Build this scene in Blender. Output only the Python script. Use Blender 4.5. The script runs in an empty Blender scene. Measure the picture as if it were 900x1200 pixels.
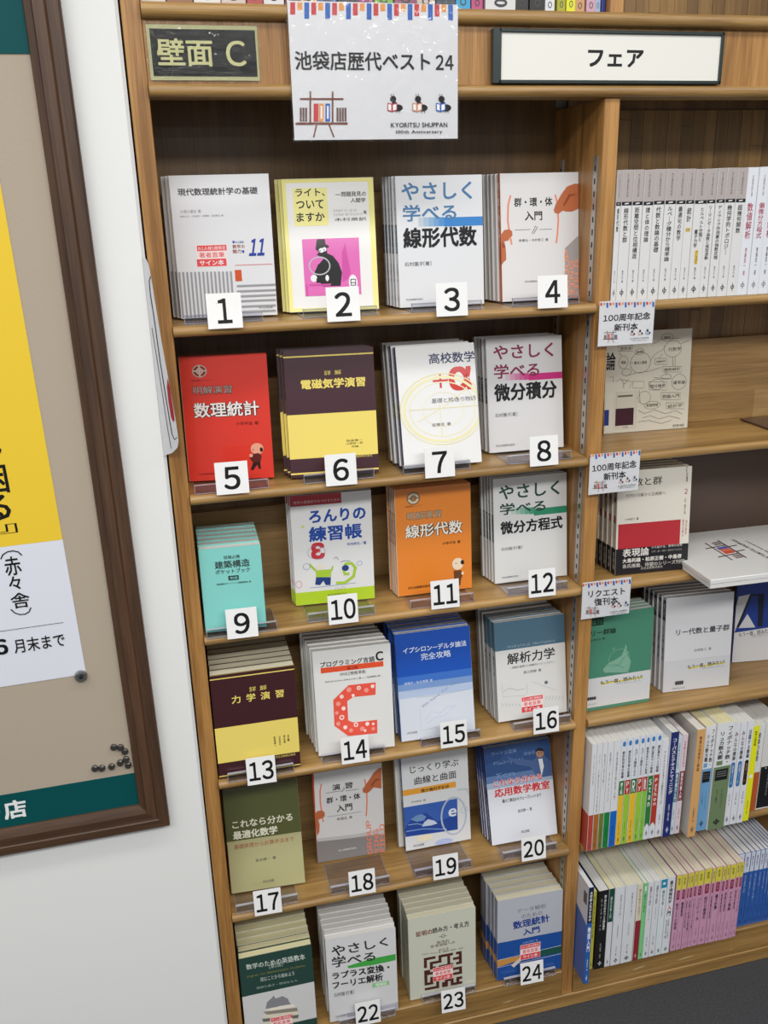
import bpy, bmesh, math, random
from mathutils import Matrix, Vector
random.seed(7)
S = bpy.context.scene
COL = S.collection
# ---------------------------------------------------------------- camera
cam_d = bpy.data.cameras.new('camera'); cam = bpy.data.objects.new('camera', cam_d); COL.objects.link(cam)
r_ = Vector((0.969644, -0.243183, -0.025545)); d_ = Vector((-0.102168, -0.308013, -0.945880)); f_ = Vector((0.222154, 0.919777, -0.323508))
cam.matrix_world = Matrix(((r_.x, -d_.x, -f_.x, -0.01970), (r_.y, -d_.y, -f_.y, -1.41923), (r_.z, -d_.z, -f_.z, 1.71458), (0, 0, 0, 1)))
cam_d.sensor_fit = 'HORIZONTAL'; cam_d.sensor_width = 36; cam_d.lens = 36 * 1050.48 / 900
cam_d.clip_start = 0.02
S.camera = cam
# ---------------------------------------------------------------- exposure, world, ceiling lights
S.view_settings.view_transform = 'Standard'; S.view_settings.look = 'None'
S.cycles.transparent_max_bounces = 40
S.view_settings.gamma = 1; S.view_settings.use_curve_mapping = False
S.view_settings.exposure = 0.17
w = bpy.data.worlds.new('World'); S.world = w; w.use_nodes = True
bg = w.node_tree.nodes['Background']; bg.inputs[0].default_value = (.95, .97, 1, 1); bg.inputs[1].default_value = .25
for (lx, ly, sx, sy, e) in ((.6, -.8, 3.2, .3, 19), (.3, -2.3, 3.6, .5, 78), (-1.6, -1.5, .4, 2.6, 20), (.2, -4.4, 3.6, .4, 22), (.2, -7.2, 3.6, .4, 34)):
    ld = bpy.data.lights.new('ceiling_light', 'AREA'); ld.shape = 'RECTANGLE'; ld.size = sx; ld.size_y = sy; ld.energy = e
    ld.color = (1, .985, .95)
    lo = bpy.data.objects.new('ceiling_light', ld); lo.location = (lx, ly, 2.78); COL.objects.link(lo)
DESIGNS = {
 1: [
  ('T','現代数理統計学の基礎',[0.0808,0.0879,0.8793,0.139],'#4a4a50',3),
  ('T','久保川達也\u3000著',[0.0905,0.2346,0.2944,0.2575],'#8b8b8f',0),
  ('T','新井仁之・小林俊行・斎藤毅・吉田朋広\u3000編',[0.0868,0.2723,0.5162,0.2862],'#8b8b8f',0),
  ('R',[0.2132,0.4808,0.5218,0.6356],'#f3dedd'),
  ('R',[0.2245,0.4844,0.5226,0.5237],'#e0484c'),
  ('T','お１人様１冊限定',[0.2346,0.492,0.5122,0.5169],'#eeeef0',0),
  ('T','著者直筆',[0.2395,0.5335,0.4967,0.5704],'#e0484c',1),
  ('R',[0.2128,0.5802,0.5114,0.632],'#e0484c'),
  ('T','サイン本',[0.2384,0.5876,0.4855,0.6261],'#eeeef0',2),
  ('R',[0.5889,0.4583,0.6096,0.4745],'#2b4fae'),
  ('T','共立講座',[0.6146,0.4597,0.7025,0.4766],'#4966a5',0),
  ('T','数学の',[0.5855,0.485,0.7096,0.5122],'#9b4a3a',1),
  ('T','魅力',[0.5819,0.5182,0.6724,0.5453],'#9b4a3a',1),
  ('R',[0.6799,0.5262,0.7006,0.5443],'#2b4fae'),
  ('T','１１',[0.7451,0.4481,0.9373,0.5686],'#23409f',3,0.18),
  ('R',[0.5973,0.629,0.9821,0.6326],'#d66'),
  ('R',[0.5891,0.6648,0.6565,0.7446],'#cf5228'),
  ('T','共立出版',[0.8094,0.9281,0.9561,0.9501],'#4a4a50',0),
  ('R',[0.0148,0.6653,0.0341,0.9928],'#9a9a9e'),
  ('R',[0.0549,0.6659,0.0741,0.9936],'#9a9a9e'),
  ('R',[0.0949,0.6665,0.1142,0.9943],'#9a9a9e'),
  ('R',[0.135,0.6671,0.1543,0.995],'#9a9a9e'),
  ('R',[0.1751,0.6677,0.1944,0.9958],'#9a9a9e'),
  ('R',[0.2153,0.6683,0.2346,0.9965],'#9a9a9e'),
  ('R',[0.2555,0.6689,0.2748,0.9972],'#9a9a9e'),
  ('R',[0.2957,0.6694,0.3151,0.998],'#9a9a9e'),
  ('R',[0.336,0.67,0.3553,0.9987],'#9a9a9e'),
  ('R',[0.3763,0.6706,0.3957,0.9995],'#9a9a9e'),
  ('R',[0.4166,0.6712,0.436,1.0002],'#9a9a9e'),
  ('R',[0.457,0.6718,0.4764,1.001],'#9a9a9e'),
  ('R',[0.4974,0.6724,0.5168,1.0017],'#9a9a9e'),
  ('R',[0.5379,0.673,0.5573,1.0024],'#9a9a9e'),
  ('R',[0.5995,0.773,1.0036,0.7866],'#9a9a9e'),
  ('R',[0.5954,0.8113,0.9997,0.8249],'#9a9a9e'),
  ('R',[0.5915,0.8477,0.996,0.8614],'#9a9a9e'),
  ('R',[0.5877,0.8825,0.9924,0.8962],'#9a9a9e'),
  ('R',[0.5834,0.9227,0.9884,0.9364],'#9a9a9e'),
  ('R',[0.5793,0.9611,0.9845,0.9749],'#9a9a9e'),
 ],
 2: [
  ('R',[0.0,0,1,0.03],'#f3ec94'),
  ('R',[0,0.97,1,1],'#f3ec94'),
  ('R',[0,0,0.045,1],'#f3ec94'),
  ('R',[0.94,0,1,1],'#f3ec94'),
  ('R',[0.1147,0.0691,0.4869,0.3488],'#f6ef9c'),
  ('T','ライト、',[0.144,0.073,0.4623,0.1308],'#1b1b1f',2),
  ('T','ついて',[0.144,0.1576,0.4438,0.223],'#1b1b1f',2),
  ('T','ますか',[0.1408,0.2505,0.4472,0.3177],'#1b1b1f',2),
  ('T','―問題発見の',[0.5777,0.1018,0.9136,0.1389],'#4a4a50',1),
  ('T','人間学',[0.7419,0.1508,0.9048,0.1848],'#4a4a50',1),
  ('T','ドナルド・Ｃ・ゴース',[0.5486,0.2305,0.7984,0.2525],'#8b8b8f',0),
  ('T','ジェラルド・Ｍ・ワインバーグ',[0.5462,0.2611,0.8639,0.283],'#8b8b8f',0),
  ('T','著',[0.8761,0.246,0.9099,0.2726],'#4a4a50',0),
  ('T','木村泉訳',[0.5517,0.2951,0.9066,0.3219],'#4a4a50',0),
  ('R',[0.1845,0.4477,0.8086,0.88],'#e06cb8'),
  ('P',[(0.6142,0.5568),(0.6566,0.4833),(0.6681,0.5571),(0.6851,0.6354),(0.7022,0.714),(0.6614,0.763),(0.6057,0.7822)],'#cf4fa4'),
  ('P',[(0.3259,0.5258),(0.3426,0.4622),(0.3548,0.4507),(0.4334,0.4511),(0.4415,0.4898),(0.4744,0.5016),(0.4731,0.5171),(0.4502,0.5208),(0.4527,0.5596),(0.5133,0.5794),(0.5714,0.6345),(0.6055,0.7093),(0.5806,0.8117),(0.381,0.8097),(0.3502,0.77),(0.293,0.7105),(0.3376,0.6522),(0.41,0.5982),(0.3336,0.5665),(0.3631,0.5512)],'#1b1b1f'),
  ('E',[0.3898,0.5359,0.0281,0.0174],'#eeeef0'),
  ('E',[0.4242,0.5284,0.0226,0.0155],'#eeeef0'),
  ('E',[0.3754,0.5397,0.007,0.0048],'#1b1b1f'),
  ('E',[0.4211,0.5322,0.007,0.0049],'#1b1b1f'),
  ('C',[0.3602,0.6524,0.1132,0.0665],0.0139,'#b9bcc4'),
  ('E',[0.3602,0.6524,0.0226,0.0156],'#1b1b1f'),
  ('E',[0.2899,0.7458,0.0368,0.0275],'#eeeef0'),
  ('E',[0.4374,0.7471,0.0199,0.0237],'#eeeef0'),
  ('R',[0.3167,0.7465,0.4075,0.7819],'#1b1b1f'),
  ('P',[(0.2295,0.7885),(0.4794,0.7909),(0.4667,0.8066),(0.2394,0.8044)],'#c94f9f'),
  ('E',[0.7225,0.7893,0.0487,0.0614],'#eeeef0'),
  ('R',[0.694,0.7616,0.7542,0.813],'#1b1b1f'),
  ('R',[0.7033,0.7675,0.7463,0.7873],'#eeeef0'),
  ('R',[0.7017,0.7932,0.7447,0.8071],'#eeeef0'),
  ('R',[0.1999,0.7923,0.2169,0.8771],'#cf4fa4'),
 ],
 3: [
  ('R',[0.2505,0.3115,0.3096,0.3798],'#c3cfdb'),
  ('R',[0.3096,0.3122,0.3688,0.3806],'#a8c1d9'),
  ('R',[0.3688,0.3128,0.4282,0.3813],'#8db3d6'),
  ('R',[0.4282,0.3135,0.4877,0.3821],'#72a4d3'),
  ('R',[0.4877,0.3142,0.5474,0.3829],'#5795d0'),
  ('R',[0.5474,0.3171,1.0001,0.3862],'#3c86cd'),
  ('T','やさしく',[0.0702,0.0495,0.8799,0.1827],'#4f7fae',2),
  ('T','学べる',[0.0743,0.2149,0.6923,0.3403],'#4f7fae',2),
  ('T','線形代数',[0.0681,0.3868,0.9273,0.5442],'#1b1b1f',3),
  ('T','石村園子［著］',[0.0735,0.6482,0.3817,0.6804],'#4a4a50',0),
  ('T','共立出版株式会社',[0.0755,0.9316,0.2721,0.947],'#1b1b1f',0),
 ],
 4: [
  ('P',[(0.9962,0.4979),(0.993,0.9954),(0.8186,0.9967),(0.8217,0.5937)],'#a9a2a2'),
  ('T','群・環・体',[0.1763,0.1878,0.6623,0.2575],'#1b1b1f',2),
  ('T','入門',[0.3079,0.2946,0.5305,0.3659],'#1b1b1f',2),
  ('R',[0.177,0.4343,0.3785,0.4375],'#4a4a50'),
  ('R',[0.4882,0.4372,0.6535,0.4404],'#4a4a50'),
  ('L',[(0.3953,0.4699),(0.4439,0.4101),(0.4678,0.4189),(0.4193,0.4702)],0.0068,'#4a4a50'),
  ('T','新妻弘・木村哲三\u3000著',[0.2306,0.509,0.6044,0.5306],'#4a4a50',0),
  ('T','共立出版株式会社',[0.2951,0.839,0.491,0.8554],'#4a4a50',0),
  ('L',[(0.1328,0.1671),(0.1013,0.2418),(0.093,0.3595),(0.112,0.467),(0.1381,0.549)],0.0205,'#ef8f72'),
  ('L',[(0.7007,0.1707),(0.7276,0.2464),(0.737,0.3653),(0.7257,0.4734),(0.7077,0.5512)],0.0205,'#ef8f72'),
  ('P',[(0.9989,0.0904),(0.9468,0.0901),(0.8496,0.1112),(0.7801,0.1669),(0.7035,0.2462),(0.6789,0.2892),(0.6925,0.313),(0.7443,0.32),(0.7929,0.2966),(0.8447,0.3056),(0.9175,0.3062),(0.9976,0.2852)],'#bd6a42'),
  ('P',[(0.9983,0.1726),(0.8941,0.1892),(0.8487,0.2365),(0.8069,0.2707),(0.8001,0.2534),(0.842,0.2018),(0.8769,0.1675)],'#98492c'),
  ('P',[(0.0067,0.4659),(0.0445,0.4341),(0.1091,0.4283),(0.1463,0.4459),(0.1458,0.4803),(0.1116,0.4949),(0.0978,0.5141),(0.0433,0.5221),(0.0563,0.5631),(0.0624,0.6169),(0.0617,0.6685),(0.0275,0.6853),(0.0034,0.7065)],'#bd6a42'),
  ('P',[(0.0127,0.5261),(0.0564,0.5609),(0.0425,0.5779),(0.0122,0.5647)],'#98492c'),
  ('V','ＧＲＯＵＰ',[0.8131,0.6092,0.8722,0.9905],'#ef9f7f',3,1),
  ('V','ＲＩＮＧ',[0.8789,0.6971,0.9346,0.9917],'#ef9f7f',3,1),
  ('V','ＦＩＥＬＤ',[0.9416,0.6892,0.9975,0.9928],'#ef9f7f',3,1),
 ],
 5: [
  ('E',[0.2282,0.1116,0.0839,0.0506],'#b9a79a'),
  ('E',[0.2282,0.1116,0.0704,0.0412],'#8a1f18'),
  ('E',[0.2282,0.1116,0.0433,0.0262],'#c9b7a8'),
  ('E',[0.2282,0.1116,0.0243,0.015],'#c0271c'),
  ('R',[0.1528,0.1041,0.3042,0.1153],'#c9b7a8'),
  ('R',[0.2174,0.0667,0.239,0.1566],'#c9b7a8'),
  ('T','明解演習シリーズ\u3000３',[0.1271,0.1766,0.3548,0.1917],'#5a1713',0),
  ('T','明解演習',[0.1335,0.2285,0.5858,0.2984],'#2a0f0d',3),
  ('T','明解演習',[0.139,0.2322,0.5804,0.2927],'#b9aaa4',0),
  ('T','数理統計',[0.1216,0.363,0.8853,0.4852],'#2a0f0d',5),
  ('T','数理統計',[0.1273,0.3621,0.8772,0.4822],'#f4ecea',2),
  ('T','小寺平治\u3000著',[0.5958,0.5287,0.8592,0.5568],'#7a1a14',1),
  ('E',[0.8227,0.7549,0.0755,0.047],'#e9a58a'),
  ('E',[0.8722,0.7639,0.0196,0.0195],'#3a1512'),
  ('L',[(0.7664,0.7576),(0.7855,0.7619)],0.0082,'#3a1512'),
  ('P',[(0.7537,0.7965),(0.8385,0.7906),(0.8696,0.8149),(0.8532,0.8637),(0.7579,0.8614),(0.728,0.8273)],'#5b1a15'),
  ('P',[(0.7691,0.8617),(0.8475,0.8636),(0.8527,0.9209),(0.8298,0.9243),(0.8116,0.8844),(0.7616,0.9306),(0.7284,0.9258)],'#2d1010'),
  ('E',[0.7469,0.8081,0.0223,0.0137],'#e9a58a'),
  ('T','共立出版株式会社',[0.1241,0.9351,0.3067,0.9501],'#3a1010',0),
 ],
 6: [
  ('R',[0,0.5,1,0.85],'#efd970'),
  ('R',[0,0.045,1,0.056],'#efd970'),
  ('R',[0,0.962,1,0.975],'#efd970'),
  ('T','詳\u3000解',[0.4424,0.1666,0.6299,0.203],'#efd970',0),
  ('T','電磁気学演習',[0.1765,0.2286,0.8927,0.3056],'#efd970',3),
  ('T','後藤憲一',[0.644,0.7195,0.8326,0.7386],'#1b1b1f',0),
  ('T','山崎修一郎',[0.6422,0.7424,0.8309,0.7616],'#1b1b1f',0),
  ('T','共編',[0.6993,0.7676,0.7803,0.7868],'#1b1b1f',0),
  ('T','共立出版株式会社',[0.6825,0.8474,0.9325,0.8679],'#efd970',0),
 ],
 7: [
  ('T','高校数学',[0.414,0.0685,0.9987,0.1578],'#2b3563',2),
  ('T','＋',[0.4436,0.2361,0.6379,0.3574],'#cf3a36',2),
  ('T','α',[0.6462,0.1894,0.9447,0.3897],'#cf3a36',3),
  ('T','基礎と論理の物語',[0.4102,0.4397,0.9769,0.4802],'#55555e',0),
  ('C',[0.5492,0.5335,0.4904,0.2659],0.0335,'#ece5b8'),
  ('C',[0.5492,0.5335,0.5397,0.2945],0.0134,'#e6dea8'),
  ('C',[0.5492,0.5335,0.4181,0.2249],0.0134,'#eee8c4'),
  ('C',[0.5492,0.5335,0.2608,0.1423],0.0101,'#efe9cb'),
  ('R',[0.1134,0.5212,1.0079,0.5275],'#e6dea8'),
  ('R',[0.5078,0.49,0.5175,0.7612],'#ece5b8'),
  ('L',[(0.2174,0.6236),(0.5508,0.5166),(0.8622,0.3757)],0.0101,'#ece5b8'),
  ('T','宮腰忠\u3000著',[0.3953,0.6457,0.6339,0.6727],'#4a4a50',0),
 ],
 8: [
  ('R',[0.2438,0.3074,0.3051,0.366],'#dbc0ce'),
  ('R',[0.3051,0.3092,0.3664,0.3678],'#d9a3bf'),
  ('R',[0.3664,0.3109,0.4276,0.3695],'#d786b0'),
  ('R',[0.4276,0.3127,0.4887,0.3712],'#d469a0'),
  ('R',[0.4887,0.3144,0.5498,0.3729],'#d24b91'),
  ('R',[0.5498,0.3218,1.0063,0.3802],'#cf2d82'),
  ('T','やさしく',[0.0953,0.0604,0.8872,0.1828],'#8a2c52',2),
  ('T','学べる',[0.0956,0.2243,0.6934,0.3482],'#8a2c52',2),
  ('T','微分積分',[0.0887,0.3931,0.9223,0.5494],'#1b1b1f',3),
  ('T','石村園子［著］',[0.0911,0.6515,0.3842,0.6853],'#4a4a50',0),
  ('T','共立出版株式会社',[0.0877,0.9305,0.3425,0.9506],'#1b1b1f',0),
 ],
 9: [
  ('T','現場必携',[0.3905,0.0979,0.6544,0.1422],'#33413f',1),
  ('T','建築構造',[0.2426,0.1559,0.8059,0.2473],'#2c3a3a',2),
  ('T','ポケットブック',[0.2447,0.2572,0.8012,0.3115],'#2c3a3a',2),
  ('R',[0.4428,0.3403,0.612,0.3953],'#2c3a3a'),
  ('T','第６版',[0.4709,0.3524,0.5908,0.3837],'#7fd0c8',1),
  ('T','建築構造ポケットブック編集委員会\u3000編',[0.2475,0.4185,0.8012,0.4405],'#33413f',1),
 ],
 10: [
  ('R',[0.0059,-0.0024,0.6316,0.0944],'#b32a38'),
  ('T','数学の基礎体力をつけるための',[0.0496,0.0488,0.6145,0.0758],'#e9c9c9',0),
  ('T','ろんりの',[0.2258,0.1388,0.9248,0.256],'#1d49a0',3),
  ('T','練習帳',[0.2129,0.2872,0.8693,0.4258],'#1d49a0',3),
  ('T','中内伸光／著',[0.6782,0.458,0.918,0.4868],'#1d49a0',1),
  ('R',[0,0.88,1,1],'#b5d52e'),
  ('T','共立出版株式会社',[0.4001,0.9158,0.6476,0.937],'#333',0),
  ('T','ε',[0.2266,0.4321,0.3969,0.5857],'#c8323c',3),
  ('E',[0.3233,0.6596,0.0489,0.0282],'#e6ddd0'),
  ('R',[0.2726,0.6868,0.4579,0.7556],'#a9cb3a'),
  ('P',[(0.2699,0.7495),(0.4554,0.7618),(0.4447,0.8347),(0.3845,0.8307),(0.3602,0.7881),(0.3134,0.8259),(0.2537,0.8178)],'#27407f'),
  ('P',[(0.2041,0.6154),(0.2756,0.6767),(0.2788,0.7053),(0.1913,0.6388)],'#a9cb3a'),
  ('P',[(0.4576,0.6927),(0.485,0.654),(0.4953,0.6627),(0.4695,0.7179)],'#a9cb3a'),
  ('L',[(0.5173,0.8191),(0.6271,0.8264),(0.7409,0.7726),(0.7679,0.6928),(0.7212,0.6491),(0.6525,0.6487),(0.6143,0.6868),(0.6325,0.745),(0.6876,0.7445)],0.0374,'#a9cb3a'),
  ('E',[0.6417,0.6886,0.0438,0.0283],'#27407f'),
  ('C',[0.2931,0.5206,0.1082,0.06],0.004,'#7a8fc0'),
  ('C',[0.1611,0.6429,0.0433,0.0282],0.0053,'#7a8fc0'),
  ('L',[(0.186,0.8419),(0.4056,0.8423),(0.7646,0.8357)],0.008,'#9ab0d0'),
  ('L',[(0.5002,0.5943),(0.5342,0.5763),(0.5595,0.6062)],0.0053,'#27407f'),
  ('L',[(0.5852,0.6301),(0.6407,0.6195),(0.7088,0.628)],0.0053,'#27407f'),
  ('C',[0.8225,0.6557,0.0329,0.0202],0.0053,'#7a8fc0'),
  ('C',[0.0525,0.8022,0.038,0.0325],0.008,'#dca0b0'),
  ('E',[0.1423,0.2783,0.0214,0.0137],'#d5dc8a'),
  ('C',[0.5243,0.877,0.0248,0.0123],0.004,'#aab'),
  ('C',[0.6018,0.874,0.0248,0.0123],0.004,'#aab'),
 ],
 11: [
  ('E',[0.2459,0.0949,0.0863,0.0584],'#6d5a40'),
  ('E',[0.2459,0.0949,0.073,0.0491],'#d9cbb0'),
  ('E',[0.2459,0.0949,0.0431,0.028],'#7a6a50'),
  ('E',[0.2459,0.0949,0.0199,0.014],'#e8872e'),
  ('R',[0.1763,0.088,0.319,0.0996],'#7a6a50'),
  ('T','明解演習シリーズ\u3000１',[0.1388,0.1581,0.3651,0.1733],'#5a3a12',0),
  ('T','明解演習',[0.1536,0.2201,0.6096,0.2941],'#33200c',3),
  ('T','明解演習',[0.1603,0.2239,0.6028,0.2903],'#cdbb9f',0),
  ('T','線形代数',[0.1254,0.337,0.8901,0.4627],'#2a1a0a',5),
  ('T','線形代数',[0.1288,0.3369,0.8833,0.4601],'#f4ece0',2),
  ('T','小寺平治\u3000著',[0.6091,0.5278,0.8521,0.5547],'#4a2c0c',1),
  ('E',[0.8112,0.7517,0.0762,0.0573],'#f0dcc0'),
  ('E',[0.874,0.7414,0.0243,0.0223],'#2a1a10'),
  ('L',[(0.7768,0.7443),(0.7975,0.7458)],0.0083,'#2a1a10'),
  ('P',[(0.7537,0.8125),(0.851,0.8146),(0.8778,0.8517),(0.8554,0.9004),(0.7579,0.8931)],'#6b3f1e'),
  ('P',[(0.7683,0.8939),(0.8484,0.8999),(0.8395,0.9625),(0.8116,0.9604),(0.8025,0.9167),(0.7836,0.9583),(0.7627,0.9567)],'#4a2a14'),
  ('E',[0.8744,0.8464,0.0174,0.0151],'#f0dcc0'),
  ('T','共立出版株式会社',[0.1363,0.9158,0.4359,0.9409],'#2a1a0a',1),
 ],
 12: [
  ('R',[0.2413,0.2841,0.3024,0.3483],'#c0d0ca'),
  ('R',[0.3024,0.2882,0.3635,0.3524],'#a3c3b7'),
  ('R',[0.3635,0.2923,0.4245,0.3565],'#86b6a4'),
  ('R',[0.4245,0.2964,0.4856,0.3606],'#69a990'),
  ('R',[0.4856,0.3004,0.5467,0.3647],'#4c9b7d'),
  ('R',[0.5467,0.3178,1.0053,0.382],'#2f8e6a'),
  ('T','やさしく',[0.0802,0.0686,0.901,0.2032],'#23493f',2),
  ('T','学べる',[0.0867,0.2382,0.7084,0.3468],'#23493f',2),
  ('T','微分方程式',[0.0897,0.4081,0.941,0.5319],'#1b1b1f',3),
  ('T','石村園子［著］',[0.0949,0.6561,0.3826,0.6865],'#4a4a50',0),
  ('T','共立出版株式会社',[0.0955,0.9372,0.3214,0.9558],'#1b1b1f',0),
 ],
 13: [
  ('R',[0,0.0,1,0.004],'#efd970'),
  ('R',[0,0.035,1,0.045],'#efd970'),
  ('R',[0,0.505,1,0.85],'#efd970'),
  ('R',[0,0.975,1,0.985],'#efd970'),
  ('T','詳\u3000解',[0.4481,0.1522,0.6546,0.1991],'#efd970',0),
  ('T','力学演習',[0.2316,0.2151,0.8534,0.2905],'#efd970',2,0,1),
  ('V','後藤憲一',[0.6916,0.6614,0.7159,0.7594],'#1b1b1f',1),
  ('V','山本邦夫',[0.7517,0.6618,0.7759,0.7575],'#1b1b1f',1),
  ('V','神吉健',[0.8094,0.6619,0.8336,0.7419],'#1b1b1f',1),
  ('V','共編',[0.8587,0.6633,0.8829,0.7299],'#1b1b1f',1),
  ('T','共立出版株式会社',[0.6973,0.8572,0.9435,0.8809],'#efd970',0),
 ],
 14: [
  ('T','プログラミング言語',[0.0942,0.1064,0.7919,0.1593],'#1b1b1f',2),
  ('T','Ｃ',[0.8046,0.0669,0.9067,0.155],'#1b1b1f',3),
  ('R',[0.0967,0.1614,0.8994,0.2115],'#e4532f'),
  ('T','第２版',[0.43,0.1751,0.5712,0.2078],'#7a1d10',1),
  ('T','ＡＮＳＩ規格準拠',[0.3332,0.2231,0.6656,0.2581],'#1b1b1f',0),
  ('R',[0.1353,0.2973,0.8616,0.2999],'#8b8b8f'),
  ('T','Ｂ．Ｗ．カーニハン／Ｄ．Ｍ．リッチー\u3000著',[0.1492,0.2864,0.6018,0.3051],'#4a4a50',0),
  ('T','石田晴久\u3000訳',[0.6782,0.2861,0.8513,0.3057],'#4a4a50',0),
  ('P',[(0.7875,0.3553),(0.4365,0.3514),(0.2318,0.475),(0.2266,0.7244),(0.3974,0.8394),(0.7775,0.849),(0.7836,0.7171),(0.4708,0.7133),(0.4077,0.6875),(0.4085,0.5019),(0.4874,0.4697),(0.7793,0.4738)],'#ec5a48'),
  ('E',[0.3414,0.4522,0.0263,0.0195],'#f9d6d0'),
  ('E',[0.4394,0.3954,0.0322,0.0239],'#f39c90'),
  ('E',[0.567,0.389,0.0266,0.0197],'#fbe3df'),
  ('E',[0.6632,0.4194,0.0297,0.0219],'#f39c90'),
  ('E',[0.7461,0.3892,0.0239,0.0176],'#fbe3df'),
  ('E',[0.2931,0.5175,0.0291,0.0217],'#f39c90'),
  ('E',[0.3571,0.567,0.0263,0.0196],'#fbe3df'),
  ('E',[0.2669,0.6022,0.0232,0.0173],'#f39c90'),
  ('E',[0.3279,0.6515,0.0321,0.0238],'#fbe3df'),
  ('E',[0.3279,0.6515,0.0175,0.013],'#ec5a48'),
  ('E',[0.2773,0.7076,0.0261,0.0195],'#f39c90'),
  ('E',[0.3652,0.7511,0.0262,0.0195],'#fbe3df'),
  ('E',[0.4362,0.7886,0.0263,0.0196],'#f39c90'),
  ('E',[0.5046,0.7385,0.0294,0.0217],'#fbe3df'),
  ('E',[0.5046,0.7385,0.0147,0.0109],'#ec5a48'),
  ('E',[0.5844,0.7858,0.0296,0.0218],'#f39c90'),
  ('E',[0.6528,0.7441,0.0267,0.0197],'#fbe3df'),
  ('E',[0.7268,0.7998,0.0238,0.0175],'#f39c90'),
  ('E',[0.4885,0.4544,0.0206,0.0153],'#fbe3df'),
  ('E',[0.567,0.389,0.0118,0.0088],'#ec5a48'),
  ('E',[0.6187,0.8067,0.0178,0.0131],'#fbe3df'),
  ('E',[0.7301,0.7517,0.0179,0.0131],'#fbe3df'),
 ],
 15: [
  ('R',[0,0,1,0.4],'#1450b4'),
  ('R',[0,0.4,1,0.47],'#3a6fc4'),
  ('R',[0,0.47,1,0.53],'#7798cc'),
  ('R',[0,0.53,1,0.6],'#b3c3e0'),
  ('T','イプシロン－デルタ論法',[0.1003,0.1333,0.9459,0.1882],'#dfe8f5',2),
  ('T','完全攻略',[0.3304,0.203,0.7299,0.2678],'#dfe8f5',1),
  ('T','原惟行・松永秀章\u3000著',[0.0901,0.4509,0.4646,0.476],'#dfe8f5',0),
  ('L',[(0.2767,0.7083),(0.2739,0.9206),(0.7532,0.892)],0.0048,'#c0c6d0'),
  ('L',[(0.3339,0.8298),(0.422,0.7536),(0.5343,0.7846),(0.6349,0.7335),(0.7632,0.7311)],0.0048,'#b8c4d8'),
  ('L',[(0.3478,0.8661),(0.4669,0.8151),(0.5974,0.8121),(0.7308,0.7403)],0.0048,'#b8c4d8'),
  ('TQ','Ｗｅ\u3000ｈａｖｅ\u3000ｆｏｒ\u3000ａｎｙ\u3000ε',[(0.295,0.6862),(0.8429,0.4637),(0.8601,0.4922),(0.3159,0.7158)],'#7d93bd',0),
  ('L',[(0.0895,0.5372),(0.3552,0.5437),(0.6802,0.5323),(0.9487,0.5287)],0.0038,'#9ab'),
  ('L',[(0.2513,0.6057),(0.5137,0.6114),(0.9449,0.5962)],0.0038,'#9ab'),
  ('T','共立出版',[0.0852,0.9153,0.2196,0.9372],'#4a4a50',0),
 ],
 16: [
  ('R',[0,0,1,0.285],'#4f7187'),
  ('T','Ａｎａｌｙｔｉｃａｌ\u3000Ｍｅｃｈａｎｉｃｓ',[0.1755,0.2394,0.8538,0.2745],'#9db0bd',0),
  ('T','解析力学',[0.1681,0.3202,0.8476,0.4326],'#2b2b30',2),
  ('T','―基礎の基礎から発展的なトピックまで―',[0.1963,0.4563,0.8502,0.48],'#4a4a50',0),
  ('T','渡辺悠樹\u3000著',[0.387,0.5178,0.6446,0.5463],'#4a4a50',0),
  ('L',[(0.0769,0.6079),(0.0849,0.746),(0.4107,0.7681)],0.0041,'#a8b0b8'),
  ('L',[(0.0881,0.6964),(0.1751,0.6679),(0.2932,0.7002),(0.4044,0.6965)],0.0052,'#8b98a5'),
  ('L',[(0.4284,0.6434),(0.4357,0.7581)],0.0041,'#a8b0b8'),
  ('L',[(0.5055,0.6385),(0.8548,0.7637)],0.0041,'#a8b0b8'),
  ('E',[0.7091,0.6666,0.0248,0.0178],'#5d6d7a'),
  ('L',[(0.0637,0.8114),(0.0888,0.8443)],0.0041,'#8b98a5'),
  ('L',[(0.1111,0.8166),(0.1363,0.8496)],0.0041,'#8b98a5'),
  ('L',[(0.1586,0.8218),(0.1839,0.8548)],0.0041,'#8b98a5'),
  ('L',[(0.2062,0.827),(0.2317,0.8602)],0.0041,'#8b98a5'),
  ('L',[(0.2541,0.8323),(0.2798,0.8655)],0.0041,'#8b98a5'),
  ('L',[(0.3022,0.8376),(0.328,0.8708)],0.0041,'#8b98a5'),
  ('L',[(0.6889,0.8439),(0.7196,0.8061)],0.0041,'#8b98a5'),
  ('L',[(0.7352,0.8489),(0.7659,0.811)],0.0041,'#8b98a5'),
  ('L',[(0.7817,0.854),(0.8125,0.816)],0.0041,'#8b98a5'),
  ('L',[(0.8283,0.859),(0.8592,0.8209)],0.0041,'#8b98a5'),
  ('L',[(0.8752,0.8641),(0.9061,0.8259)],0.0041,'#8b98a5'),
  ('L',[(0.9222,0.8691),(0.9532,0.8309)],0.0041,'#8b98a5'),
  ('R',[0.34,0.7803,0.6549,0.9428],'#f3dedd'),
  ('R',[0.3502,0.7853,0.6509,0.8259],'#e0484c'),
  ('T','お１人様１冊限定',[0.364,0.7935,0.6367,0.8187],'#eeeef0',0),
  ('T','著者直筆',[0.375,0.836,0.6199,0.8741],'#e0484c',1),
  ('R',[0.344,0.8843,0.6452,0.9377],'#e0484c'),
  ('T','サイン本',[0.3786,0.8924,0.6097,0.9311],'#eeeef0',2),
 ],
 17: [
  ('R',[0,0,1,0.5],'#54592f'),
  ('R',[0,0.5,1,0.53],'#b4ae83'),
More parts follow.
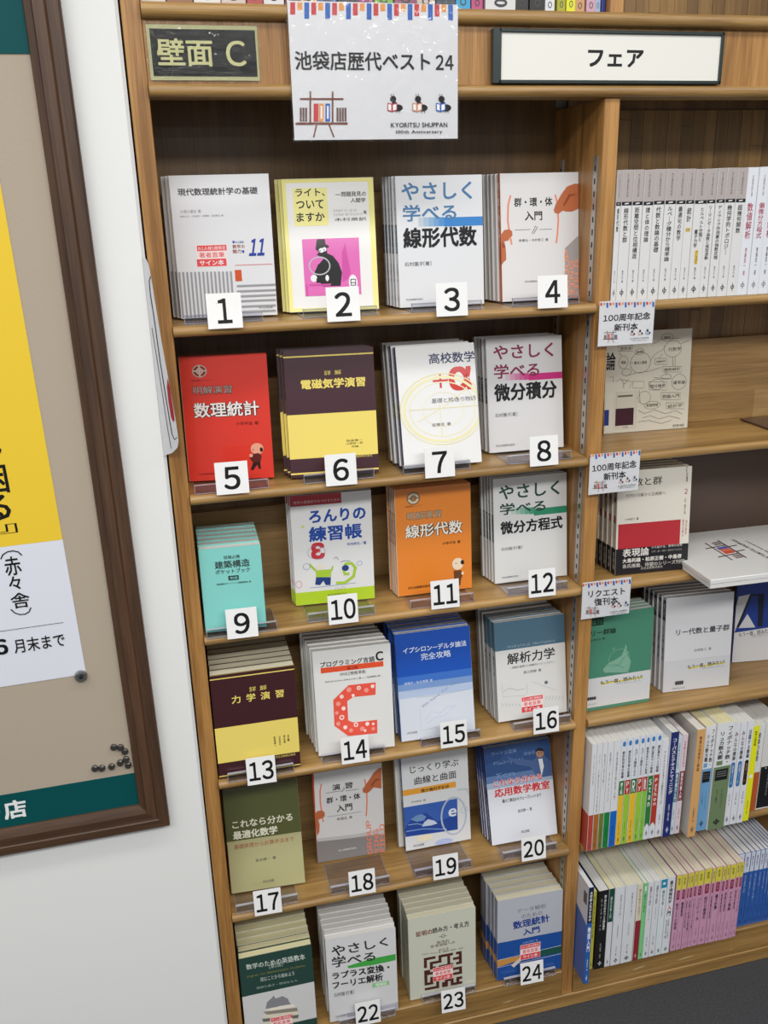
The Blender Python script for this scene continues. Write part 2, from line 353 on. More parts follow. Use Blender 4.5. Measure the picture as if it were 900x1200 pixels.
  ('T','これなら分かる',[0.0923,0.3071,0.9004,0.3833],'#e6e5d0',2),
  ('T','最適化数学',[0.0898,0.4073,0.6844,0.4864],'#e6e5d0',3),
  ('T','基礎原理から計算手法まで',[0.0915,0.5357,0.8944,0.58],'#a3452f',0),
  ('T','金谷健一\u3000著',[0.3548,0.6976,0.6335,0.7285],'#4a4a50',0),
  ('T','共立出版',[0.4302,0.9169,0.5814,0.9422],'#4a4a50',0),
 ],
 18: [
  ('P',[(-0.0156,0.0049),(0.0273,0.0056),(0.0003,0.9997),(-0.0089,0.9986)],'#c0492b'),
  ('R',[0,0.745,1,1],'#8a8686'),
  ('P',[(0.0185,0.7614),(0.0214,0.7241),(0.5119,0.7452),(1.02,0.7406),(1.0166,0.7916),(0.448,0.7798)],'#c3c1c1'),
  ('T','演習',[0.2717,0.1592,0.5655,0.2263],'#1b1b1f',2,0,1),
  ('R',[0.1821,0.2373,0.3945,0.2419],'#4a4a50'),
  ('R',[0.4628,0.2469,0.6535,0.2515],'#4a4a50'),
  ('L',[(0.4007,0.2509),(0.4438,0.2051),(0.4583,0.2161),(0.4128,0.2524)],0.006,'#4a4a50'),
  ('T','群・環・体',[0.183,0.291,0.6682,0.359],'#1b1b1f',2),
  ('T','入門',[0.3212,0.3902,0.5458,0.4689],'#1b1b1f',2),
  ('R',[0.182,0.5012,0.674,0.5047],'#4a4a50'),
  ('T','新妻弘\u3000著',[0.3188,0.5302,0.5375,0.5609],'#4a4a50',0),
  ('T','共立出版株式会社',[0.3083,0.8871,0.5735,0.9104],'#eeeef0',0),
  ('L',[(0.128,0.1317),(0.1006,0.2097),(0.0948,0.3255),(0.1043,0.4434),(0.1208,0.5507)],0.0181,'#ef7f60'),
  ('L',[(0.7436,0.149),(0.7613,0.2438),(0.7638,0.3834),(0.7497,0.4981),(0.7392,0.5621)],0.0181,'#ef7f60'),
  ('P',[(0.9963,0.0529),(0.9567,0.0549),(0.878,0.0961),(0.7963,0.1786),(0.7054,0.2602),(0.715,0.2962),(0.772,0.3101),(0.8254,0.2864),(0.867,0.2567),(0.9808,0.2822)],'#bd6a42'),
  ('P',[(0.9878,0.1789),(0.9019,0.1915),(0.8528,0.2411),(0.8278,0.2519),(0.8427,0.212),(0.9037,0.164)],'#98492c'),
  ('P',[(0.0054,0.4502),(0.0446,0.4198),(0.1122,0.421),(0.147,0.4486),(0.1438,0.4903),(0.1119,0.5051),(0.0494,0.5187),(0.0633,0.5789),(0.051,0.6595),(0.0178,0.6908)],'#bd6a42'),
  ('V','ＧＲＯＵＰ',[0.7315,0.6138,0.8044,1.0018],'#ef8466',2,1),
  ('V','ＲＩＮＧ',[0.8347,0.7239,0.9075,1.0075],'#ef8466',2,1),
  ('V','ＦＩＥＬＤ',[0.9251,0.6767,1.0009,1.0018],'#ef8466',2,1),
 ],
 19: [
  ('T','じっくり学ぶ',[0.1321,0.1,0.8607,0.1788],'#2f2f33',1),
  ('T','曲線と曲面',[0.1873,0.2232,0.818,0.3055],'#2f2f33',1),
  ('R',[0.0047,0.3423,0.8041,0.4031],'#e8a33c'),
  ('T','微分幾何学初歩',[0.2755,0.3601,0.704,0.4],'#2b2b20',2),
  ('T','中内伸光\u3000著',[0.1238,0.4715,0.3381,0.4949],'#4a4a50',0),
  ('P',[(-0.0025,0.5255),(0.8159,0.5277),(0.8039,0.8675),(0.0106,0.8448)],'#3a62b5'),
  ('P',[(0.0027,0.7531),(0.1408,0.6399),(0.3404,0.6244),(0.4959,0.7381),(0.6416,0.724),(0.8102,0.6919),(0.8039,0.8675),(0.0111,0.8371)],'#26489a'),
  ('P',[(0.1028,0.6665),(0.1773,0.6339),(0.2715,0.6293),(0.3343,0.6624),(0.3029,0.7001),(0.1942,0.703)],'#6f95c4'),
  ('P',[(0.2625,0.7627),(0.3015,0.7206),(0.361,0.6965),(0.4534,0.7228),(0.5018,0.7595),(0.4069,0.7692)],'#c9d6e6'),
  ('L',[(0.063,0.7187),(0.1928,0.7235),(0.2995,0.7514)],0.0106,'#9db7dc'),
  ('L',[(0.022,0.7864),(0.2752,0.7901),(0.6347,0.8399)],0.0141,'#7e9fd6'),
  ('C',[0.7511,0.7109,0.1874,0.2011],0.0247,'#b6bfd0'),
  ('T','ｅ',[0.6742,0.6267,0.7965,0.7139],'#e4e9f2',3),
  ('E',[0.2974,0.8915,0.1225,0.0362],'#efe3c8'),
  ('E',[0.5831,0.9719,0.1374,0.0338],'#b9c4ea'),
  ('C',[0.9168,0.6655,0.0504,0.036],0.0176,'#cdd2da'),
  ('L',[(0.8211,0.436),(0.9651,0.4423),(1.0156,0.5096)],0.0282,'#c4cad6'),
  ('T','共立出版',[0.1193,0.9448,0.285,0.9722],'#1b1b1f',0),
 ],
 20: [
  ('R',[0,0,1,0.3],'#2c4f86'),
  ('R',[0,0.3,1,0.37],'#5f7cae'),
  ('R',[0,0.37,1,0.43],'#a9b8d4'),
  ('P',[(-0.0002,0.0005),(0.2932,0.0042),(0.3541,0.0686),(0.2046,0.1494),(-0.0015,0.1779)],'#24447a'),
  ('T','フーリエ変換',[0.106,0.0552,0.4897,0.0952],'#7f9cc4',0),
  ('T','Ｆ（ω）＝∫ｆ（ｔ）',[0.1339,0.1553,0.5744,0.2],'#7f9cc4',0),
  ('T','Σｃｎ',[0.1507,0.2819,0.4276,0.3247],'#7f9cc4',0),
  ('T','ΔφΔ',[0.5909,0.1034,0.7625,0.1456],'#7f9cc4',0),
  ('P',[(0.7022,0.2075),(0.7925,0.1755),(0.8965,0.178),(1.0009,0.2472),(1.0149,0.3926),(0.7693,0.3939),(0.6784,0.265),(0.474,0.2221),(0.3445,0.1434),(0.3538,0.1253),(0.4803,0.1703),(0.6518,0.1909)],'#4a6396'),
  ('P',[(0.8038,0.2003),(0.8663,0.2014),(0.8788,0.2837),(0.8344,0.3758),(0.8166,0.2779)],'#e8ebf2'),
  ('E',[0.8377,0.1418,0.0619,0.0469],'#b0866c'),
  ('P',[(0.7764,0.1314),(0.7873,0.0946),(0.8367,0.0851),(0.8901,0.1042),(0.8996,0.1475),(0.8809,0.1269),(0.8059,0.1152)],'#1b2436'),
  ('R',[0.8104,0.1355,0.831,0.1425],'#1b2436'),
  ('R',[0.8518,0.137,0.8724,0.144],'#1b2436'),
  ('T','これなら分かる',[0.0978,0.3445,0.8446,0.4123],'#f5e9ea',5),
  ('T','これなら分かる',[0.1012,0.3449,0.8411,0.4119],'#cf2f3c',2),
  ('T','応用数学教室',[0.1026,0.4308,0.9469,0.5212],'#f5e9ea',5),
  ('T','応用数学教室',[0.1061,0.4315,0.9434,0.5206],'#cf2f3c',3),
  ('T','最小二乗法からウェーブレットまで',[0.2125,0.5486,0.8011,0.5863],'#1b1b1f',1),
  ('T','金谷健一\u3000著',[0.4288,0.6771,0.6438,0.7113],'#4a4a50',0),
  ('T','共立出版',[0.4561,0.8971,0.5771,0.9259],'#4a4a50',0),
 ],
 21: [
  ('TQ','数学のための英語教本',[(0.0911,0.0755),(0.894,0.0892),(0.9068,0.159),(0.0969,0.1377)],'#cfd6cf',1),
  ('TQ','［第２版］',[(0.3985,0.1287),(0.5823,0.1316),(0.5845,0.1783),(0.4003,0.1778)],'#b9c2b9',0),
  ('TQ','Ｅｎｇｌｉｓｈ\u3000ｆｏｒ\u3000Ｍａｔｈｅｍａｔｉｃｓ\u3000Ｓｔｕｄｅｎｔｓ',[(0.094,0.2034),(0.8855,0.212),(0.895,0.2451),(0.0969,0.2346)],'#8f8c4c',0),
  ('TQ','読むことから始めよう',[(0.2681,0.2565),(0.7293,0.2641),(0.7375,0.3125),(0.2697,0.3057)],'#cfd6cf',0),
  ('TQ','服部久美子・原田なをみ',[(0.2029,0.3539),(0.7689,0.3658),(0.7728,0.3928),(0.2064,0.3804)],'#9fb0a5',0),
  ('R',[0,0.435,1,0.865],'#cfcfd0'),
  ('P',[(0.3006,0.6266),(0.3296,0.5543),(0.4019,0.5173),(0.4212,0.4926),(0.4525,0.5358),(0.5465,0.5241),(0.6192,0.5682),(0.6336,0.6108),(0.6548,0.6416),(0.5091,0.6318),(0.3802,0.6437)],'#85868c'),
  ('P',[(0.3056,0.6356),(0.3926,0.6332),(0.6987,0.6457),(0.711,0.6801),(0.3893,0.6746)],'#e9e3d2'),
  ('P',[(0.2606,0.6573),(0.7335,0.6955),(0.7421,0.7398),(0.3284,0.7114)],'#8f857a'),
  ('P',[(0.2574,0.696),(0.7363,0.7386),(0.7512,0.7791),(0.2826,0.741)],'#ddd5c0'),
  ('P',[(0.2396,0.7369),(0.7508,0.7843),(0.7361,0.8239),(0.2536,0.7768)],'#6f6a66'),
  ('P',[(0.2536,0.7768),(0.7245,0.8213),(0.7214,0.8634),(0.2615,0.8208)],'#d8d0bd'),
  ('R',[0.3498,0.7531,0.6555,0.9258],'#f3dedd'),
  ('R',[0.3602,0.7583,0.6541,0.8015],'#e0484c'),
  ('T','お１人様１冊限定',[0.3716,0.7649,0.6424,0.796],'#eeeef0',0),
  ('T','著者直筆',[0.3789,0.8123,0.6269,0.8528],'#e0484c',1),
  ('R',[0.3513,0.8636,0.6458,0.9205],'#e0484c'),
  ('T','サイン本',[0.3798,0.8717,0.6166,0.914],'#eeeef0',2),
 ],
 22: [
  ('P',[(0.2853,0.3546),(0.6486,0.318),(0.9902,0.3149),(0.9867,0.3907),(0.6442,0.3983),(0.3133,0.3842)],'#43a647'),
  ('TQ','やさしく',[(0.0787,0.086),(0.8726,0.0957),(0.8918,0.1989),(0.0869,0.2161)],'#2b322e',2),
  ('TQ','学べる',[(0.0752,0.2143),(0.6896,0.2336),(0.7017,0.3464),(0.0776,0.3446)],'#2b322e',2),
  ('TQ','ラプラス変換・',[(0.0678,0.3983),(0.8875,0.4109),(0.9014,0.5051),(0.0735,0.485)],'#1b1b1f',3),
  ('TQ','フーリエ解析',[(0.0658,0.509),(0.7905,0.5131),(0.798,0.6067),(0.0711,0.6013)],'#1b1b1f',3),
  ('TQ','■',[(0.6319,0.6185),(0.8772,0.6221),(0.881,0.6718),(0.6349,0.673)],'#8fc98c',0),
  ('TQ','増補版',[(0.6773,0.6258),(0.846,0.6299),(0.8473,0.6663),(0.6781,0.6672)],'#eef6ee',1),
  ('TQ','石村園子［著］',[(0.0796,0.6486),(0.3683,0.6526),(0.3713,0.7019),(0.0823,0.6951)],'#4a4a50',0),
  ('P',[(0.2476,0.9243),(0.9972,0.9099),(1.0006,0.9737),(0.9994,0.9999),(0.3641,1.0096),(0.2482,1.0079)],'#b5b5bf'),
  ('TQ','共立出版株式会社',[(0.0808,0.927),(0.3145,0.9253),(0.3189,0.9522),(0.085,0.9537)],'#4a4a50',0),
 ],
 23: [
  ('TQ','証明の',[(0.1092,0.164),(0.3487,0.161),(0.3536,0.229),(0.1138,0.2285)],'#7a2a22',2),
  ('TQ','読み方・考え方',[(0.3522,0.1588),(0.8982,0.1523),(0.9074,0.2224),(0.3571,0.224)],'#2b2b26',2),
  ('L',[(0.4502,0.2787),(0.5763,0.2825)],0.005,'#4a4a50'),
  ('C',[0.5115,0.2775,0.0272,0.0197],0.0067,'#4a4a50'),
  ('TQ','数学的',[(0.415,0.3292),(0.5957,0.3311),(0.6018,0.3663),(0.4208,0.364)],'#5b3a2f',0),
  ('TQ','思考過程への',[(0.3195,0.3638),(0.6847,0.3631),(0.6908,0.3984),(0.3253,0.3985)],'#5b3a2f',0),
  ('TQ','手引き',[(0.4361,0.4289),(0.5899,0.4297),(0.5926,0.4615),(0.4386,0.4633)],'#5b3a2f',0),
  ('TQ','Ｄａｎｉｅｌ\u3000Ｓｏｌｏｗ\u3000著',[(0.1933,0.4432),(0.4692,0.463),(0.4688,0.4799),(0.1928,0.4599)],'#5b3a2f',0),
  ('TQ','安藤四郎・西村康一・原惟行',[(0.4966,0.462),(0.8149,0.4653),(0.8145,0.4854),(0.496,0.4818)],'#5b3a2f',0),
  ('MZ',[(0.2182,0.5038),(0.786,0.5092),(0.7881,0.918),(0.2197,0.9067)],['1111011111011','1000010010001','1011110010111','1010000010001','0011011111011','1100010001000','1111000001111','1000000000001','1011000001111','1010110110000','1110100111011','0000101101010','1111101101111'],'#4f2420'),
  ('R',[0.3471,0.6448,0.6479,0.8218],'#f3dedd'),
  ('R',[0.3555,0.6505,0.6424,0.6946],'#e0484c'),
  ('T','お１人様１冊限定',[0.369,0.6593,0.6286,0.6869],'#eeeef0',0),
  ('T','著者直筆',[0.3811,0.7056,0.6135,0.747],'#e0484c',1),
  ('R',[0.3524,0.758,0.6397,0.8161],'#e0484c'),
  ('T','サイン本',[0.3862,0.7668,0.6051,0.8089],'#eeeef0',2),
  ('T','共立出版',[0.4424,0.9705,0.5798,0.9969],'#4a4a50',0),
 ],
 24: [
  ('TQ','データ解析',[(0.2953,0.1419),(0.7371,0.1329),(0.7529,0.1919),(0.3062,0.1939)],'#6a6a74',0),
  ('TQ','のための',[(0.3616,0.219),(0.6828,0.2157),(0.6912,0.2682),(0.3692,0.2709)],'#6a6a74',0),
  ('TQ','数理統計',[(0.2315,0.2895),(0.7908,0.2716),(0.808,0.3718),(0.2462,0.388)],'#28448f',3),
  ('TQ','入門',[(0.3851,0.4097),(0.6449,0.3986),(0.6575,0.4813),(0.3966,0.4861)],'#28448f',3),
  ('R',[0,0.52,1,1],'#1d4f9c'),
  ('P',[(-0.0034,0.7368),(0.3545,0.7341),(0.3551,0.7869),(-0.0034,0.8239)],'#c98f4a'),
  ('P',[(0.3544,0.7282),(1.0115,0.7084),(1.0148,0.7983),(0.3551,0.7869)],'#1e5448'),
  ('P',[(0.2152,0.833),(0.3478,0.7622),(0.3904,0.7871),(0.2576,0.8698)],'#d8d0c0'),
  ('L',[(-0.0034,0.7368),(1.0112,0.7024)],0.0068,'#d5d9e2'),
  ('L',[(-0.0034,0.8297),(1.0152,0.8103)],0.0068,'#d5d9e2'),
  ('TQ','久保川達也\u3000著',[(0.3873,0.5652),(0.6203,0.5624),(0.6244,0.5863),(0.3911,0.589)],'#9fb4dc',0),
  ('L',[(0.1113,0.9764),(0.8632,0.9914)],0.0068,'#7f9bd0'),
  ('L',[(0.1113,0.9971),(0.8639,1.0127)],0.0034,'#7f9bd0'),
  ('R',[0.3537,0.6022,0.667,0.796],'#f3dedd'),
  ('R',[0.3598,0.6081,0.6582,0.6564],'#e0484c'),
  ('T','お１人様１冊限定',[0.3739,0.6187,0.6438,0.6469],'#eeeef0',0),
  ('T','著者直筆',[0.3888,0.6685,0.6309,0.714],'#e0484c',1),
  ('R',[0.3615,0.7261,0.6613,0.7901],'#e0484c'),
  ('T','サイン本',[0.3968,0.7373,0.6252,0.7807],'#eeeef0',2),
 ],
 'folio': [
  ('T','論',[0.0094,0.1924,0.1141,0.3694],'#1b1b1f',2),
  ('R',[0.0148,0.5956,0.0964,0.975],'#dcd8cc'),
  ('R',[-0.0022,0.7593,0.0553,0.9175],'#20307e'),
  ('R',[0.134,0.5912,0.3777,0.9606],'#bdb8aa'),
  ('R',[0.1389,0.5954,0.3728,0.9563],'#d3cebf'),
  ('R',[0.132,0.7548,0.3464,0.9292],'#3f1426'),
  ('R',[0.1523,0.6222,0.3271,0.6412],'#6b665c'),
  ('T','付録',[0.2188,0.934,0.2823,0.9596],'#555',0),
  ('T','数学書の地図',[0.821,0.9561,0.9543,0.9854],'#444',0),
  ('T','整数論',[0.1638,0.1426,0.2962,0.1782],'#6a665e',0),
  ('C',[0.7795,0.1915,0.1007,0.0807],0.0039,'#6a665e'),
  ('C',[0.4048,0.3104,0.1179,0.101],0.0039,'#6a665e'),
  ('C',[0.2057,0.2962,0.053,0.0626],0.0039,'#6a665e'),
  ('C',[0.8707,0.5264,0.0867,0.0776],0.0039,'#6a665e'),
  ('C',[0.39,0.201,0.0537,0.0293],0.0039,'#6a665e'),
  ('C',[0.7085,0.0767,0.0699,0.0379],0.0039,'#6a665e'),
  ('C',[0.4654,0.6619,0.0744,0.064],0.0039,'#6a665e'),
  ('C',[0.5634,0.7429,0.095,0.0386],0.0039,'#6a665e'),
  ('C',[0.6078,0.5367,0.085,0.0513],0.0039,'#6a665e'),
  ('C',[0.2461,0.3963,0.0533,0.0335],0.0039,'#6a665e'),
  ('C',[0.7164,0.4663,0.0604,0.0257],0.0039,'#6a665e'),
  ('L',[(0.57,0.2766),(0.7143,0.2836),(0.7175,0.3431),(0.573,0.3357),(0.57,0.2766)],0.0039,'#6a665e'),
  ('L',[(0.6686,0.3618),(0.8952,0.3735),(0.8983,0.4293),(0.6714,0.4171),(0.6686,0.3618)],0.0039,'#6a665e'),
  ('L',[(0.3229,0.4906),(0.4528,0.4981),(0.456,0.5659),(0.326,0.5581),(0.3229,0.4906)],0.0039,'#6a665e'),
  ('L',[(0.5122,0.5057),(0.7266,0.5181),(0.7309,0.5995),(0.5161,0.5865),(0.5122,0.5057)],0.0039,'#6a665e'),
  ('L',[(0.6619,0.621),(0.8945,0.6353),(0.8986,0.7089),(0.6656,0.6939),(0.6619,0.621)],0.0039,'#6a665e'),
  ('L',[(0.7276,0.728),(0.9412,0.742),(0.9446,0.803),(0.7307,0.7885),(0.7276,0.728)],0.0039,'#6a665e'),
  ('L',[(0.1387,0.1275),(0.307,0.1349),(0.3095,0.1911),(0.141,0.1833),(0.1387,0.1275)],0.0039,'#6a665e'),
  ('T','代数学',[0.7246,0.1767,0.8754,0.2165],'#55514a',0),
  ('T','位相幾何学',[0.5864,0.2998,0.7009,0.3196],'#55514a',0),
  ('T','関数解析',[0.69,0.3804,0.8764,0.4103],'#55514a',0),
  ('T','微分幾何',[0.529,0.5341,0.7086,0.5704],'#55514a',0),
  ('T','確率論',[0.8025,0.5123,0.9449,0.5494],'#55514a',0),
  ('T','群論入門',[0.6788,0.6453,0.8812,0.6841],'#55514a',0),
  ('T','数理物理',[0.4937,0.7261,0.6333,0.7596],'#55514a',0),
  ('T','統計学',[0.7494,0.748,0.9224,0.7827],'#55514a',0),
  ('T','集合と論理',[0.3316,0.2931,0.4783,0.3235],'#55514a',0),
  ('T','環論',[0.1768,0.2811,0.2346,0.3115],'#55514a',0),
  ('T','体論',[0.351,0.1885,0.429,0.2136],'#55514a',0),
  ('T','解析',[0.6688,0.0641,0.7485,0.0936],'#55514a',0),
  ('L',[(0.5217,0.2953),(0.5679,0.2344),(0.6601,0.1966),(0.6828,0.1555)],0.0039,'#6a665e'),
  ('L',[(0.2783,0.304),(0.3268,0.3065)],0.0039,'#6a665e'),
  ('L',[(0.7786,0.2698),(0.7887,0.3638)],0.0039,'#6a665e'),
  ('L',[(0.8088,0.2712),(0.8139,0.3651)],0.0039,'#6a665e'),
  ('L',[(0.6196,0.279),(0.6548,0.2385)],0.0039,'#6a665e'),
  ('L',[(0.2476,0.4319),(0.3557,0.4085),(0.5021,0.3995),(0.649,0.3693)],0.0039,'#6a665e'),
  ('L',[(0.7064,0.419),(0.713,0.4491)],0.0039,'#6a665e'),
  ('L',[(0.5671,0.4665),(0.7803,0.4891)],0.0039,'#6a665e'),
  ('L',[(0.875,0.147),(0.9667,0.1149)],0.0039,'#6a665e'),
  ('L',[(0.5506,0.133),(0.6348,0.0905),(0.8592,0.0892)],0.0039,'#6a665e'),
  ('L',[(0.1534,0.1942),(0.179,0.2327)],0.0039,'#6a665e'),
  ('L',[(0.1889,0.4662),(0.3109,0.4941),(0.2894,0.5559)],0.0039,'#6a665e'),
  ('L',[(0.3974,0.785),(0.473,0.8222),(0.5957,0.7922),(0.7233,0.8397),(0.8485,0.8159),(0.927,0.8539)],0.0039,'#6a665e'),
  ('L',[(0.4503,0.8633),(0.5487,0.8489),(0.6505,0.8884),(0.7751,0.8649),(0.9041,0.9001)],0.0039,'#6a665e'),
  ('L',[(0.4028,0.9027),(0.526,0.8945),(0.678,0.9357),(0.8028,0.9102)],0.0039,'#6a665e'),
  ('L',[(0.0441,0.4372),(0.0912,0.4232),(0.0936,0.4816)],0.0039,'#6a665e'),
  ('L',[(0.1296,0.4837),(0.1764,0.455),(0.2269,0.5102),(0.2731,0.4605)],0.0039,'#6a665e'),
  ('L',[(0.2166,0.5515),(0.2139,0.4885)],0.0039,'#6a665e'),
  ('L',[(0.4004,0.5837),(0.4186,0.712)],0.0039,'#6a665e'),
 ],
 'algebra': [
  ('R',[0.0257,0.505,0.8761,0.8001],'#b02a33'),
  ('T','代数と群',[0.083,0.0737,0.5993,0.1507],'#3a3632',1),
  ('T','行列の分解から古典群へ',[0.1148,0.2188,0.654,0.2543],'#4a4642',0),
  ('T','小林俊行\u3000著',[0.1094,0.4504,0.2973,0.4735],'#5a5652',0),
  ('T','２',[0.9108,0.2121,0.9533,0.2604],'#9c4a4a',1),
  ('T','Ｉ',[0.9188,0.0056,0.9368,0.0459],'#3a3632',2),
  ('V','共立叢書',[0.9247,0.0586,0.9488,0.1452],'#5a5652',1,0),
  ('V','代数・幾何の広場',[0.9155,0.3027,0.94,0.4562],'#6a6662',0,0),
  ('V','数学の輝き',[0.9005,0.5062,0.9253,0.6766],'#b06060',0,0),
  ('V','現代数学',[0.9436,0.5173,0.9684,0.6616],'#b06060',0,0),
  ('R',[0,0.745,1,1],'#17151a'),
  ('T','表現論',[0.0939,0.7478,0.4547,0.8285],'#e9e6e0',1),
  ('T','から拡がる、数学の世界',[0.4883,0.7422,0.9136,0.7677],'#d9d6d0',0),
  ('T','行列・群・幾何・解析がつながる',[0.4903,0.7875,0.9104,0.8062],'#a9a6a0',0),
  ('T','大島利雄・柏原正樹・中島啓',[0.0954,0.8423,0.9101,0.886],'#e9e6e0',2),
  ('T','各氏推薦、待望のシリーズ刊行',[0.0966,0.8974,0.9519,0.9383],'#c9c6c0',1),
  ('T','共立出版株式会社',[0.3514,0.9398,0.6531,0.9651],'#c9c6c0',0),
 ],
 'green': [
  ('R',[0.0143,0.0315,0.2165,0.1086],'#1f2b28'),
  ('T','復刊',[0.0283,0.047,0.1957,0.0969],'#3f8a6c',1),
  ('T','リー群論',[0.0344,0.1552,0.4196,0.2129],'#1d2925',2),
  ('T','杉浦光夫\u3000著',[0.0251,0.2419,0.2491,0.2642],'#1d2925',0),
  ('P',[(0.234,0.5775),(0.311,0.5204),(0.4319,0.4904),(0.5177,0.4594),(0.5655,0.3882),(0.5764,0.3434),(0.5998,0.3753),(0.59,0.4363),(0.6309,0.4171),(0.6128,0.4614),(0.6743,0.5315),(0.6579,0.5992),(0.633,0.6477),(0.3704,0.6227),(0.2643,0.6126)],'#7fae98'),
  ('C',[0.4839,0.4792,0.1595,0.0926],0.0069,'#86b39e'),
  ('L',[(0.3713,0.3702),(0.411,0.3876),(0.3951,0.3587)],0.0138,'#7fae98'),
  ('L',[(0.367,0.5717),(0.4886,0.5486),(0.5716,0.4759)],0.0104,'#4f9478'),
  ('L',[(0.2949,0.5419),(0.4355,0.5436),(0.5619,0.5901)],0.0104,'#4f9478'),
  ('R',[0,0.655,1,0.965],'#d6d7da'),
  ('TQ','■■■■■■■',[(0.2007,0.7173),(0.8649,0.7161),(0.8735,0.7355),(0.2089,0.7366)],'#d8cc4a',0),
  ('TQ','もう一度、読みたい！',[(0.1992,0.6941),(0.8632,0.6927),(0.8735,0.7355),(0.2089,0.7366)],'#333',2),
  ('TQ','の声にお応えしました',[(0.4484,0.7365),(0.8455,0.7422),(0.8508,0.7659),(0.4535,0.7602)],'#8b8b8f',0),
  ('T','■■■■',[0.0056,0.8506,0.14,0.8836],'#333',0),
  ('L',[(-0.0082,0.8638),(0.1538,0.8704)],0.0069,'#333'),
  ('T','共立出版\u3000創業百周年',[-0.0119,0.9247,0.158,0.9351],'#777',0),
 ],
 'lie': [
  ('T','リー代数と量子群',[0.1637,0.3384,0.9604,0.4042],'#2f2f35',2),
  ('T','谷崎俊之\u3000著',[0.4401,0.5638,0.7013,0.5927],'#55555c',0),
  ('R',[0,0.665,1,1],'#d2d3d7'),
  ('TQ','■■■■■■■',[(0.3619,0.7585),(0.9143,0.7373),(0.919,0.7565),(0.3663,0.7753)],'#d8cc4a',0),
  ('TQ','もう一度、読みたい！',[(0.3535,0.7296),(0.9092,0.7133),(0.919,0.7565),(0.3629,0.7727)],'#333',2),
  ('TQ','の声にお応えしました',[(0.5644,0.7702),(0.9033,0.7647),(0.9084,0.7887),(0.5693,0.7942)],'#8b8b8f',0),
  ('T','■■■■',[0.1828,0.8901,0.3006,0.9326],'#333',0),
  ('L',[(0.1634,0.9073),(0.3132,0.9102)],0.0064,'#333'),
  ('T','創業百周年記念出版',[0.1406,0.9588,0.3305,0.9766],'#777',0),
 ],
 'blue': [
  ('T','基礎理論',[0.0298,0.0708,0.1346,0.1171],'#c9cdd8',1),
  ('P',[(0.0275,0.2716),(0.1818,0.2568),(0.0443,0.5774),(0.0061,0.6655),(-0.01,0.3793)],'#cfd0d4'),
  ('P',[(0.0307,0.6046),(0.182,0.2623),(0.3168,0.2595),(0.3066,0.2773),(0.2042,0.2787),(0.0676,0.6138)],'#20252f'),
  ('P',[(0.2982,0.2654),(0.3805,0.2591),(0.392,0.6161),(0.3273,0.6156)],'#20252f'),
  ('P',[(0.0592,0.6187),(0.1677,0.4684),(0.295,0.6237)],'#cfd0d4'),
  ('P',[(0.0061,0.6655),(0.7034,0.624),(0.7073,1.004),(0.006,1.001)],'#d6d7da'),
  ('TQ','もう一度、読みたい！',[(0.0687,0.671),(0.5361,0.6436),(0.5435,0.6994),(0.0752,0.7175)],'#333',1),
  ('TQ','の声にお応えしました',[(0.2481,0.7096),(0.5642,0.693),(0.5679,0.7209),(0.2516,0.7383)],'#8b8b8f',0),
 ],
 'sheet': [
  ('P',[(0.0174,0.0115),(0.0451,0.0112),(0.0414,0.0959),(0.0135,0.0961)],'#c9474d'),
  ('P',[(0.0569,0.0111),(0.0846,0.0107),(0.0824,0.0638),(0.0546,0.0641)],'#e49a55'),
  ('P',[(0.0964,0.0106),(0.1242,0.0103),(0.1197,0.1228),(0.0918,0.1231)],'#3a67b8'),
  ('P',[(0.136,0.0101),(0.1638,0.0098),(0.1606,0.0946),(0.1327,0.0949)],'#c9474d'),
  ('P',[(0.1756,0.0097),(0.2035,0.0093),(0.2016,0.0626),(0.1737,0.0629)],'#e49a55'),
  ('P',[(0.2153,0.0092),(0.2433,0.0089),(0.2395,0.1217),(0.2114,0.1219)],'#3a67b8'),
  ('P',[(0.2551,0.0087),(0.2831,0.0084),(0.2804,0.0934),(0.2523,0.0937)],'#c9474d'),
  ('P',[(0.2949,0.0083),(0.323,0.0079),(0.3214,0.0613),(0.2933,0.0616)],'#e49a55'),
  ('P',[(0.3348,0.0078),(0.3629,0.0075),(0.3598,0.1205),(0.3316,0.1208)],'#3a67b8'),
  ('P',[(0.3748,0.0073),(0.4029,0.007),(0.4007,0.0922),(0.3725,0.0925)],'#c9474d'),
  ('P',[(0.4148,0.0069),(0.4429,0.0065),(0.4417,0.06),(0.4134,0.0603)],'#e49a55'),
  ('P',[(0.4548,0.0064),(0.483,0.0061),(0.4806,0.1193),(0.4523,0.1196)],'#3a67b8'),
  ('P',[(0.495,0.0059),(0.5232,0.0056),(0.5215,0.091),(0.4932,0.0913)],'#c9474d'),
  ('P',[(0.5351,0.0055),(0.5634,0.0051),(0.5625,0.0587),(0.5341,0.059)],'#e49a55'),
  ('P',[(0.5754,0.005),(0.6037,0.0047),(0.602,0.1182),(0.5735,0.1184)],'#3a67b8'),
  ('P',[(0.6157,0.0045),(0.644,0.0042),(0.6429,0.0897),(0.6144,0.09)],'#c9474d'),
  ('P',[(0.656,0.004),(0.6844,0.0037),(0.6838,0.0574),(0.6554,0.0577)],'#e49a55'),
  ('P',[(0.6965,0.0036),(0.7249,0.0032),(0.7239,0.117),(0.6953,0.1173)],'#3a67b8'),
  ('P',[(0.7369,0.0031),(0.7654,0.0028),(0.7648,0.0885),(0.7362,0.0888)],'#c9474d'),
  ('P',[(0.7775,0.0026),(0.806,0.0023),(0.8057,0.0561),(0.7771,0.0564)],'#e49a55'),
  ('P',[(0.8181,0.0021),(0.8466,0.0018),(0.8463,0.1158),(0.8176,0.1161)],'#3a67b8'),
  ('P',[(0.8587,0.0017),(0.8873,0.0013),(0.8873,0.0873),(0.8586,0.0876)],'#c9474d'),
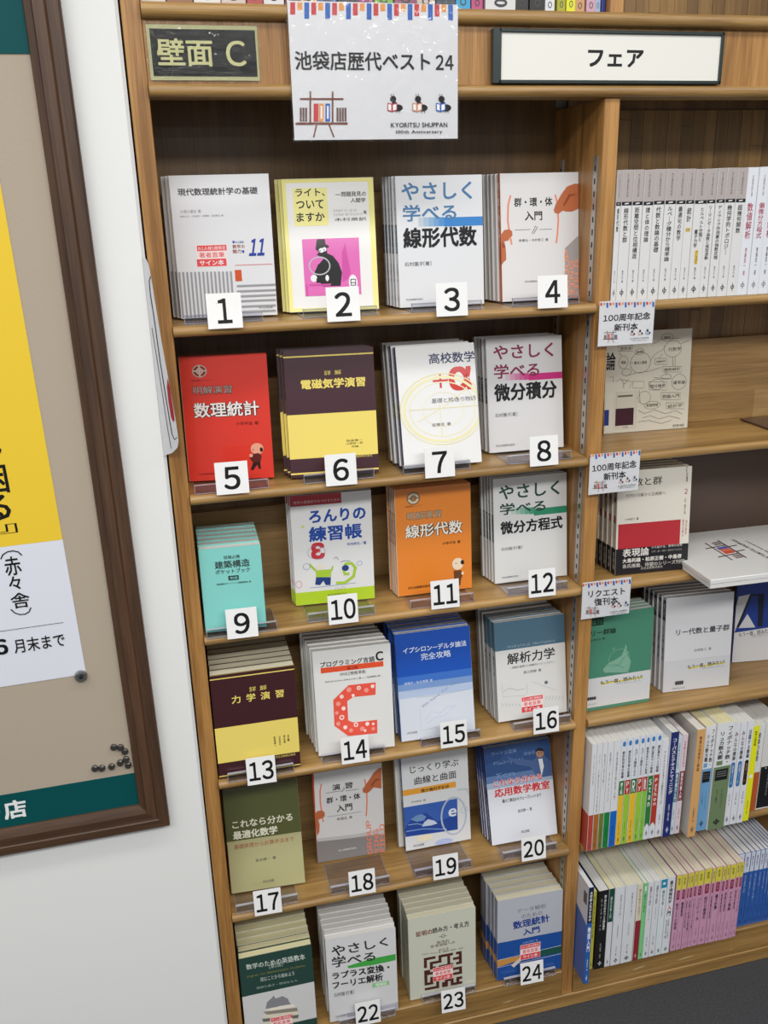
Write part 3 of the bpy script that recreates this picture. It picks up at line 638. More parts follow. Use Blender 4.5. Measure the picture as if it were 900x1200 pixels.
  ('P',[(0.8995,0.0012),(0.9281,0.0008),(0.9282,0.0548),(0.8995,0.0551)],'#e49a55'),
  ('P',[(0.9402,0.0007),(0.9689,0.0004),(0.9693,0.1146),(0.9405,0.1149)],'#3a67b8'),
  ('T','池袋店歴代ベスト',[0.0255,0.3498,0.8284,0.4864],'#2b2b2e',2),
  ('T','２４',[0.8627,0.3663,0.9729,0.4781],'#2b2b2e',2),
  ('P',[(0.0436,0.6888),(0.2997,0.689),(0.2993,0.7025),(0.043,0.7022)],'#7a4a40'),
  ('P',[(0.0109,0.8684),(0.3197,0.8697),(0.3192,0.8869),(0.0101,0.8855)],'#7a4a40'),
  ('P',[(0.1016,0.6385),(0.1109,0.6385),(0.1016,0.8756),(0.0922,0.8756)],'#7a4a40'),
  ('P',[(0.2325,0.6385),(0.2418,0.6385),(0.2341,0.8762),(0.2246,0.8761)],'#7a4a40'),
  ('L',[(0.1363,0.8758),(0.1134,0.9791)],0.0076,'#7a4a40'),
  ('L',[(0.2056,0.8761),(0.2338,0.9798)],0.0076,'#7a4a40'),
  ('P',[(0.0406,0.7596),(0.0515,0.7596),(0.0472,0.8617),(0.0363,0.8616)],'#6d5550'),
  ('P',[(0.0562,0.7596),(0.0671,0.7597),(0.0629,0.8618),(0.0519,0.8617)],'#6d5550'),
  ('P',[(0.0718,0.7597),(0.0827,0.7597),(0.0786,0.8618),(0.0676,0.8618)],'#6d5550'),
  ('P',[(0.2567,0.7601),(0.2677,0.7601),(0.2645,0.8626),(0.2535,0.8625)],'#6d5550'),
  ('P',[(0.2724,0.7601),(0.2835,0.7601),(0.2803,0.8626),(0.2693,0.8626)],'#6d5550'),
  ('P',[(0.2882,0.7601),(0.2992,0.7602),(0.2962,0.8627),(0.2851,0.8627)],'#6d5550'),
  ('P',[(0.3039,0.7602),(0.315,0.7602),(0.312,0.8628),(0.3009,0.8627)],'#6d5550'),
  ('P',[(0.123,0.7293),(0.1496,0.7294),(0.1446,0.8621),(0.1179,0.862)],'#c9474d'),
  ('P',[(0.1543,0.7294),(0.1809,0.7294),(0.1761,0.8622),(0.1494,0.8621)],'#e49a55'),
  ('P',[(0.1624,0.7463),(0.1724,0.7463),(0.169,0.8416),(0.1589,0.8416)],'#eee'),
  ('P',[(0.1918,0.7294),(0.2185,0.7295),(0.214,0.8624),(0.1872,0.8623)],'#3a67b8'),
  ('P',[(0.2,0.7464),(0.2101,0.7464),(0.2068,0.8418),(0.1967,0.8417)],'#eee'),
  ('E',[0.5988,0.6956,0.0189,0.0234],'#1b1b1f'),
  ('E',[0.6051,0.7318,0.0156,0.0192],'#1b1b1f'),
  ('E',[0.6272,0.7617,0.0295,0.0257],'#1b1b1f'),
  ('L',[(0.5922,0.6765),(0.5838,0.6574)],0.0025,'#1b1b1f'),
  ('L',[(0.6025,0.6765),(0.6011,0.6553)],0.0025,'#1b1b1f'),
  ('L',[(0.6183,0.7831),(0.6198,0.8003)],0.0033,'#1b1b1f'),
  ('L',[(0.6356,0.7831),(0.6371,0.8003)],0.0033,'#1b1b1f'),
  ('P',[(0.5638,0.7232),(0.5913,0.7318),(0.5904,0.7937),(0.5628,0.783)],'#b8434a'),
  ('P',[(0.5688,0.7339),(0.586,0.7381),(0.5853,0.783),(0.5681,0.7766)],'#eee'),
  ('P',[(0.5913,0.7318),(0.6226,0.7233),(0.6218,0.781),(0.5904,0.7937)],'#b8434a'),
  ('P',[(0.5964,0.7403),(0.6172,0.7339),(0.6167,0.7745),(0.5957,0.783)],'#eee'),
  ('E',[0.751,0.6957,0.0191,0.0235],'#1b1b1f'),
  ('E',[0.7577,0.732,0.0156,0.0193],'#1b1b1f'),
  ('E',[0.7801,0.762,0.0297,0.0258],'#1b1b1f'),
  ('L',[(0.7442,0.6766),(0.7357,0.6575)],0.0025,'#1b1b1f'),
  ('L',[(0.7546,0.6766),(0.753,0.6554)],0.0025,'#1b1b1f'),
  ('L',[(0.7713,0.7835),(0.7729,0.8007)],0.0033,'#1b1b1f'),
  ('L',[(0.7887,0.7835),(0.7904,0.8008)],0.0033,'#1b1b1f'),
  ('P',[(0.7161,0.7234),(0.7438,0.732),(0.7433,0.7942),(0.7155,0.7833)],'#cf8a6a'),
  ('P',[(0.7212,0.7341),(0.7385,0.7384),(0.7382,0.7834),(0.7208,0.7769)],'#eee'),
  ('P',[(0.7438,0.732),(0.7751,0.7235),(0.7748,0.7814),(0.7433,0.7942)],'#cf8a6a'),
  ('P',[(0.7489,0.7406),(0.7698,0.7342),(0.7696,0.7749),(0.7486,0.7834)],'#eee'),
  ('E',[0.8971,0.6959,0.0192,0.0235],'#1b1b1f'),
  ('E',[0.9041,0.7323,0.0157,0.0193],'#1b1b1f'),
  ('E',[0.9269,0.7624,0.0298,0.0258],'#1b1b1f'),
  ('L',[(0.8901,0.6767),(0.8815,0.6575)],0.0025,'#1b1b1f'),
  ('L',[(0.9006,0.6767),(0.8989,0.6554)],0.0025,'#1b1b1f'),
  ('L',[(0.9181,0.7839),(0.9199,0.8011)],0.0033,'#1b1b1f'),
  ('L',[(0.9357,0.7839),(0.9375,0.8012)],0.0033,'#1b1b1f'),
  ('P',[(0.8622,0.7236),(0.8901,0.7322),(0.8901,0.7946),(0.8621,0.7837)],'#3a67b8'),
  ('P',[(0.8674,0.7343),(0.8849,0.7387),(0.8849,0.7838),(0.8674,0.7773)],'#eee'),
  ('P',[(0.8901,0.7322),(0.9216,0.7237),(0.9216,0.7817),(0.8901,0.7946)],'#3a67b8'),
  ('P',[(0.8954,0.7408),(0.9163,0.7344),(0.9164,0.7752),(0.8954,0.7838)],'#eee'),
  ('T','KYORITSU SHUPPAN',[0.5819,0.8741,0.9324,0.911],'#2b2b2e',1),
  ('T','100th Anniversary',[0.6125,0.9314,0.9007,0.9648],'#2b2b2e',1),
 ],
 'aisle': [
  ('R',[0.0282,0.0754,0.9802,0.9279],'#0e1010'),
  ('T','壁面',[0.0763,0.2424,0.58,0.7418],'#c2c18c',2),
  ('T','Ｃ',[0.7011,0.2704,0.8848,0.7347],'#c2c18c',1),
 ],
 'fair': [
  ('T','フェア',[0.3838,0.3316,0.6389,0.7109],'#232323',3),
 ],
 'carda': [
  ('P',[(0.005,0.027),(0.0383,0.0283),(0.0422,0.093),(0.0089,0.0917)],'#c9474d'),
  ('P',[(0.0594,0.0291),(0.0928,0.0304),(0.0959,0.0813),(0.0625,0.08)],'#e49a55'),
  ('P',[(0.114,0.0312),(0.1474,0.0325),(0.1542,0.1437),(0.1207,0.1423)],'#3a67b8'),
  ('P',[(0.1686,0.0334),(0.2021,0.0347),(0.2061,0.0996),(0.1726,0.0982)],'#c9474d'),
  ('P',[(0.2234,0.0355),(0.257,0.0368),(0.2601,0.0879),(0.2265,0.0865)],'#e49a55'),
  ('P',[(0.2783,0.0376),(0.312,0.039),(0.3188,0.1505),(0.2851,0.1491)],'#3a67b8'),
  ('P',[(0.3333,0.0398),(0.367,0.0411),(0.371,0.1062),(0.3373,0.1049)],'#c9474d'),
  ('P',[(0.3884,0.0419),(0.4222,0.0432),(0.4254,0.0945),(0.3916,0.0931)],'#e49a55'),
  ('P',[(0.4437,0.0441),(0.4775,0.0454),(0.4844,0.1573),(0.4505,0.1559)],'#3a67b8'),
  ('P',[(0.499,0.0462),(0.533,0.0476),(0.537,0.1129),(0.5031,0.1115)],'#c9474d'),
  ('P',[(0.5545,0.0484),(0.5885,0.0497),(0.5917,0.1011),(0.5577,0.0997)],'#e49a55'),
  ('P',[(0.6101,0.0506),(0.6442,0.0519),(0.6512,0.1641),(0.617,0.1627)],'#3a67b8'),
  ('P',[(0.6658,0.0527),(0.7,0.0541),(0.7041,0.1196),(0.6699,0.1182)],'#c9474d'),
  ('P',[(0.7216,0.0549),(0.7559,0.0562),(0.7591,0.1078),(0.7248,0.1064)],'#e49a55'),
  ('P',[(0.7776,0.0571),(0.8119,0.0584),(0.8189,0.171),(0.7846,0.1696)],'#3a67b8'),
  ('P',[(0.8337,0.0593),(0.8681,0.0606),(0.8722,0.1264),(0.8378,0.125)],'#c9474d'),
  ('P',[(0.8899,0.0615),(0.9243,0.0628),(0.9276,0.1145),(0.8931,0.1131)],'#e49a55'),
  ('P',[(0.9462,0.0636),(0.9807,0.065),(0.9878,0.178),(0.9532,0.1765)],'#3a67b8'),
  ('T','１００周年記念',[0.0727,0.289,0.925,0.4546],'#262628',2),
  ('T','新刊本',[0.28,0.5136,0.71,0.6769],'#262628',2),
  ('P',[(0.0995,0.6866),(0.3198,0.698),(0.3204,0.7092),(0.1001,0.6978)],'#7a4a40'),
  ('P',[(0.087,0.833),(0.3504,0.8473),(0.3513,0.8613),(0.0879,0.8469)],'#7a4a40'),
  ('P',[(0.1451,0.6474),(0.1532,0.6478),(0.165,0.8428),(0.157,0.8424)],'#7a4a40'),
  ('P',[(0.2579,0.6531),(0.266,0.6535),(0.2779,0.849),(0.2698,0.8485)],'#7a4a40'),
  ('L',[(0.1945,0.8444),(0.1835,0.9272)],0.0068,'#7a4a40'),
  ('L',[(0.2537,0.8476),(0.2857,0.9329)],0.0068,'#7a4a40'),
  ('P',[(0.103,0.7451),(0.1124,0.7456),(0.1174,0.8291),(0.1081,0.8286)],'#6d5550'),
  ('P',[(0.1164,0.7458),(0.1258,0.7463),(0.1308,0.8298),(0.1215,0.8293)],'#6d5550'),
  ('P',[(0.1298,0.7465),(0.1392,0.747),(0.1442,0.8306),(0.1349,0.83)],'#6d5550'),
  ('P',[(0.2883,0.7548),(0.2977,0.7553),(0.3028,0.8392),(0.2934,0.8387)],'#6d5550'),
  ('P',[(0.3018,0.7556),(0.3112,0.7561),(0.3163,0.8399),(0.3069,0.8394)],'#6d5550'),
  ('P',[(0.3153,0.7563),(0.3247,0.7568),(0.3298,0.8406),(0.3204,0.8401)],'#6d5550'),
  ('P',[(0.3287,0.757),(0.3382,0.7575),(0.3433,0.8414),(0.3339,0.8409)],'#6d5550'),
  ('P',[(0.1711,0.7237),(0.194,0.7249),(0.2006,0.8336),(0.1778,0.8324)],'#c9474d'),
  ('P',[(0.198,0.7251),(0.2208,0.7263),(0.2274,0.8351),(0.2046,0.8338)],'#e49a55'),
  ('P',[(0.2064,0.7394),(0.215,0.7399),(0.2197,0.818),(0.2111,0.8175)],'#eee'),
  ('P',[(0.2302,0.7268),(0.2531,0.728),(0.2597,0.8368),(0.2369,0.8356)],'#3a67b8'),
  ('P',[(0.2386,0.7411),(0.2472,0.7416),(0.252,0.8197),(0.2434,0.8193)],'#eee'),
  ('E',[0.6099,0.7015,0.0175,0.0216],'#1b1b1f'),
  ('E',[0.6184,0.7353,0.0143,0.0177],'#1b1b1f'),
  ('E',[0.6408,0.7639,0.0271,0.0236],'#1b1b1f'),
  ('L',[(0.6025,0.6835),(0.5934,0.6654)],0.0024,'#1b1b1f'),
  ('L',[(0.612,0.684),(0.6092,0.6642)],0.0024,'#1b1b1f'),
  ('L',[(0.634,0.7832),(0.6366,0.799)],0.0032,'#1b1b1f'),
  ('L',[(0.65,0.784),(0.6525,0.7998)],0.0032,'#1b1b1f'),
  ('P',[(0.5797,0.7254),(0.6056,0.7346),(0.6092,0.7917),(0.5831,0.7805)],'#b8434a'),
  ('P',[(0.5851,0.7355),(0.6012,0.7403),(0.6038,0.7816),(0.5875,0.7748)],'#eee'),
  ('P',[(0.6056,0.7346),(0.6338,0.7282),(0.6371,0.7814),(0.6092,0.7917)],'#b8434a'),
  ('P',[(0.6109,0.7427),(0.6296,0.7378),(0.6319,0.7752),(0.6133,0.7821)],'#eee'),
  ('E',[0.7537,0.6995,0.0176,0.0217],'#1b1b1f'),
  ('E',[0.7622,0.7334,0.0144,0.0177],'#1b1b1f'),
  ('E',[0.7847,0.7621,0.0273,0.0237],'#1b1b1f'),
  ('L',[(0.7462,0.6814),(0.7371,0.6633)],0.0024,'#1b1b1f'),
  ('L',[(0.7558,0.6819),(0.753,0.6621)],0.0024,'#1b1b1f'),
  ('L',[(0.778,0.7814),(0.7805,0.7973)],0.0032,'#1b1b1f'),
  ('L',[(0.794,0.7823),(0.7966,0.7981)],0.0032,'#1b1b1f'),
  ('P',[(0.7233,0.7235),(0.7494,0.7327),(0.753,0.7899),(0.7268,0.7787)],'#cf8a6a'),
  ('P',[(0.7287,0.7336),(0.745,0.7384),(0.7475,0.7798),(0.7312,0.7731)],'#eee'),
  ('P',[(0.7494,0.7327),(0.7777,0.7263),(0.781,0.7796),(0.753,0.7899)],'#cf8a6a'),
  ('P',[(0.7547,0.7409),(0.7735,0.7359),(0.7759,0.7734),(0.7571,0.7803)],'#eee'),
  ('E',[0.8906,0.6971,0.0177,0.0218],'#1b1b1f'),
  ('E',[0.8992,0.7311,0.0145,0.0178],'#1b1b1f'),
  ('E',[0.9218,0.7599,0.0274,0.0237],'#1b1b1f'),
  ('L',[(0.8831,0.679),(0.874,0.6608)],0.0024,'#1b1b1f'),
  ('L',[(0.8928,0.6795),(0.8899,0.6597)],0.0024,'#1b1b1f'),
  ('L',[(0.915,0.7793),(0.9176,0.7952)],0.0032,'#1b1b1f'),
  ('L',[(0.9311,0.7801),(0.9337,0.796)],0.0032,'#1b1b1f'),
  ('P',[(0.8601,0.7212),(0.8863,0.7304),(0.8899,0.7878),(0.8636,0.7765)],'#3a67b8'),
  ('P',[(0.8655,0.7313),(0.8819,0.7361),(0.8844,0.7776),(0.868,0.7709)],'#eee'),
  ('P',[(0.8863,0.7304),(0.9148,0.724),(0.9181,0.7774),(0.8899,0.7878)],'#3a67b8'),
  ('P',[(0.8916,0.7386),(0.9106,0.7337),(0.9129,0.7713),(0.8941,0.7782)],'#eee'),
  ('T','KYORITSU SHUPPAN',[0.5819,0.8514,0.9248,0.8843],'#2b2b2e',0),
  ('T','100th Anniversary',[0.6152,0.9031,0.8972,0.9313],'#2b2b2e',0),
 ],
 'cardb': [
  ('P',[(-0.0285,-0.0032),(0.0095,0.0011),(0.0158,0.0733),(-0.0221,0.0692)],'#c9474d'),
  ('P',[(0.0322,-0.0024),(0.0699,0.0019),(0.0745,0.0559),(0.0368,0.0518)],'#e49a55'),
  ('P',[(0.0925,-0.0016),(0.1301,0.0026),(0.1396,0.122),(0.1023,0.1181)],'#3a67b8'),
  ('P',[(0.1525,-0.0008),(0.1898,0.0034),(0.1953,0.075),(0.1582,0.071)],'#c9474d'),
  ('P',[(0.2122,0.0),(0.2493,0.0042),(0.2532,0.0578),(0.2162,0.0537)],'#e49a55'),
  ('P',[(0.2715,0.0008),(0.3084,0.005),(0.3167,0.1233),(0.2801,0.1194)],'#3a67b8'),
  ('P',[(0.3305,0.0016),(0.3672,0.0057),(0.372,0.0768),(0.3354,0.0727)],'#c9474d'),
  ('P',[(0.3892,0.0024),(0.4257,0.0065),(0.4291,0.0597),(0.3927,0.0556)],'#e49a55'),
  ('P',[(0.4476,0.0031),(0.4838,0.0073),(0.4909,0.1246),(0.4549,0.1208)],'#3a67b8'),
  ('P',[(0.5056,0.0039),(0.5416,0.008),(0.5457,0.0784),(0.5098,0.0745)],'#c9474d'),
  ('P',[(0.5633,0.0047),(0.5991,0.0088),(0.602,0.0615),(0.5663,0.0575)],'#e49a55'),
  ('P',[(0.6207,0.0054),(0.6563,0.0095),(0.6622,0.1259),(0.6269,0.1221)],'#3a67b8'),
  ('P',[(0.6778,0.0062),(0.7132,0.0103),(0.7165,0.0801),(0.6813,0.0762)],'#c9474d'),
  ('P',[(0.7346,0.0069),(0.7698,0.011),(0.7721,0.0633),(0.737,0.0593)],'#e49a55'),
  ('P',[(0.791,0.0077),(0.826,0.0117),(0.8308,0.1272),(0.796,0.1234)],'#3a67b8'),
  ('P',[(0.8472,0.0084),(0.882,0.0125),(0.8846,0.0817),(0.85,0.0778)],'#c9474d'),
  ('P',[(0.903,0.0092),(0.9376,0.0132),(0.9395,0.065),(0.905,0.0611)],'#e49a55'),
  ('P',[(0.9586,0.0099),(0.993,0.0139),(0.9967,0.1284),(0.9625,0.1246)],'#3a67b8'),
  ('TQ','１００周年記念',[(0.0405,0.2523),(0.9269,0.2394),(0.9338,0.4291),(0.0565,0.4383)],'#262628',2),
  ('TQ','新刊本',[(0.2779,0.4918),(0.7234,0.4758),(0.7324,0.6624),(0.2916,0.6766)],'#262628',2),
  ('P',[(0.0928,0.6877),(0.3352,0.7063),(0.336,0.7178),(0.0938,0.6993)],'#7a4a40'),
  ('P',[(0.0821,0.8387),(0.369,0.8584),(0.37,0.8724),(0.0833,0.8529)],'#7a4a40'),
  ('P',[(0.143,0.6483),(0.1519,0.649),(0.1684,0.8502),(0.1595,0.8496)],'#7a4a40'),
  ('P',[(0.2675,0.6581),(0.2763,0.6588),(0.2912,0.8587),(0.2825,0.8581)],'#7a4a40'),
  ('L',[(0.2007,0.8525),(0.1899,0.936)],0.0074,'#7a4a40'),
  ('L',[(0.265,0.8569),(0.3004,0.9431)],0.0074,'#7a4a40'),
  ('P',[(0.098,0.7485),(0.1084,0.7493),(0.1157,0.8353),(0.1053,0.8346)],'#6d5550'),
  ('P',[(0.1129,0.7496),(0.1233,0.7504),(0.1305,0.8363),(0.1202,0.8356)],'#6d5550'),
  ('P',[(0.1278,0.7507),(0.1382,0.7515),(0.1453,0.8373),(0.135,0.8366)],'#6d5550'),
  ('P',[(0.3016,0.7635),(0.3118,0.7642),(0.318,0.8493),(0.3078,0.8486)],'#6d5550'),
  ('P',[(0.3162,0.7645),(0.3264,0.7653),(0.3325,0.8503),(0.3223,0.8496)],'#6d5550'),
  ('P',[(0.3307,0.7656),(0.3409,0.7664),(0.347,0.8513),(0.3368,0.8506)],'#6d5550'),
  ('P',[(0.3453,0.7667),(0.3554,0.7674),(0.3614,0.8523),(0.3513,0.8516)],'#6d5550'),
  ('P',[(0.1731,0.7283),(0.1983,0.7302),(0.2071,0.8416),(0.1822,0.8399)],'#c9474d'),
  ('P',[(0.2027,0.7305),(0.2278,0.7324),(0.2364,0.8436),(0.2115,0.8419)],'#e49a55'),
  ('P',[(0.2121,0.7455),(0.2215,0.7462),(0.2278,0.8261),(0.2184,0.8254)],'#eee'),
  ('P',[(0.2381,0.7332),(0.2631,0.735),(0.2715,0.8461),(0.2467,0.8443)],'#3a67b8'),
  ('P',[(0.2474,0.7481),(0.2568,0.7488),(0.2629,0.8286),(0.2535,0.8279)],'#eee'),
  ('E',[0.6318,0.6926,0.0179,0.0227],'#1b1b1f'),
  ('E',[0.6402,0.7282,0.0146,0.0185],'#1b1b1f'),
  ('E',[0.6628,0.7585,0.0275,0.0246],'#1b1b1f'),
  ('L',[(0.6242,0.6735),(0.615,0.6542)],0.0025,'#1b1b1f'),
  ('L',[(0.634,0.6743),(0.6313,0.6534)],0.0025,'#1b1b1f'),
  ('L',[(0.6558,0.7784),(0.6583,0.7948)],0.0034,'#1b1b1f'),
  ('L',[(0.672,0.7796),(0.6744,0.796)],0.0034,'#1b1b1f'),
  ('P',[(0.6006,0.7169),(0.6271,0.7272),(0.6304,0.7867),(0.6038,0.7745)],'#b8434a'),
  ('P',[(0.6061,0.7276),(0.6226,0.733),(0.625,0.7761),(0.6084,0.7687)],'#eee'),
  ('P',[(0.6271,0.7272),(0.656,0.7212),(0.6589,0.7766),(0.6304,0.7867)],'#b8434a'),
  ('P',[(0.6325,0.7358),(0.6517,0.7311),(0.6537,0.7701),(0.6347,0.7768)],'#eee'),
  ('E',[0.7667,0.6709,0.0177,0.0226],'#1b1b1f'),
  ('E',[0.7747,0.7063,0.0145,0.0184],'#1b1b1f'),
  ('E',[0.7968,0.7366,0.0272,0.0244],'#1b1b1f'),
  ('L',[(0.7593,0.6518),(0.7504,0.6326)],0.0025,'#1b1b1f'),
  ('L',[(0.769,0.6526),(0.7665,0.6318)],0.0025,'#1b1b1f'),
  ('L',[(0.7898,0.7563),(0.7921,0.7727)],0.0034,'#1b1b1f'),
  ('L',[(0.8057,0.7575),(0.8081,0.7739)],0.0034,'#1b1b1f'),
  ('P',[(0.7357,0.6951),(0.7618,0.7053),(0.7646,0.7646),(0.7384,0.7524)],'#cf8a6a'),
  ('P',[(0.741,0.7057),(0.7573,0.7111),(0.7593,0.754),(0.743,0.7467)],'#eee'),
  ('P',[(0.7618,0.7053),(0.7904,0.6994),(0.7929,0.7545),(0.7646,0.7646)],'#cf8a6a'),
  ('P',[(0.767,0.7139),(0.786,0.7092),(0.7878,0.7481),(0.7689,0.7547)],'#eee'),
  ('E',[0.9089,0.6609,0.0174,0.0225],'#1b1b1f'),
  ('E',[0.9165,0.6961,0.0143,0.0183],'#1b1b1f'),
  ('E',[0.9381,0.7262,0.0268,0.0243],'#1b1b1f'),
  ('L',[(0.9018,0.6419),(0.8931,0.6228)],0.0025,'#1b1b1f'),
  ('L',[(0.9114,0.6427),(0.909,0.6221)],0.0025,'#1b1b1f'),
  ('L',[(0.931,0.7458),(0.9332,0.7621)],0.0034,'#1b1b1f'),
  ('L',[(0.9468,0.747),(0.9489,0.7633)],0.0034,'#1b1b1f'),
  ('P',[(0.8781,0.6849),(0.9039,0.6951),(0.9061,0.754),(0.8804,0.7419)],'#3a67b8'),
  ('P',[(0.8833,0.6955),(0.8993,0.7008),(0.901,0.7435),(0.8849,0.7362)],'#eee'),
  ('P',[(0.9039,0.6951),(0.9321,0.6892),(0.9341,0.744),(0.9061,0.754)],'#3a67b8'),
  ('P',[(0.9089,0.7036),(0.9277,0.699),(0.9291,0.7376),(0.9105,0.7442)],'#eee'),
  ('T','KYORITSU SHUPPAN',[0.5805,0.836,0.9415,0.8784],'#2b2b2e',0),
  ('T','100th Anniversary',[0.6175,0.8908,0.9187,0.9245],'#2b2b2e',0),
 ],
 'cardc': [
  ('P',[(-0.0117,0.0171),(0.0261,0.0241),(0.0315,0.097),(-0.0063,0.0901)],'#c9474d'),
  ('P',[(0.0458,0.0196),(0.0835,0.0265),(0.0876,0.0811),(0.0499,0.0742)],'#e49a55'),
  ('P',[(0.1031,0.022),(0.1407,0.0289),(0.15,0.1503),(0.1123,0.1435)],'#3a67b8'),
  ('P',[(0.1603,0.0245),(0.1979,0.0314),(0.2035,0.104),(0.1659,0.0972)],'#c9474d'),
  ('P',[(0.2174,0.0269),(0.2549,0.0338),(0.2591,0.0882),(0.2216,0.0814)],'#e49a55'),
  ('P',[(0.2744,0.0293),(0.3117,0.0362),(0.3213,0.1572),(0.2838,0.1504)],'#3a67b8'),
  ('P',[(0.3312,0.0317),(0.3685,0.0386),(0.3742,0.1111),(0.3369,0.1042)],'#c9474d'),
  ('P',[(0.3879,0.0342),(0.4251,0.041),(0.4295,0.0953),(0.3922,0.0885)],'#e49a55'),
  ('P',[(0.4444,0.0366),(0.4816,0.0434),(0.4914,0.164),(0.4542,0.1572)],'#3a67b8'),
  ('P',[(0.5009,0.039),(0.5379,0.0458),(0.5439,0.118),(0.5068,0.1112)],'#c9474d'),
  ('P',[(0.5572,0.0414),(0.5942,0.0482),(0.5986,0.1023),(0.5616,0.0955)],'#e49a55'),
  ('P',[(0.6134,0.0438),(0.6503,0.0506),(0.6603,0.1708),(0.6234,0.164)],'#3a67b8'),
  ('P',[(0.6694,0.0462),(0.7062,0.053),(0.7123,0.1249),(0.6755,0.1182)],'#c9474d'),
  ('P',[(0.7253,0.0485),(0.7621,0.0554),(0.7667,0.1093),(0.7299,0.1025)],'#e49a55'),
  ('P',[(0.7811,0.0509),(0.8178,0.0577),(0.8281,0.1775),(0.7914,0.1708)],'#3a67b8'),
  ('P',[(0.8368,0.0533),(0.8734,0.0601),(0.8796,0.1318),(0.843,0.1251)],'#c9474d'),
  ('P',[(0.8924,0.0557),(0.9289,0.0624),(0.9336,0.1162),(0.8971,0.1094)],'#e49a55'),
  ('P',[(0.9478,0.058),(0.9842,0.0648),(0.9948,0.1842),(0.9583,0.1775)],'#3a67b8'),
  ('TQ','リクエスト',[(0.1162,0.2325),(0.8798,0.2632),(0.8873,0.4543),(0.1301,0.4159)],'#262628',2),
  ('TQ','復刊本',[(0.2453,0.4605),(0.7449,0.4887),(0.7577,0.6948),(0.2615,0.6694)],'#262628',2),
  ('P',[(0.0899,0.6837),(0.3386,0.7265),(0.3395,0.7383),(0.0908,0.6956)],'#7a4a40'),
  ('P',[(0.0772,0.8374),(0.3751,0.8877),(0.3763,0.9026),(0.0784,0.8523)],'#7a4a40'),
  ('P',[(0.1413,0.6487),(0.1504,0.6502),(0.1662,0.8583),(0.157,0.8568)],'#7a4a40'),
  ('P',[(0.2687,0.6706),(0.2777,0.6722),(0.2938,0.8799),(0.2847,0.8783)],'#7a4a40'),
  ('L',[(0.1997,0.864),(0.1882,0.9504)],0.0072,'#7a4a40'),
  ('L',[(0.2665,0.8753),(0.3038,0.9698)],0.0072,'#7a4a40'),
  ('P',[(0.0946,0.7462),(0.1052,0.748),(0.1119,0.8374),(0.1012,0.8355)],'#6d5550'),
  ('P',[(0.1098,0.7488),(0.1205,0.7506),(0.1272,0.8399),(0.1165,0.8381)],'#6d5550'),
  ('P',[(0.125,0.7514),(0.1357,0.7532),(0.1424,0.8425),(0.1317,0.8407)],'#6d5550'),
  ('P',[(0.3042,0.7819),(0.3148,0.7838),(0.3217,0.8728),(0.3111,0.871)],'#6d5550'),
  ('P',[(0.3193,0.7845),(0.3299,0.7863),(0.3368,0.8754),(0.3262,0.8736)],'#6d5550'),
  ('P',[(0.3344,0.7871),(0.345,0.7889),(0.352,0.878),(0.3414,0.8762)],'#6d5550'),
  ('P',[(0.3495,0.7897),(0.3601,0.7915),(0.3671,0.8805),(0.3565,0.8787)],'#6d5550'),
  ('P',[(0.1717,0.7329),(0.1975,0.7374),(0.2064,0.8533),(0.1805,0.849)],'#c9474d'),
  ('P',[(0.2021,0.7381),(0.2279,0.7426),(0.2368,0.8585),(0.2109,0.8541)],'#e49a55'),
  ('P',[(0.2117,0.7544),(0.2214,0.7561),(0.2278,0.8393),(0.2181,0.8377)],'#eee'),
  ('P',[(0.2385,0.7444),(0.2642,0.7488),(0.2732,0.8646),(0.2474,0.8603)],'#3a67b8'),
  ('P',[(0.2481,0.7607),(0.2578,0.7623),(0.2642,0.8455),(0.2545,0.8439)],'#eee'),
  ('E',[0.6421,0.6827,0.0185,0.0242],'#1b1b1f'),
  ('E',[0.652,0.7213,0.0151,0.0199],'#1b1b1f'),
  ('E',[0.6763,0.756,0.0285,0.0264],'#1b1b1f'),
  ('L',[(0.6338,0.6617),(0.6238,0.6404)],0.0024,'#1b1b1f'),
  ('L',[(0.6439,0.6635),(0.6404,0.6412)],0.0024,'#1b1b1f'),
  ('L',[(0.6698,0.7766),(0.6729,0.7945)],0.0033,'#1b1b1f'),
  ('L',[(0.6866,0.7795),(0.6897,0.7974)],0.0033,'#1b1b1f'),
  ('P',[(0.6109,0.7055),(0.6385,0.719),(0.6438,0.783),(0.616,0.7673)],'#b8434a'),
  ('P',[(0.6169,0.7174),(0.634,0.7247),(0.6379,0.7711),(0.6205,0.7616)],'#eee'),
  ('P',[(0.6385,0.719),(0.668,0.7154),(0.6729,0.7749),(0.6438,0.783)],'#b8434a'),
  ('P',[(0.6443,0.7287),(0.6639,0.7255),(0.6674,0.7675),(0.6479,0.7728)],'#eee'),
  ('E',[0.7703,0.6809,0.0183,0.0241],'#1b1b1f'),
  ('E',[0.7801,0.7194,0.015,0.0198],'#1b1b1f'),
  ('E',[0.8044,0.7539,0.0284,0.0264],'#1b1b1f'),
  ('L',[(0.7619,0.6599),(0.7519,0.6387)],0.0024,'#1b1b1f'),
  ('L',[(0.7719,0.6617),(0.7684,0.6394)],0.0024,'#1b1b1f'),
  ('L',[(0.7979,0.7745),(0.8011,0.7924)],0.0033,'#1b1b1f'),
  ('L',[(0.8146,0.7774),(0.8178,0.7953)],0.0033,'#1b1b1f'),
  ('P',[(0.7393,0.7036),(0.7667,0.7171),(0.7721,0.7809),(0.7444,0.7653)],'#cf8a6a'),
  ('P',[(0.7452,0.7155),(0.7623,0.7228),(0.7662,0.769),(0.7489,0.7595)],'#eee'),
  ('P',[(0.7667,0.7171),(0.7961,0.7135),(0.8011,0.7729),(0.7721,0.7809)],'#cf8a6a'),
  ('P',[(0.7725,0.7267),(0.792,0.7236),(0.7955,0.7654),(0.7762,0.7708)],'#eee'),
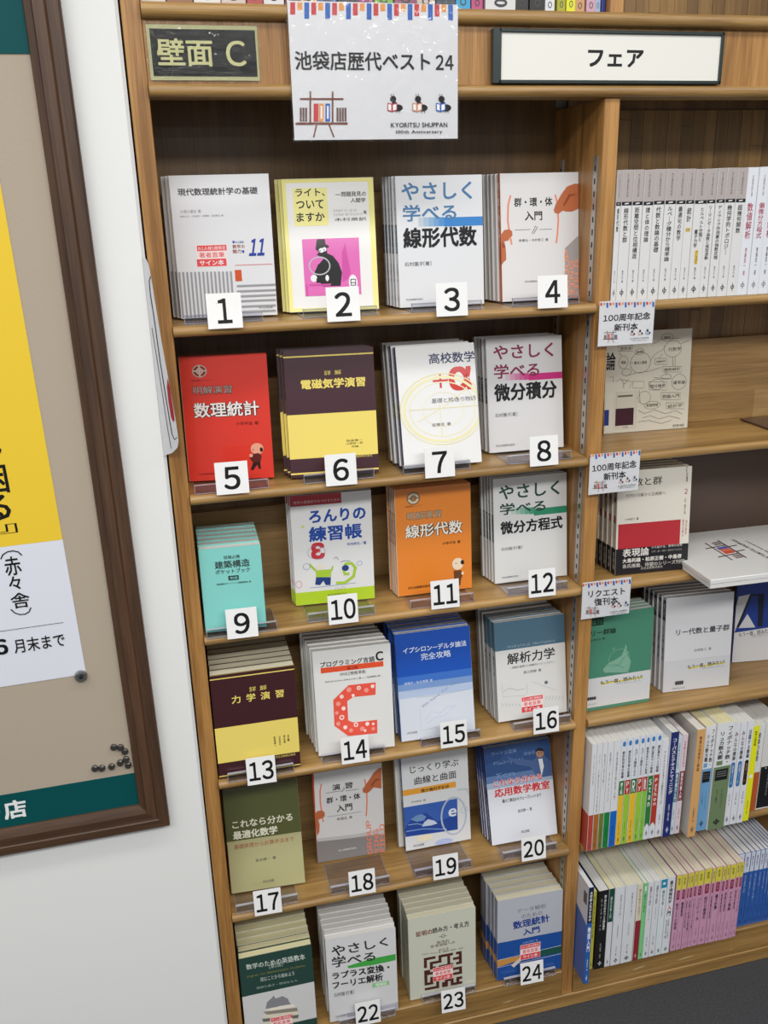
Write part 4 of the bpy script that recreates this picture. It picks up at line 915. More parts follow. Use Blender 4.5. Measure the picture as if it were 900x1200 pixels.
  ('E',[0.9162,0.6823,0.0182,0.0241],'#1b1b1f'),
  ('E',[0.926,0.7207,0.015,0.0197],'#1b1b1f'),
  ('E',[0.9503,0.7551,0.0282,0.0263],'#1b1b1f'),
  ('L',[(0.9078,0.6614),(0.8978,0.6403)],0.0024,'#1b1b1f'),
  ('L',[(0.9178,0.6631),(0.9142,0.641)],0.0024,'#1b1b1f'),
  ('L',[(0.9439,0.7756),(0.9471,0.7935)],0.0033,'#1b1b1f'),
  ('L',[(0.9605,0.7785),(0.9637,0.7963)],0.0033,'#1b1b1f'),
  ('P',[(0.8854,0.705),(0.9127,0.7184),(0.9183,0.782),(0.8907,0.7664)],'#3a67b8'),
  ('P',[(0.8913,0.7168),(0.9083,0.7241),(0.9123,0.7702),(0.8951,0.7607)],'#eee'),
  ('P',[(0.9127,0.7184),(0.9419,0.7148),(0.947,0.774),(0.9183,0.782)],'#3a67b8'),
  ('P',[(0.9185,0.728),(0.9378,0.7249),(0.9415,0.7666),(0.9223,0.7719)],'#eee'),
  ('T','KYORITSU SHUPPAN',[0.5932,0.8802,0.947,0.9243],'#2b2b2e',0),
  ('T','100th Anniversary',[0.6353,0.9414,0.924,0.9753],'#2b2b2e',0),
 ],
}
FIT = {1: [0.0156,0.0676,-5.1278,3.735,0.153,0.2146,0.014],2: [0.1905,0.0724,-5.2234,7.9183,0.1484,0.2082,0.008],3: [0.3735,0.0561,-0.91,4.9653,0.1479,0.2075,0.0125],4: [0.557,0.0616,-0.45,6.2168,0.1425,0.2089,0.012],5: [0.0028,0.0673,-8.8457,3.8979,0.1426,0.2069,0.011],6: [0.1699,0.0263,-4.7767,7.5929,0.1503,0.2116,0.014],7: [0.3631,0.0115,-0.66,13.514,0.1411,0.2068,0.018],8: [0.5396,0.0671,-1.41,8.3344,0.1442,0.2037,0.012],9: [0.0043,0.0031,-3.3828,4.6548,0.1037,0.1484,0.02],10: [0.1702,0.0688,-3.7518,1.8681,0.1457,0.2078,0.01],11: [0.358,0.0518,-0.45,3.7999,0.1439,0.2037,0.008],12: [0.5486,0.0526,-0.65,5.9135,0.147,0.2028,0.01],13: [0.0027,0.001,-0.9851,0.5231,0.1487,0.2093,0.0195],14: [0.1886,0.018,-3.1547,5.5398,0.1459,0.2098,0.015],15: [0.3493,0.0176,-1.12,11.0963,0.1487,0.2125,0.015],16: [0.5508,0.03,-0.42,9.2989,0.1475,0.2047,0.0165],17: [0.0041,0.048,-3.1771,14.1204,0.1465,0.2113,0.014],18: [0.1844,0.0909,-1.9706,3.6284,0.1431,0.2091,0.022],19: [0.3679,0.0747,-0.41,7.6289,0.1436,0.2101,0.015],20: [0.5461,0.0409,-0.85,16.7764,0.1479,0.2083,0.009],21: [0.0042,-0.008,-0.2531,3.2452,0.1458,0.2095,0.017],22: [0.1778,-0.0015,-2.2703,2.1808,0.1456,0.2094,0.0138],23: [0.3533,0.0065,-0.8902,2.0322,0.1472,0.2089,0.015],24: [0.5499,0.0055,-1.8672,2.0181,0.148,0.209,0.018]}
STACK = {
 1: ('white statistics book with grey stripes', '#dfe0e4', '#c9c8ca', 'w', 3, -0.012, 'stack of the white statistics book with grey stripes', False, None),
 2: ('cream-edged book with magenta cartoon', '#ecebea', '#e6dd9a', 'w', 3, -0.01, 'stack of the cream-edged book with magenta cartoon', False, None),
 3: ('white algebra book with blue bar', '#e2e4e8', '#d8dade', 'w', 5, -0.0084, 'stack of the white algebra book with blue bar', False, None),
 4: ('white book with hands pinching red brackets', '#e0dfe0', '#b8622f', 'w', 5, -0.0108, 'stack of the white book with hands pinching red brackets', False, None),
 5: ('red statistics exercise book with bald cartoon man', '#dd3524', '#c9bfae', 'w', 2, -0.0, 'stack of the red statistics exercise book with bald cartoon man', False, None),
 6: ('maroon and yellow electromagnetism exercise book', '#3f1a26', '#3f1a26', 'c', 3, -0.008, 'stack of the maroon and yellow electromagnetism exercise book', False, None),
 7: ('white book with red plus-alpha title', '#e8e8e8', '#252b52', 'w', 4, -0.0084, 'stack of the white book with red plus-alpha title', False, None),
 8: ('white calculus book with pink bar', '#dcdcde', '#cfcfd2', 'w', 4, -0.0072, 'stack of the white calculus book with pink bar', False, None),
 9: ('small turquoise pocket book', '#82cfc8', '#82cfc8', 'w', 6, -0.0, 'stack of the small turquoise pocket book', False, None),
 10: ('white and lime book with wrestling cartoon', '#e4e5e6', '#dcdcdc', 'w', 3, -0.004, 'stack of the white and lime book with wrestling cartoon', False, None),
 11: ('orange algebra exercise book with bald cartoon man', '#e6862c', '#d9cdbb', 'w', 5, -0.0054, 'stack of the orange algebra exercise book with bald cartoon man', False, None),
 12: ('white book with green bar', '#dcdddd', '#cfd0d0', 'w', 5, -0.0078, 'stack of the white book with green bar', False, None),
 13: ('maroon and yellow mechanics exercise book', '#3f1a20', '#3f1a20', 'c', 7, 0.0, 'stack of the maroon and yellow mechanics exercise book', False, None),
 14: ('white programming book with big red C', '#e4e4e2', '#d6d6d4', 'w', 6, -0.01, 'stack of the white programming book with big red C', False, None),
 15: ('blue and white calculus book', '#d5dbe6', '#1c4f9c', 'w', 5, -0.004, 'stack of the blue and white calculus book', False, None),
 16: ('slate-topped white mechanics book', '#dddddc', '#4f7187', 'w', 5, -0.0072, 'stack of the slate-topped white mechanics book', False, None),
 17: ('olive and khaki optimisation book', '#b5b183', '#8a4a30', 'w', 2, 0.0, 'stack of the olive and khaki optimisation book', False, None),
 18: ('white exercise book with hands pinching red brackets', '#dddcdc', '#c0492b', 'w', 1, 0.0, 'stack of the white exercise book with hands pinching red brackets', False, None),
 19: ('white geometry book with blue picture', '#dfe1e4', '#27406f', 'w', 2, -0.01, 'stack of the white geometry book with blue picture', False, None),
 20: ('blue and white book with lecturer at blackboard', '#dfe2ea', '#1d2c62', 'w', 5, -0.0072, 'stack of the blue and white book with lecturer at blackboard', False, None),
 21: ('dark green book with cat on stacked books', '#24433c', '#24433c', 'y', 6, 0.0, 'stack of the dark green book with cat on stacked books', False, None),
 22: ('white book with green swoosh', '#d9d9db', '#cfcfcf', 'w', 7, 0.0, 'stack of the white book with green swoosh', False, None),
 23: ('pale green book with brown maze block', '#cdcfbf', '#c3c4b2', 'c', 6, 0.0, 'stack of the pale green book with brown maze block', False, None),
 24: ('silver and blue statistics book', '#b9bcc6', '#aeb2c0', 'c', 5, -0.006, 'stack of the silver and blue statistics book', False, None),
}
SPINES = {
 1: [('R',[0,0.55,1,1],'#a5a4a6'),('V','現代数理統計学の基礎',[0.22,0.06,0.78,0.48],'#4a4a50',1)],
 2: [('V','ライト、ついてますか',[0.22,0.1,0.78,0.62],'#1b1b1f',1)],
 3: [('R',[0,0.36,1,0.58],'#24303a'),('V','線形代数',[0.22,0.37,0.78,0.57],'#8fb4d8',1),('V','やさしく学べる',[0.22,0.08,0.78,0.34],'#4f7fae',0),('V','石村園子\u3000著',[0.22,0.66,0.78,0.8],'#4a4a50',0),('C',[0.5,0.93,0.16,0.012],0.07,'#4a4a50'),('L',[(0.5,0.9),(0.5,0.9600000000000001)],0.07,'#4a4a50')],
 4: [('V','群・環・体\u3000入門',[0.22,0.06,0.78,0.52],'#f0e6e0',2),('P',[(0.3,0.62),(1,0.5),(1,0.68),(0.5,0.7)],'#a8502c')],
 5: [('V','明解演習\u3000数理統計',[0.22,0.3,0.78,0.75],'#1b1b1f',1)],
 6: [('R',[0,0.385,1,0.82],'#efd970'),('V','電磁気学演習',[0.22,0.1,0.78,0.36],'#efd970',1),('R',[0,0.02,1,0.035],'#efd970'),('R',[0,0.96,1,0.97],'#efd970')],
 7: [('V','高校数学',[0.22,0.06,0.78,0.28],'#8d97c4',1),('T','＋α',[0.25,0.3,0.8,0.38],'#b33',2),('V','基礎と論理の物語',[0.22,0.42,0.78,0.66],'#aab0cc',0)],
 8: [('R',[0,0.34,1,0.56],'#1b1b1f'),('V','微分積分',[0.22,0.35,0.78,0.55],'#b9b9c0',1)],
 9: [('V','建築構造ポケットブック',[0.22,0.1,0.78,0.7],'#33413f',1)],
 10: [('V','ろんりの練習帳',[0.22,0.1,0.78,0.6],'#1d49a0',1),('R',[0,0.88,1,1],'#b5d52e')],
 11: [('R',[0,0.22,1,0.52],'#a5532c'),('V','線形代数',[0.22,0.24,0.78,0.5],'#e8dccb',2),('V','明解演習',[0.22,0.06,0.78,0.2],'#4a4a50',0)],
 12: [('R',[0,0.34,1,0.6],'#1c2f2a'),('V','微分方程式',[0.22,0.35,0.78,0.59],'#a9c9bd',1),('V','やさしく学べる',[0.22,0.08,0.78,0.32],'#23493f',0)],
 13: [('R',[0,0.505,1,0.85],'#efd970')],
 14: [('V','プログラミング言語Ｃ',[0.22,0.08,0.78,0.6],'#1b1b1f',1)],
 15: [('V','イプシロン－デルタ論法完全攻略',[0.22,0.06,0.78,0.6],'#dfe8f5',0)],
 16: [('R',[0,0.285,1,1],'#cfcfce'),('V','解析力学',[0.22,0.34,0.78,0.55],'#4a4a50',1)],
 19: [('R',[0,0.5,1,1],'#17181d'),('V','じっくり学ぶ曲線と曲面',[0.22,0.05,0.78,0.46],'#d5d9e2',0)],
 20: [('R',[0,0,0.35,0.6],'#5a1f35'),('V','応用数学教室',[0.22,0.5,0.78,0.8],'#d8dbe8',1)],
 22: [('R',[0,0.4,1,0.62],'#1b1b1f')],
 23: [('V','証明の読み方・考え方',[0.22,0.1,0.78,0.6],'#4a4a50',0)],
 24: [('R',[0,0.52,1,1],'#1d4f9c'),('R',[0,0.72,1,0.8],'#c98f4a')],
 'algebra': [('R',[0,0.745,1,1],'#17151a'),('R',[0.25,0.43,0.75,0.5],'#a8352f'),('V','代数と群',[0.22,0.08,0.78,0.3],'#1b1b1f',1),('V','表現論',[0.22,0.78,0.78,0.95],'#ccc',1)],
 'lie': [('R',[0,0.03,1,0.24],'#3a3a3e'),('V','リー代数と量子群',[0.22,0.3,0.78,0.66],'#4a4a50',1),('V','復刊',[0.22,0.06,0.78,0.2],'#cfcfcf',1)],
 'green': [('R',[0,0.655,1,0.965],'#d6d7da')],
}
ROW1 = [
 (0.7295,0.7398,'#dcdcdc','w',[('R',[0,0,1,0.235],'#b1a7a5'),('R',[0,0.235,1,0.262],'#1b1b1f'),('L',[(0.3,0.25),(0.7,0.246)],0.1,'#ddd'),('V','共立講座数学探検',[0.42,0.03,0.6,0.2],'#4c4644',0),('V','線形代数',[0.26,0.28,0.74,0.45799999999999996],'#1b1b1f',1),('V','新井仁之\u3000著',[0.4,0.755,0.58,0.85],'#4a4a50',0),('C',[0.5,0.93,0.16,0.012],0.07,'#4a4a50'),('L',[(0.5,0.9),(0.5,0.9600000000000001)],0.07,'#4a4a50')],0.2101,0.001,'first from the left'),
 (0.7398,0.7595,'#dcdcdc','w',[('R',[0,0,1,0.235],'#b1a7a5'),('R',[0,0.235,1,0.262],'#1b1b1f'),('L',[(0.3,0.25),(0.7,0.246)],0.1,'#ddd'),('V','共立講座数学探検',[0.42,0.03,0.6,0.2],'#4c4644',0),('V','線形代数と群',[0.26,0.28,0.74,0.542],'#1b1b1f',1),('V','新井仁之\u3000著',[0.4,0.755,0.58,0.85],'#4a4a50',0),('C',[0.5,0.93,0.16,0.012],0.07,'#4a4a50'),('L',[(0.5,0.9),(0.5,0.9600000000000001)],0.07,'#4a4a50')],0.2104,0.0014,'second from the left'),
 (0.7595,0.7791,'#dcdcdc','w',[('R',[0,0,1,0.235],'#b1a7a5'),('R',[0,0.235,1,0.262],'#1b1b1f'),('L',[(0.3,0.25),(0.7,0.246)],0.1,'#ddd'),('V','共立講座数学探検',[0.42,0.03,0.6,0.2],'#4c4644',0),('V','距離空間と位相構造',[0.26,0.28,0.74,0.6679999999999999],'#1b1b1f',1),('V','新井仁之\u3000著',[0.4,0.755,0.58,0.85],'#4a4a50',0),('C',[0.5,0.93,0.16,0.012],0.07,'#4a4a50'),('L',[(0.5,0.9),(0.5,0.9600000000000001)],0.07,'#4a4a50')],0.2103,0.0013,'third from the left'),
 (0.7791,0.798,'#dcdcdc','w',[('R',[0,0,1,0.235],'#b1a7a5'),('R',[0,0.235,1,0.262],'#1b1b1f'),('L',[(0.3,0.25),(0.7,0.246)],0.1,'#ddd'),('V','共立講座数学探検',[0.42,0.03,0.6,0.2],'#4c4644',0),('V','環と体の理論',[0.26,0.28,0.74,0.542],'#1b1b1f',1),('V','新井仁之\u3000著',[0.4,0.755,0.58,0.85],'#4a4a50',0),('C',[0.5,0.93,0.16,0.012],0.07,'#4a4a50'),('L',[(0.5,0.9),(0.5,0.9600000000000001)],0.07,'#4a4a50')],0.2094,0.0004,'fourth from the left'),
 (0.798,0.8188,'#dcdcdc','w',[('R',[0,0,1,0.235],'#b1a7a5'),('R',[0,0.235,1,0.262],'#1b1b1f'),('L',[(0.3,0.25),(0.7,0.246)],0.1,'#ddd'),('V','共立講座数学探検',[0.42,0.03,0.6,0.2],'#4c4644',0),('V','代数と数論の基礎',[0.26,0.28,0.74,0.626],'#1b1b1f',1),('V','新井仁之\u3000著',[0.4,0.755,0.58,0.85],'#4a4a50',0),('C',[0.5,0.93,0.16,0.012],0.07,'#4a4a50'),('L',[(0.5,0.9),(0.5,0.9600000000000001)],0.07,'#4a4a50')],0.2105,0.0008,'fifth from the left'),
 (0.8188,0.8399,'#dcdcdc','w',[('R',[0,0,1,0.235],'#b1a7a5'),('R',[0,0.235,1,0.262],'#1b1b1f'),('L',[(0.3,0.25),(0.7,0.246)],0.1,'#ddd'),('V','共立講座数学探検',[0.42,0.03,0.6,0.2],'#4c4644',0),('V','ルベーグ積分から確率論',[0.26,0.28,0.74,0.7],'#1b1b1f',1),('V','新井仁之\u3000著',[0.4,0.755,0.58,0.85],'#4a4a50',0),('C',[0.5,0.93,0.16,0.012],0.07,'#4a4a50'),('L',[(0.5,0.9),(0.5,0.9600000000000001)],0.07,'#4a4a50')],0.2105,-0.0003,'sixth from the left'),
 (0.8399,0.858,'#dcdcdc','w',[('R',[0,0,1,0.235],'#b1a7a5'),('R',[0,0.235,1,0.262],'#1b1b1f'),('L',[(0.3,0.25),(0.7,0.246)],0.1,'#ddd'),('V','共立講座数学探検',[0.42,0.03,0.6,0.2],'#4c4644',0),('V','最適化の数学',[0.26,0.28,0.74,0.542],'#1b1b1f',1),('V','新井仁之\u3000著',[0.4,0.755,0.58,0.85],'#4a4a50',0),('C',[0.5,0.93,0.16,0.012],0.07,'#4a4a50'),('L',[(0.5,0.9),(0.5,0.9600000000000001)],0.07,'#4a4a50')],0.21,-0.0,'seventh from the left'),
 (0.858,0.8743,'#dcdcdc','w',[('R',[0,0,1,0.235],'#b1a7a5'),('R',[0,0.235,1,0.262],'#1b1b1f'),('L',[(0.3,0.25),(0.7,0.246)],0.1,'#ddd'),('V','共立講座数学探検',[0.42,0.03,0.6,0.2],'#4c4644',0),('V','統計',[0.22,0.29,0.78,0.4],'#1b1b1f',1),('R',[0.2,0.445,0.8,0.475],'#e0c068'),('T','改訂版',[0.25,0.448,0.75,0.472],'#4a4a50',0),('V','新井仁之\u3000著',[0.4,0.755,0.58,0.85],'#4a4a50',0),('C',[0.5,0.93,0.16,0.012],0.07,'#4a4a50'),('L',[(0.5,0.9),(0.5,0.9600000000000001)],0.07,'#4a4a50')],0.2101,0.0006,'eighth from the left'),
 (0.8743,0.8979,'#dcdcdc','w',[('R',[0,0,1,0.235],'#b1a7a5'),('R',[0,0.235,1,0.262],'#1b1b1f'),('L',[(0.3,0.25),(0.7,0.246)],0.1,'#ddd'),('V','共立講座数学探検',[0.42,0.03,0.6,0.2],'#4c4644',0),('V','ヒルベルト空間と',[0.55,0.29,0.85,0.55],'#1b1b1f',1),('V','量子力学',[0.15,0.46,0.45,0.6],'#1b1b1f',1),('R',[0.35,0.62,0.62,0.73],'#e0c23c'),('V','改訂増補版',[0.38,0.625,0.6,0.725],'#4a4a50',0),('V','新井仁之\u3000著',[0.4,0.755,0.58,0.85],'#4a4a50',0),('C',[0.5,0.93,0.16,0.012],0.07,'#4a4a50'),('L',[(0.5,0.9),(0.5,0.9600000000000001)],0.07,'#4a4a50')],0.2094,-0.0001,'ninth from the left'),
 (0.8979,0.9149,'#dcdcdc','w',[('R',[0,0,1,0.235],'#b1a7a5'),('R',[0,0.235,1,0.262],'#1b1b1f'),('L',[(0.3,0.25),(0.7,0.246)],0.1,'#ddd'),('V','共立講座数学探検',[0.42,0.03,0.6,0.2],'#4c4644',0),('V','リーマンゼータ函数と保型波動',[0.26,0.28,0.74,0.7],'#1b1b1f',1),('V','新井仁之\u3000著',[0.4,0.755,0.58,0.85],'#4a4a50',0),('C',[0.5,0.93,0.16,0.012],0.07,'#4a4a50'),('L',[(0.5,0.9),(0.5,0.9600000000000001)],0.07,'#4a4a50')],0.2097,0.0013,'tenth from the left'),
 (0.9149,0.9322,'#dcdcdc','w',[('R',[0,0,1,0.235],'#b1a7a5'),('R',[0,0.235,1,0.262],'#1b1b1f'),('L',[(0.3,0.25),(0.7,0.246)],0.1,'#ddd'),('V','共立講座数学探検',[0.42,0.03,0.6,0.2],'#4c4644',0),('V','ディラック作用素の指数定理',[0.26,0.28,0.74,0.7],'#1b1b1f',1),('V','新井仁之\u3000著',[0.4,0.755,0.58,0.85],'#4a4a50',0),('C',[0.5,0.93,0.16,0.012],0.07,'#4a4a50'),('L',[(0.5,0.9),(0.5,0.9600000000000001)],0.07,'#4a4a50')],0.2103,-0.0002,'eleventh from the left'),
 (0.9322,0.9522,'#dcdcdc','w',[('R',[0,0,1,0.235],'#b1a7a5'),('R',[0,0.235,1,0.262],'#1b1b1f'),('L',[(0.3,0.25),(0.7,0.246)],0.1,'#ddd'),('V','共立講座数学探検',[0.42,0.03,0.6,0.2],'#4c4644',0),('V','幾何学的トポロジー',[0.26,0.28,0.74,0.6679999999999999],'#1b1b1f',1),('V','新井仁之\u3000著',[0.4,0.755,0.58,0.85],'#4a4a50',0),('C',[0.5,0.93,0.16,0.012],0.07,'#4a4a50'),('L',[(0.5,0.9),(0.5,0.9600000000000001)],0.07,'#4a4a50')],0.2104,-0.0002,'twelfth from the left'),
 (0.9522,0.9721,'#dcdcdc','w',[('R',[0,0,1,0.235],'#b1a7a5'),('R',[0,0.235,1,0.262],'#1b1b1f'),('L',[(0.3,0.25),(0.7,0.246)],0.1,'#ddd'),('V','共立講座数学探検',[0.42,0.03,0.6,0.2],'#4c4644',0),('V','超幾何関数',[0.26,0.28,0.74,0.5],'#1b1b1f',1),('V','新井仁之\u3000著',[0.4,0.755,0.58,0.85],'#4a4a50',0),('C',[0.5,0.93,0.16,0.012],0.07,'#4a4a50'),('L',[(0.5,0.9),(0.5,0.9600000000000001)],0.07,'#4a4a50')],0.2101,-0.0002,'thirteenth from the left'),
 (0.9721,0.9938,'#e0e3ea','w',[('V','共立叢書現代数学の潮流',[0.42,0.06,0.6,0.22],'#8b8b8f',0),('V','数値解析',[0.22,0.27,0.78,0.55],'#a82f4a',1),('V','齊藤宣一\u3000著',[0.4,0.62,0.6,0.84],'#a82f4a',0),('C',[0.5,0.92,0.16,0.012],0.07,'#8b8b8f'),('L',[(0.5,0.89),(0.5,0.9500000000000001)],0.07,'#8b8b8f')],0.2106,0.0012,'fourteenth from the left with red title'),
 (0.9938,1.0147,'#e0e3ea','w',[('V','共立叢書現代数学の潮流',[0.42,0.06,0.6,0.22],'#8b8b8f',0),('V','偏微分方程式',[0.22,0.27,0.78,0.55],'#a82f4a',1),('V','齊藤宣一\u3000著',[0.4,0.62,0.6,0.84],'#4a4a50',0),('C',[0.5,0.92,0.16,0.012],0.07,'#8b8b8f'),('L',[(0.5,0.89),(0.5,0.9500000000000001)],0.07,'#8b8b8f')],0.2109,-0.0001,'fifteenth from the left with red title'),
 (1.0147,1.0358,'#e0e3ea','w',[('V','共立叢書現代数学の潮流',[0.42,0.06,0.6,0.22],'#8b8b8f',0),('V','関数解析',[0.22,0.27,0.78,0.55],'#a82f4a',1),('V','齊藤宣一\u3000著',[0.4,0.62,0.6,0.84],'#4a4a50',0),('C',[0.5,0.92,0.16,0.012],0.07,'#8b8b8f'),('L',[(0.5,0.89),(0.5,0.9500000000000001)],0.07,'#8b8b8f')],0.2118,0.0012,'sixteenth from the left with red title'),
 (1.0358,1.0567,'#e0e3ea','w',[('V','共立叢書現代数学の潮流',[0.42,0.06,0.6,0.22],'#8b8b8f',0),('V','位相幾何',[0.22,0.27,0.78,0.55],'#a82f4a',1),('V','齊藤宣一\u3000著',[0.4,0.62,0.6,0.84],'#4a4a50',0),('C',[0.5,0.92,0.16,0.012],0.07,'#8b8b8f'),('L',[(0.5,0.89),(0.5,0.9500000000000001)],0.07,'#8b8b8f')],0.2109,0.0014,'seventeenth from the left with red title'),
]
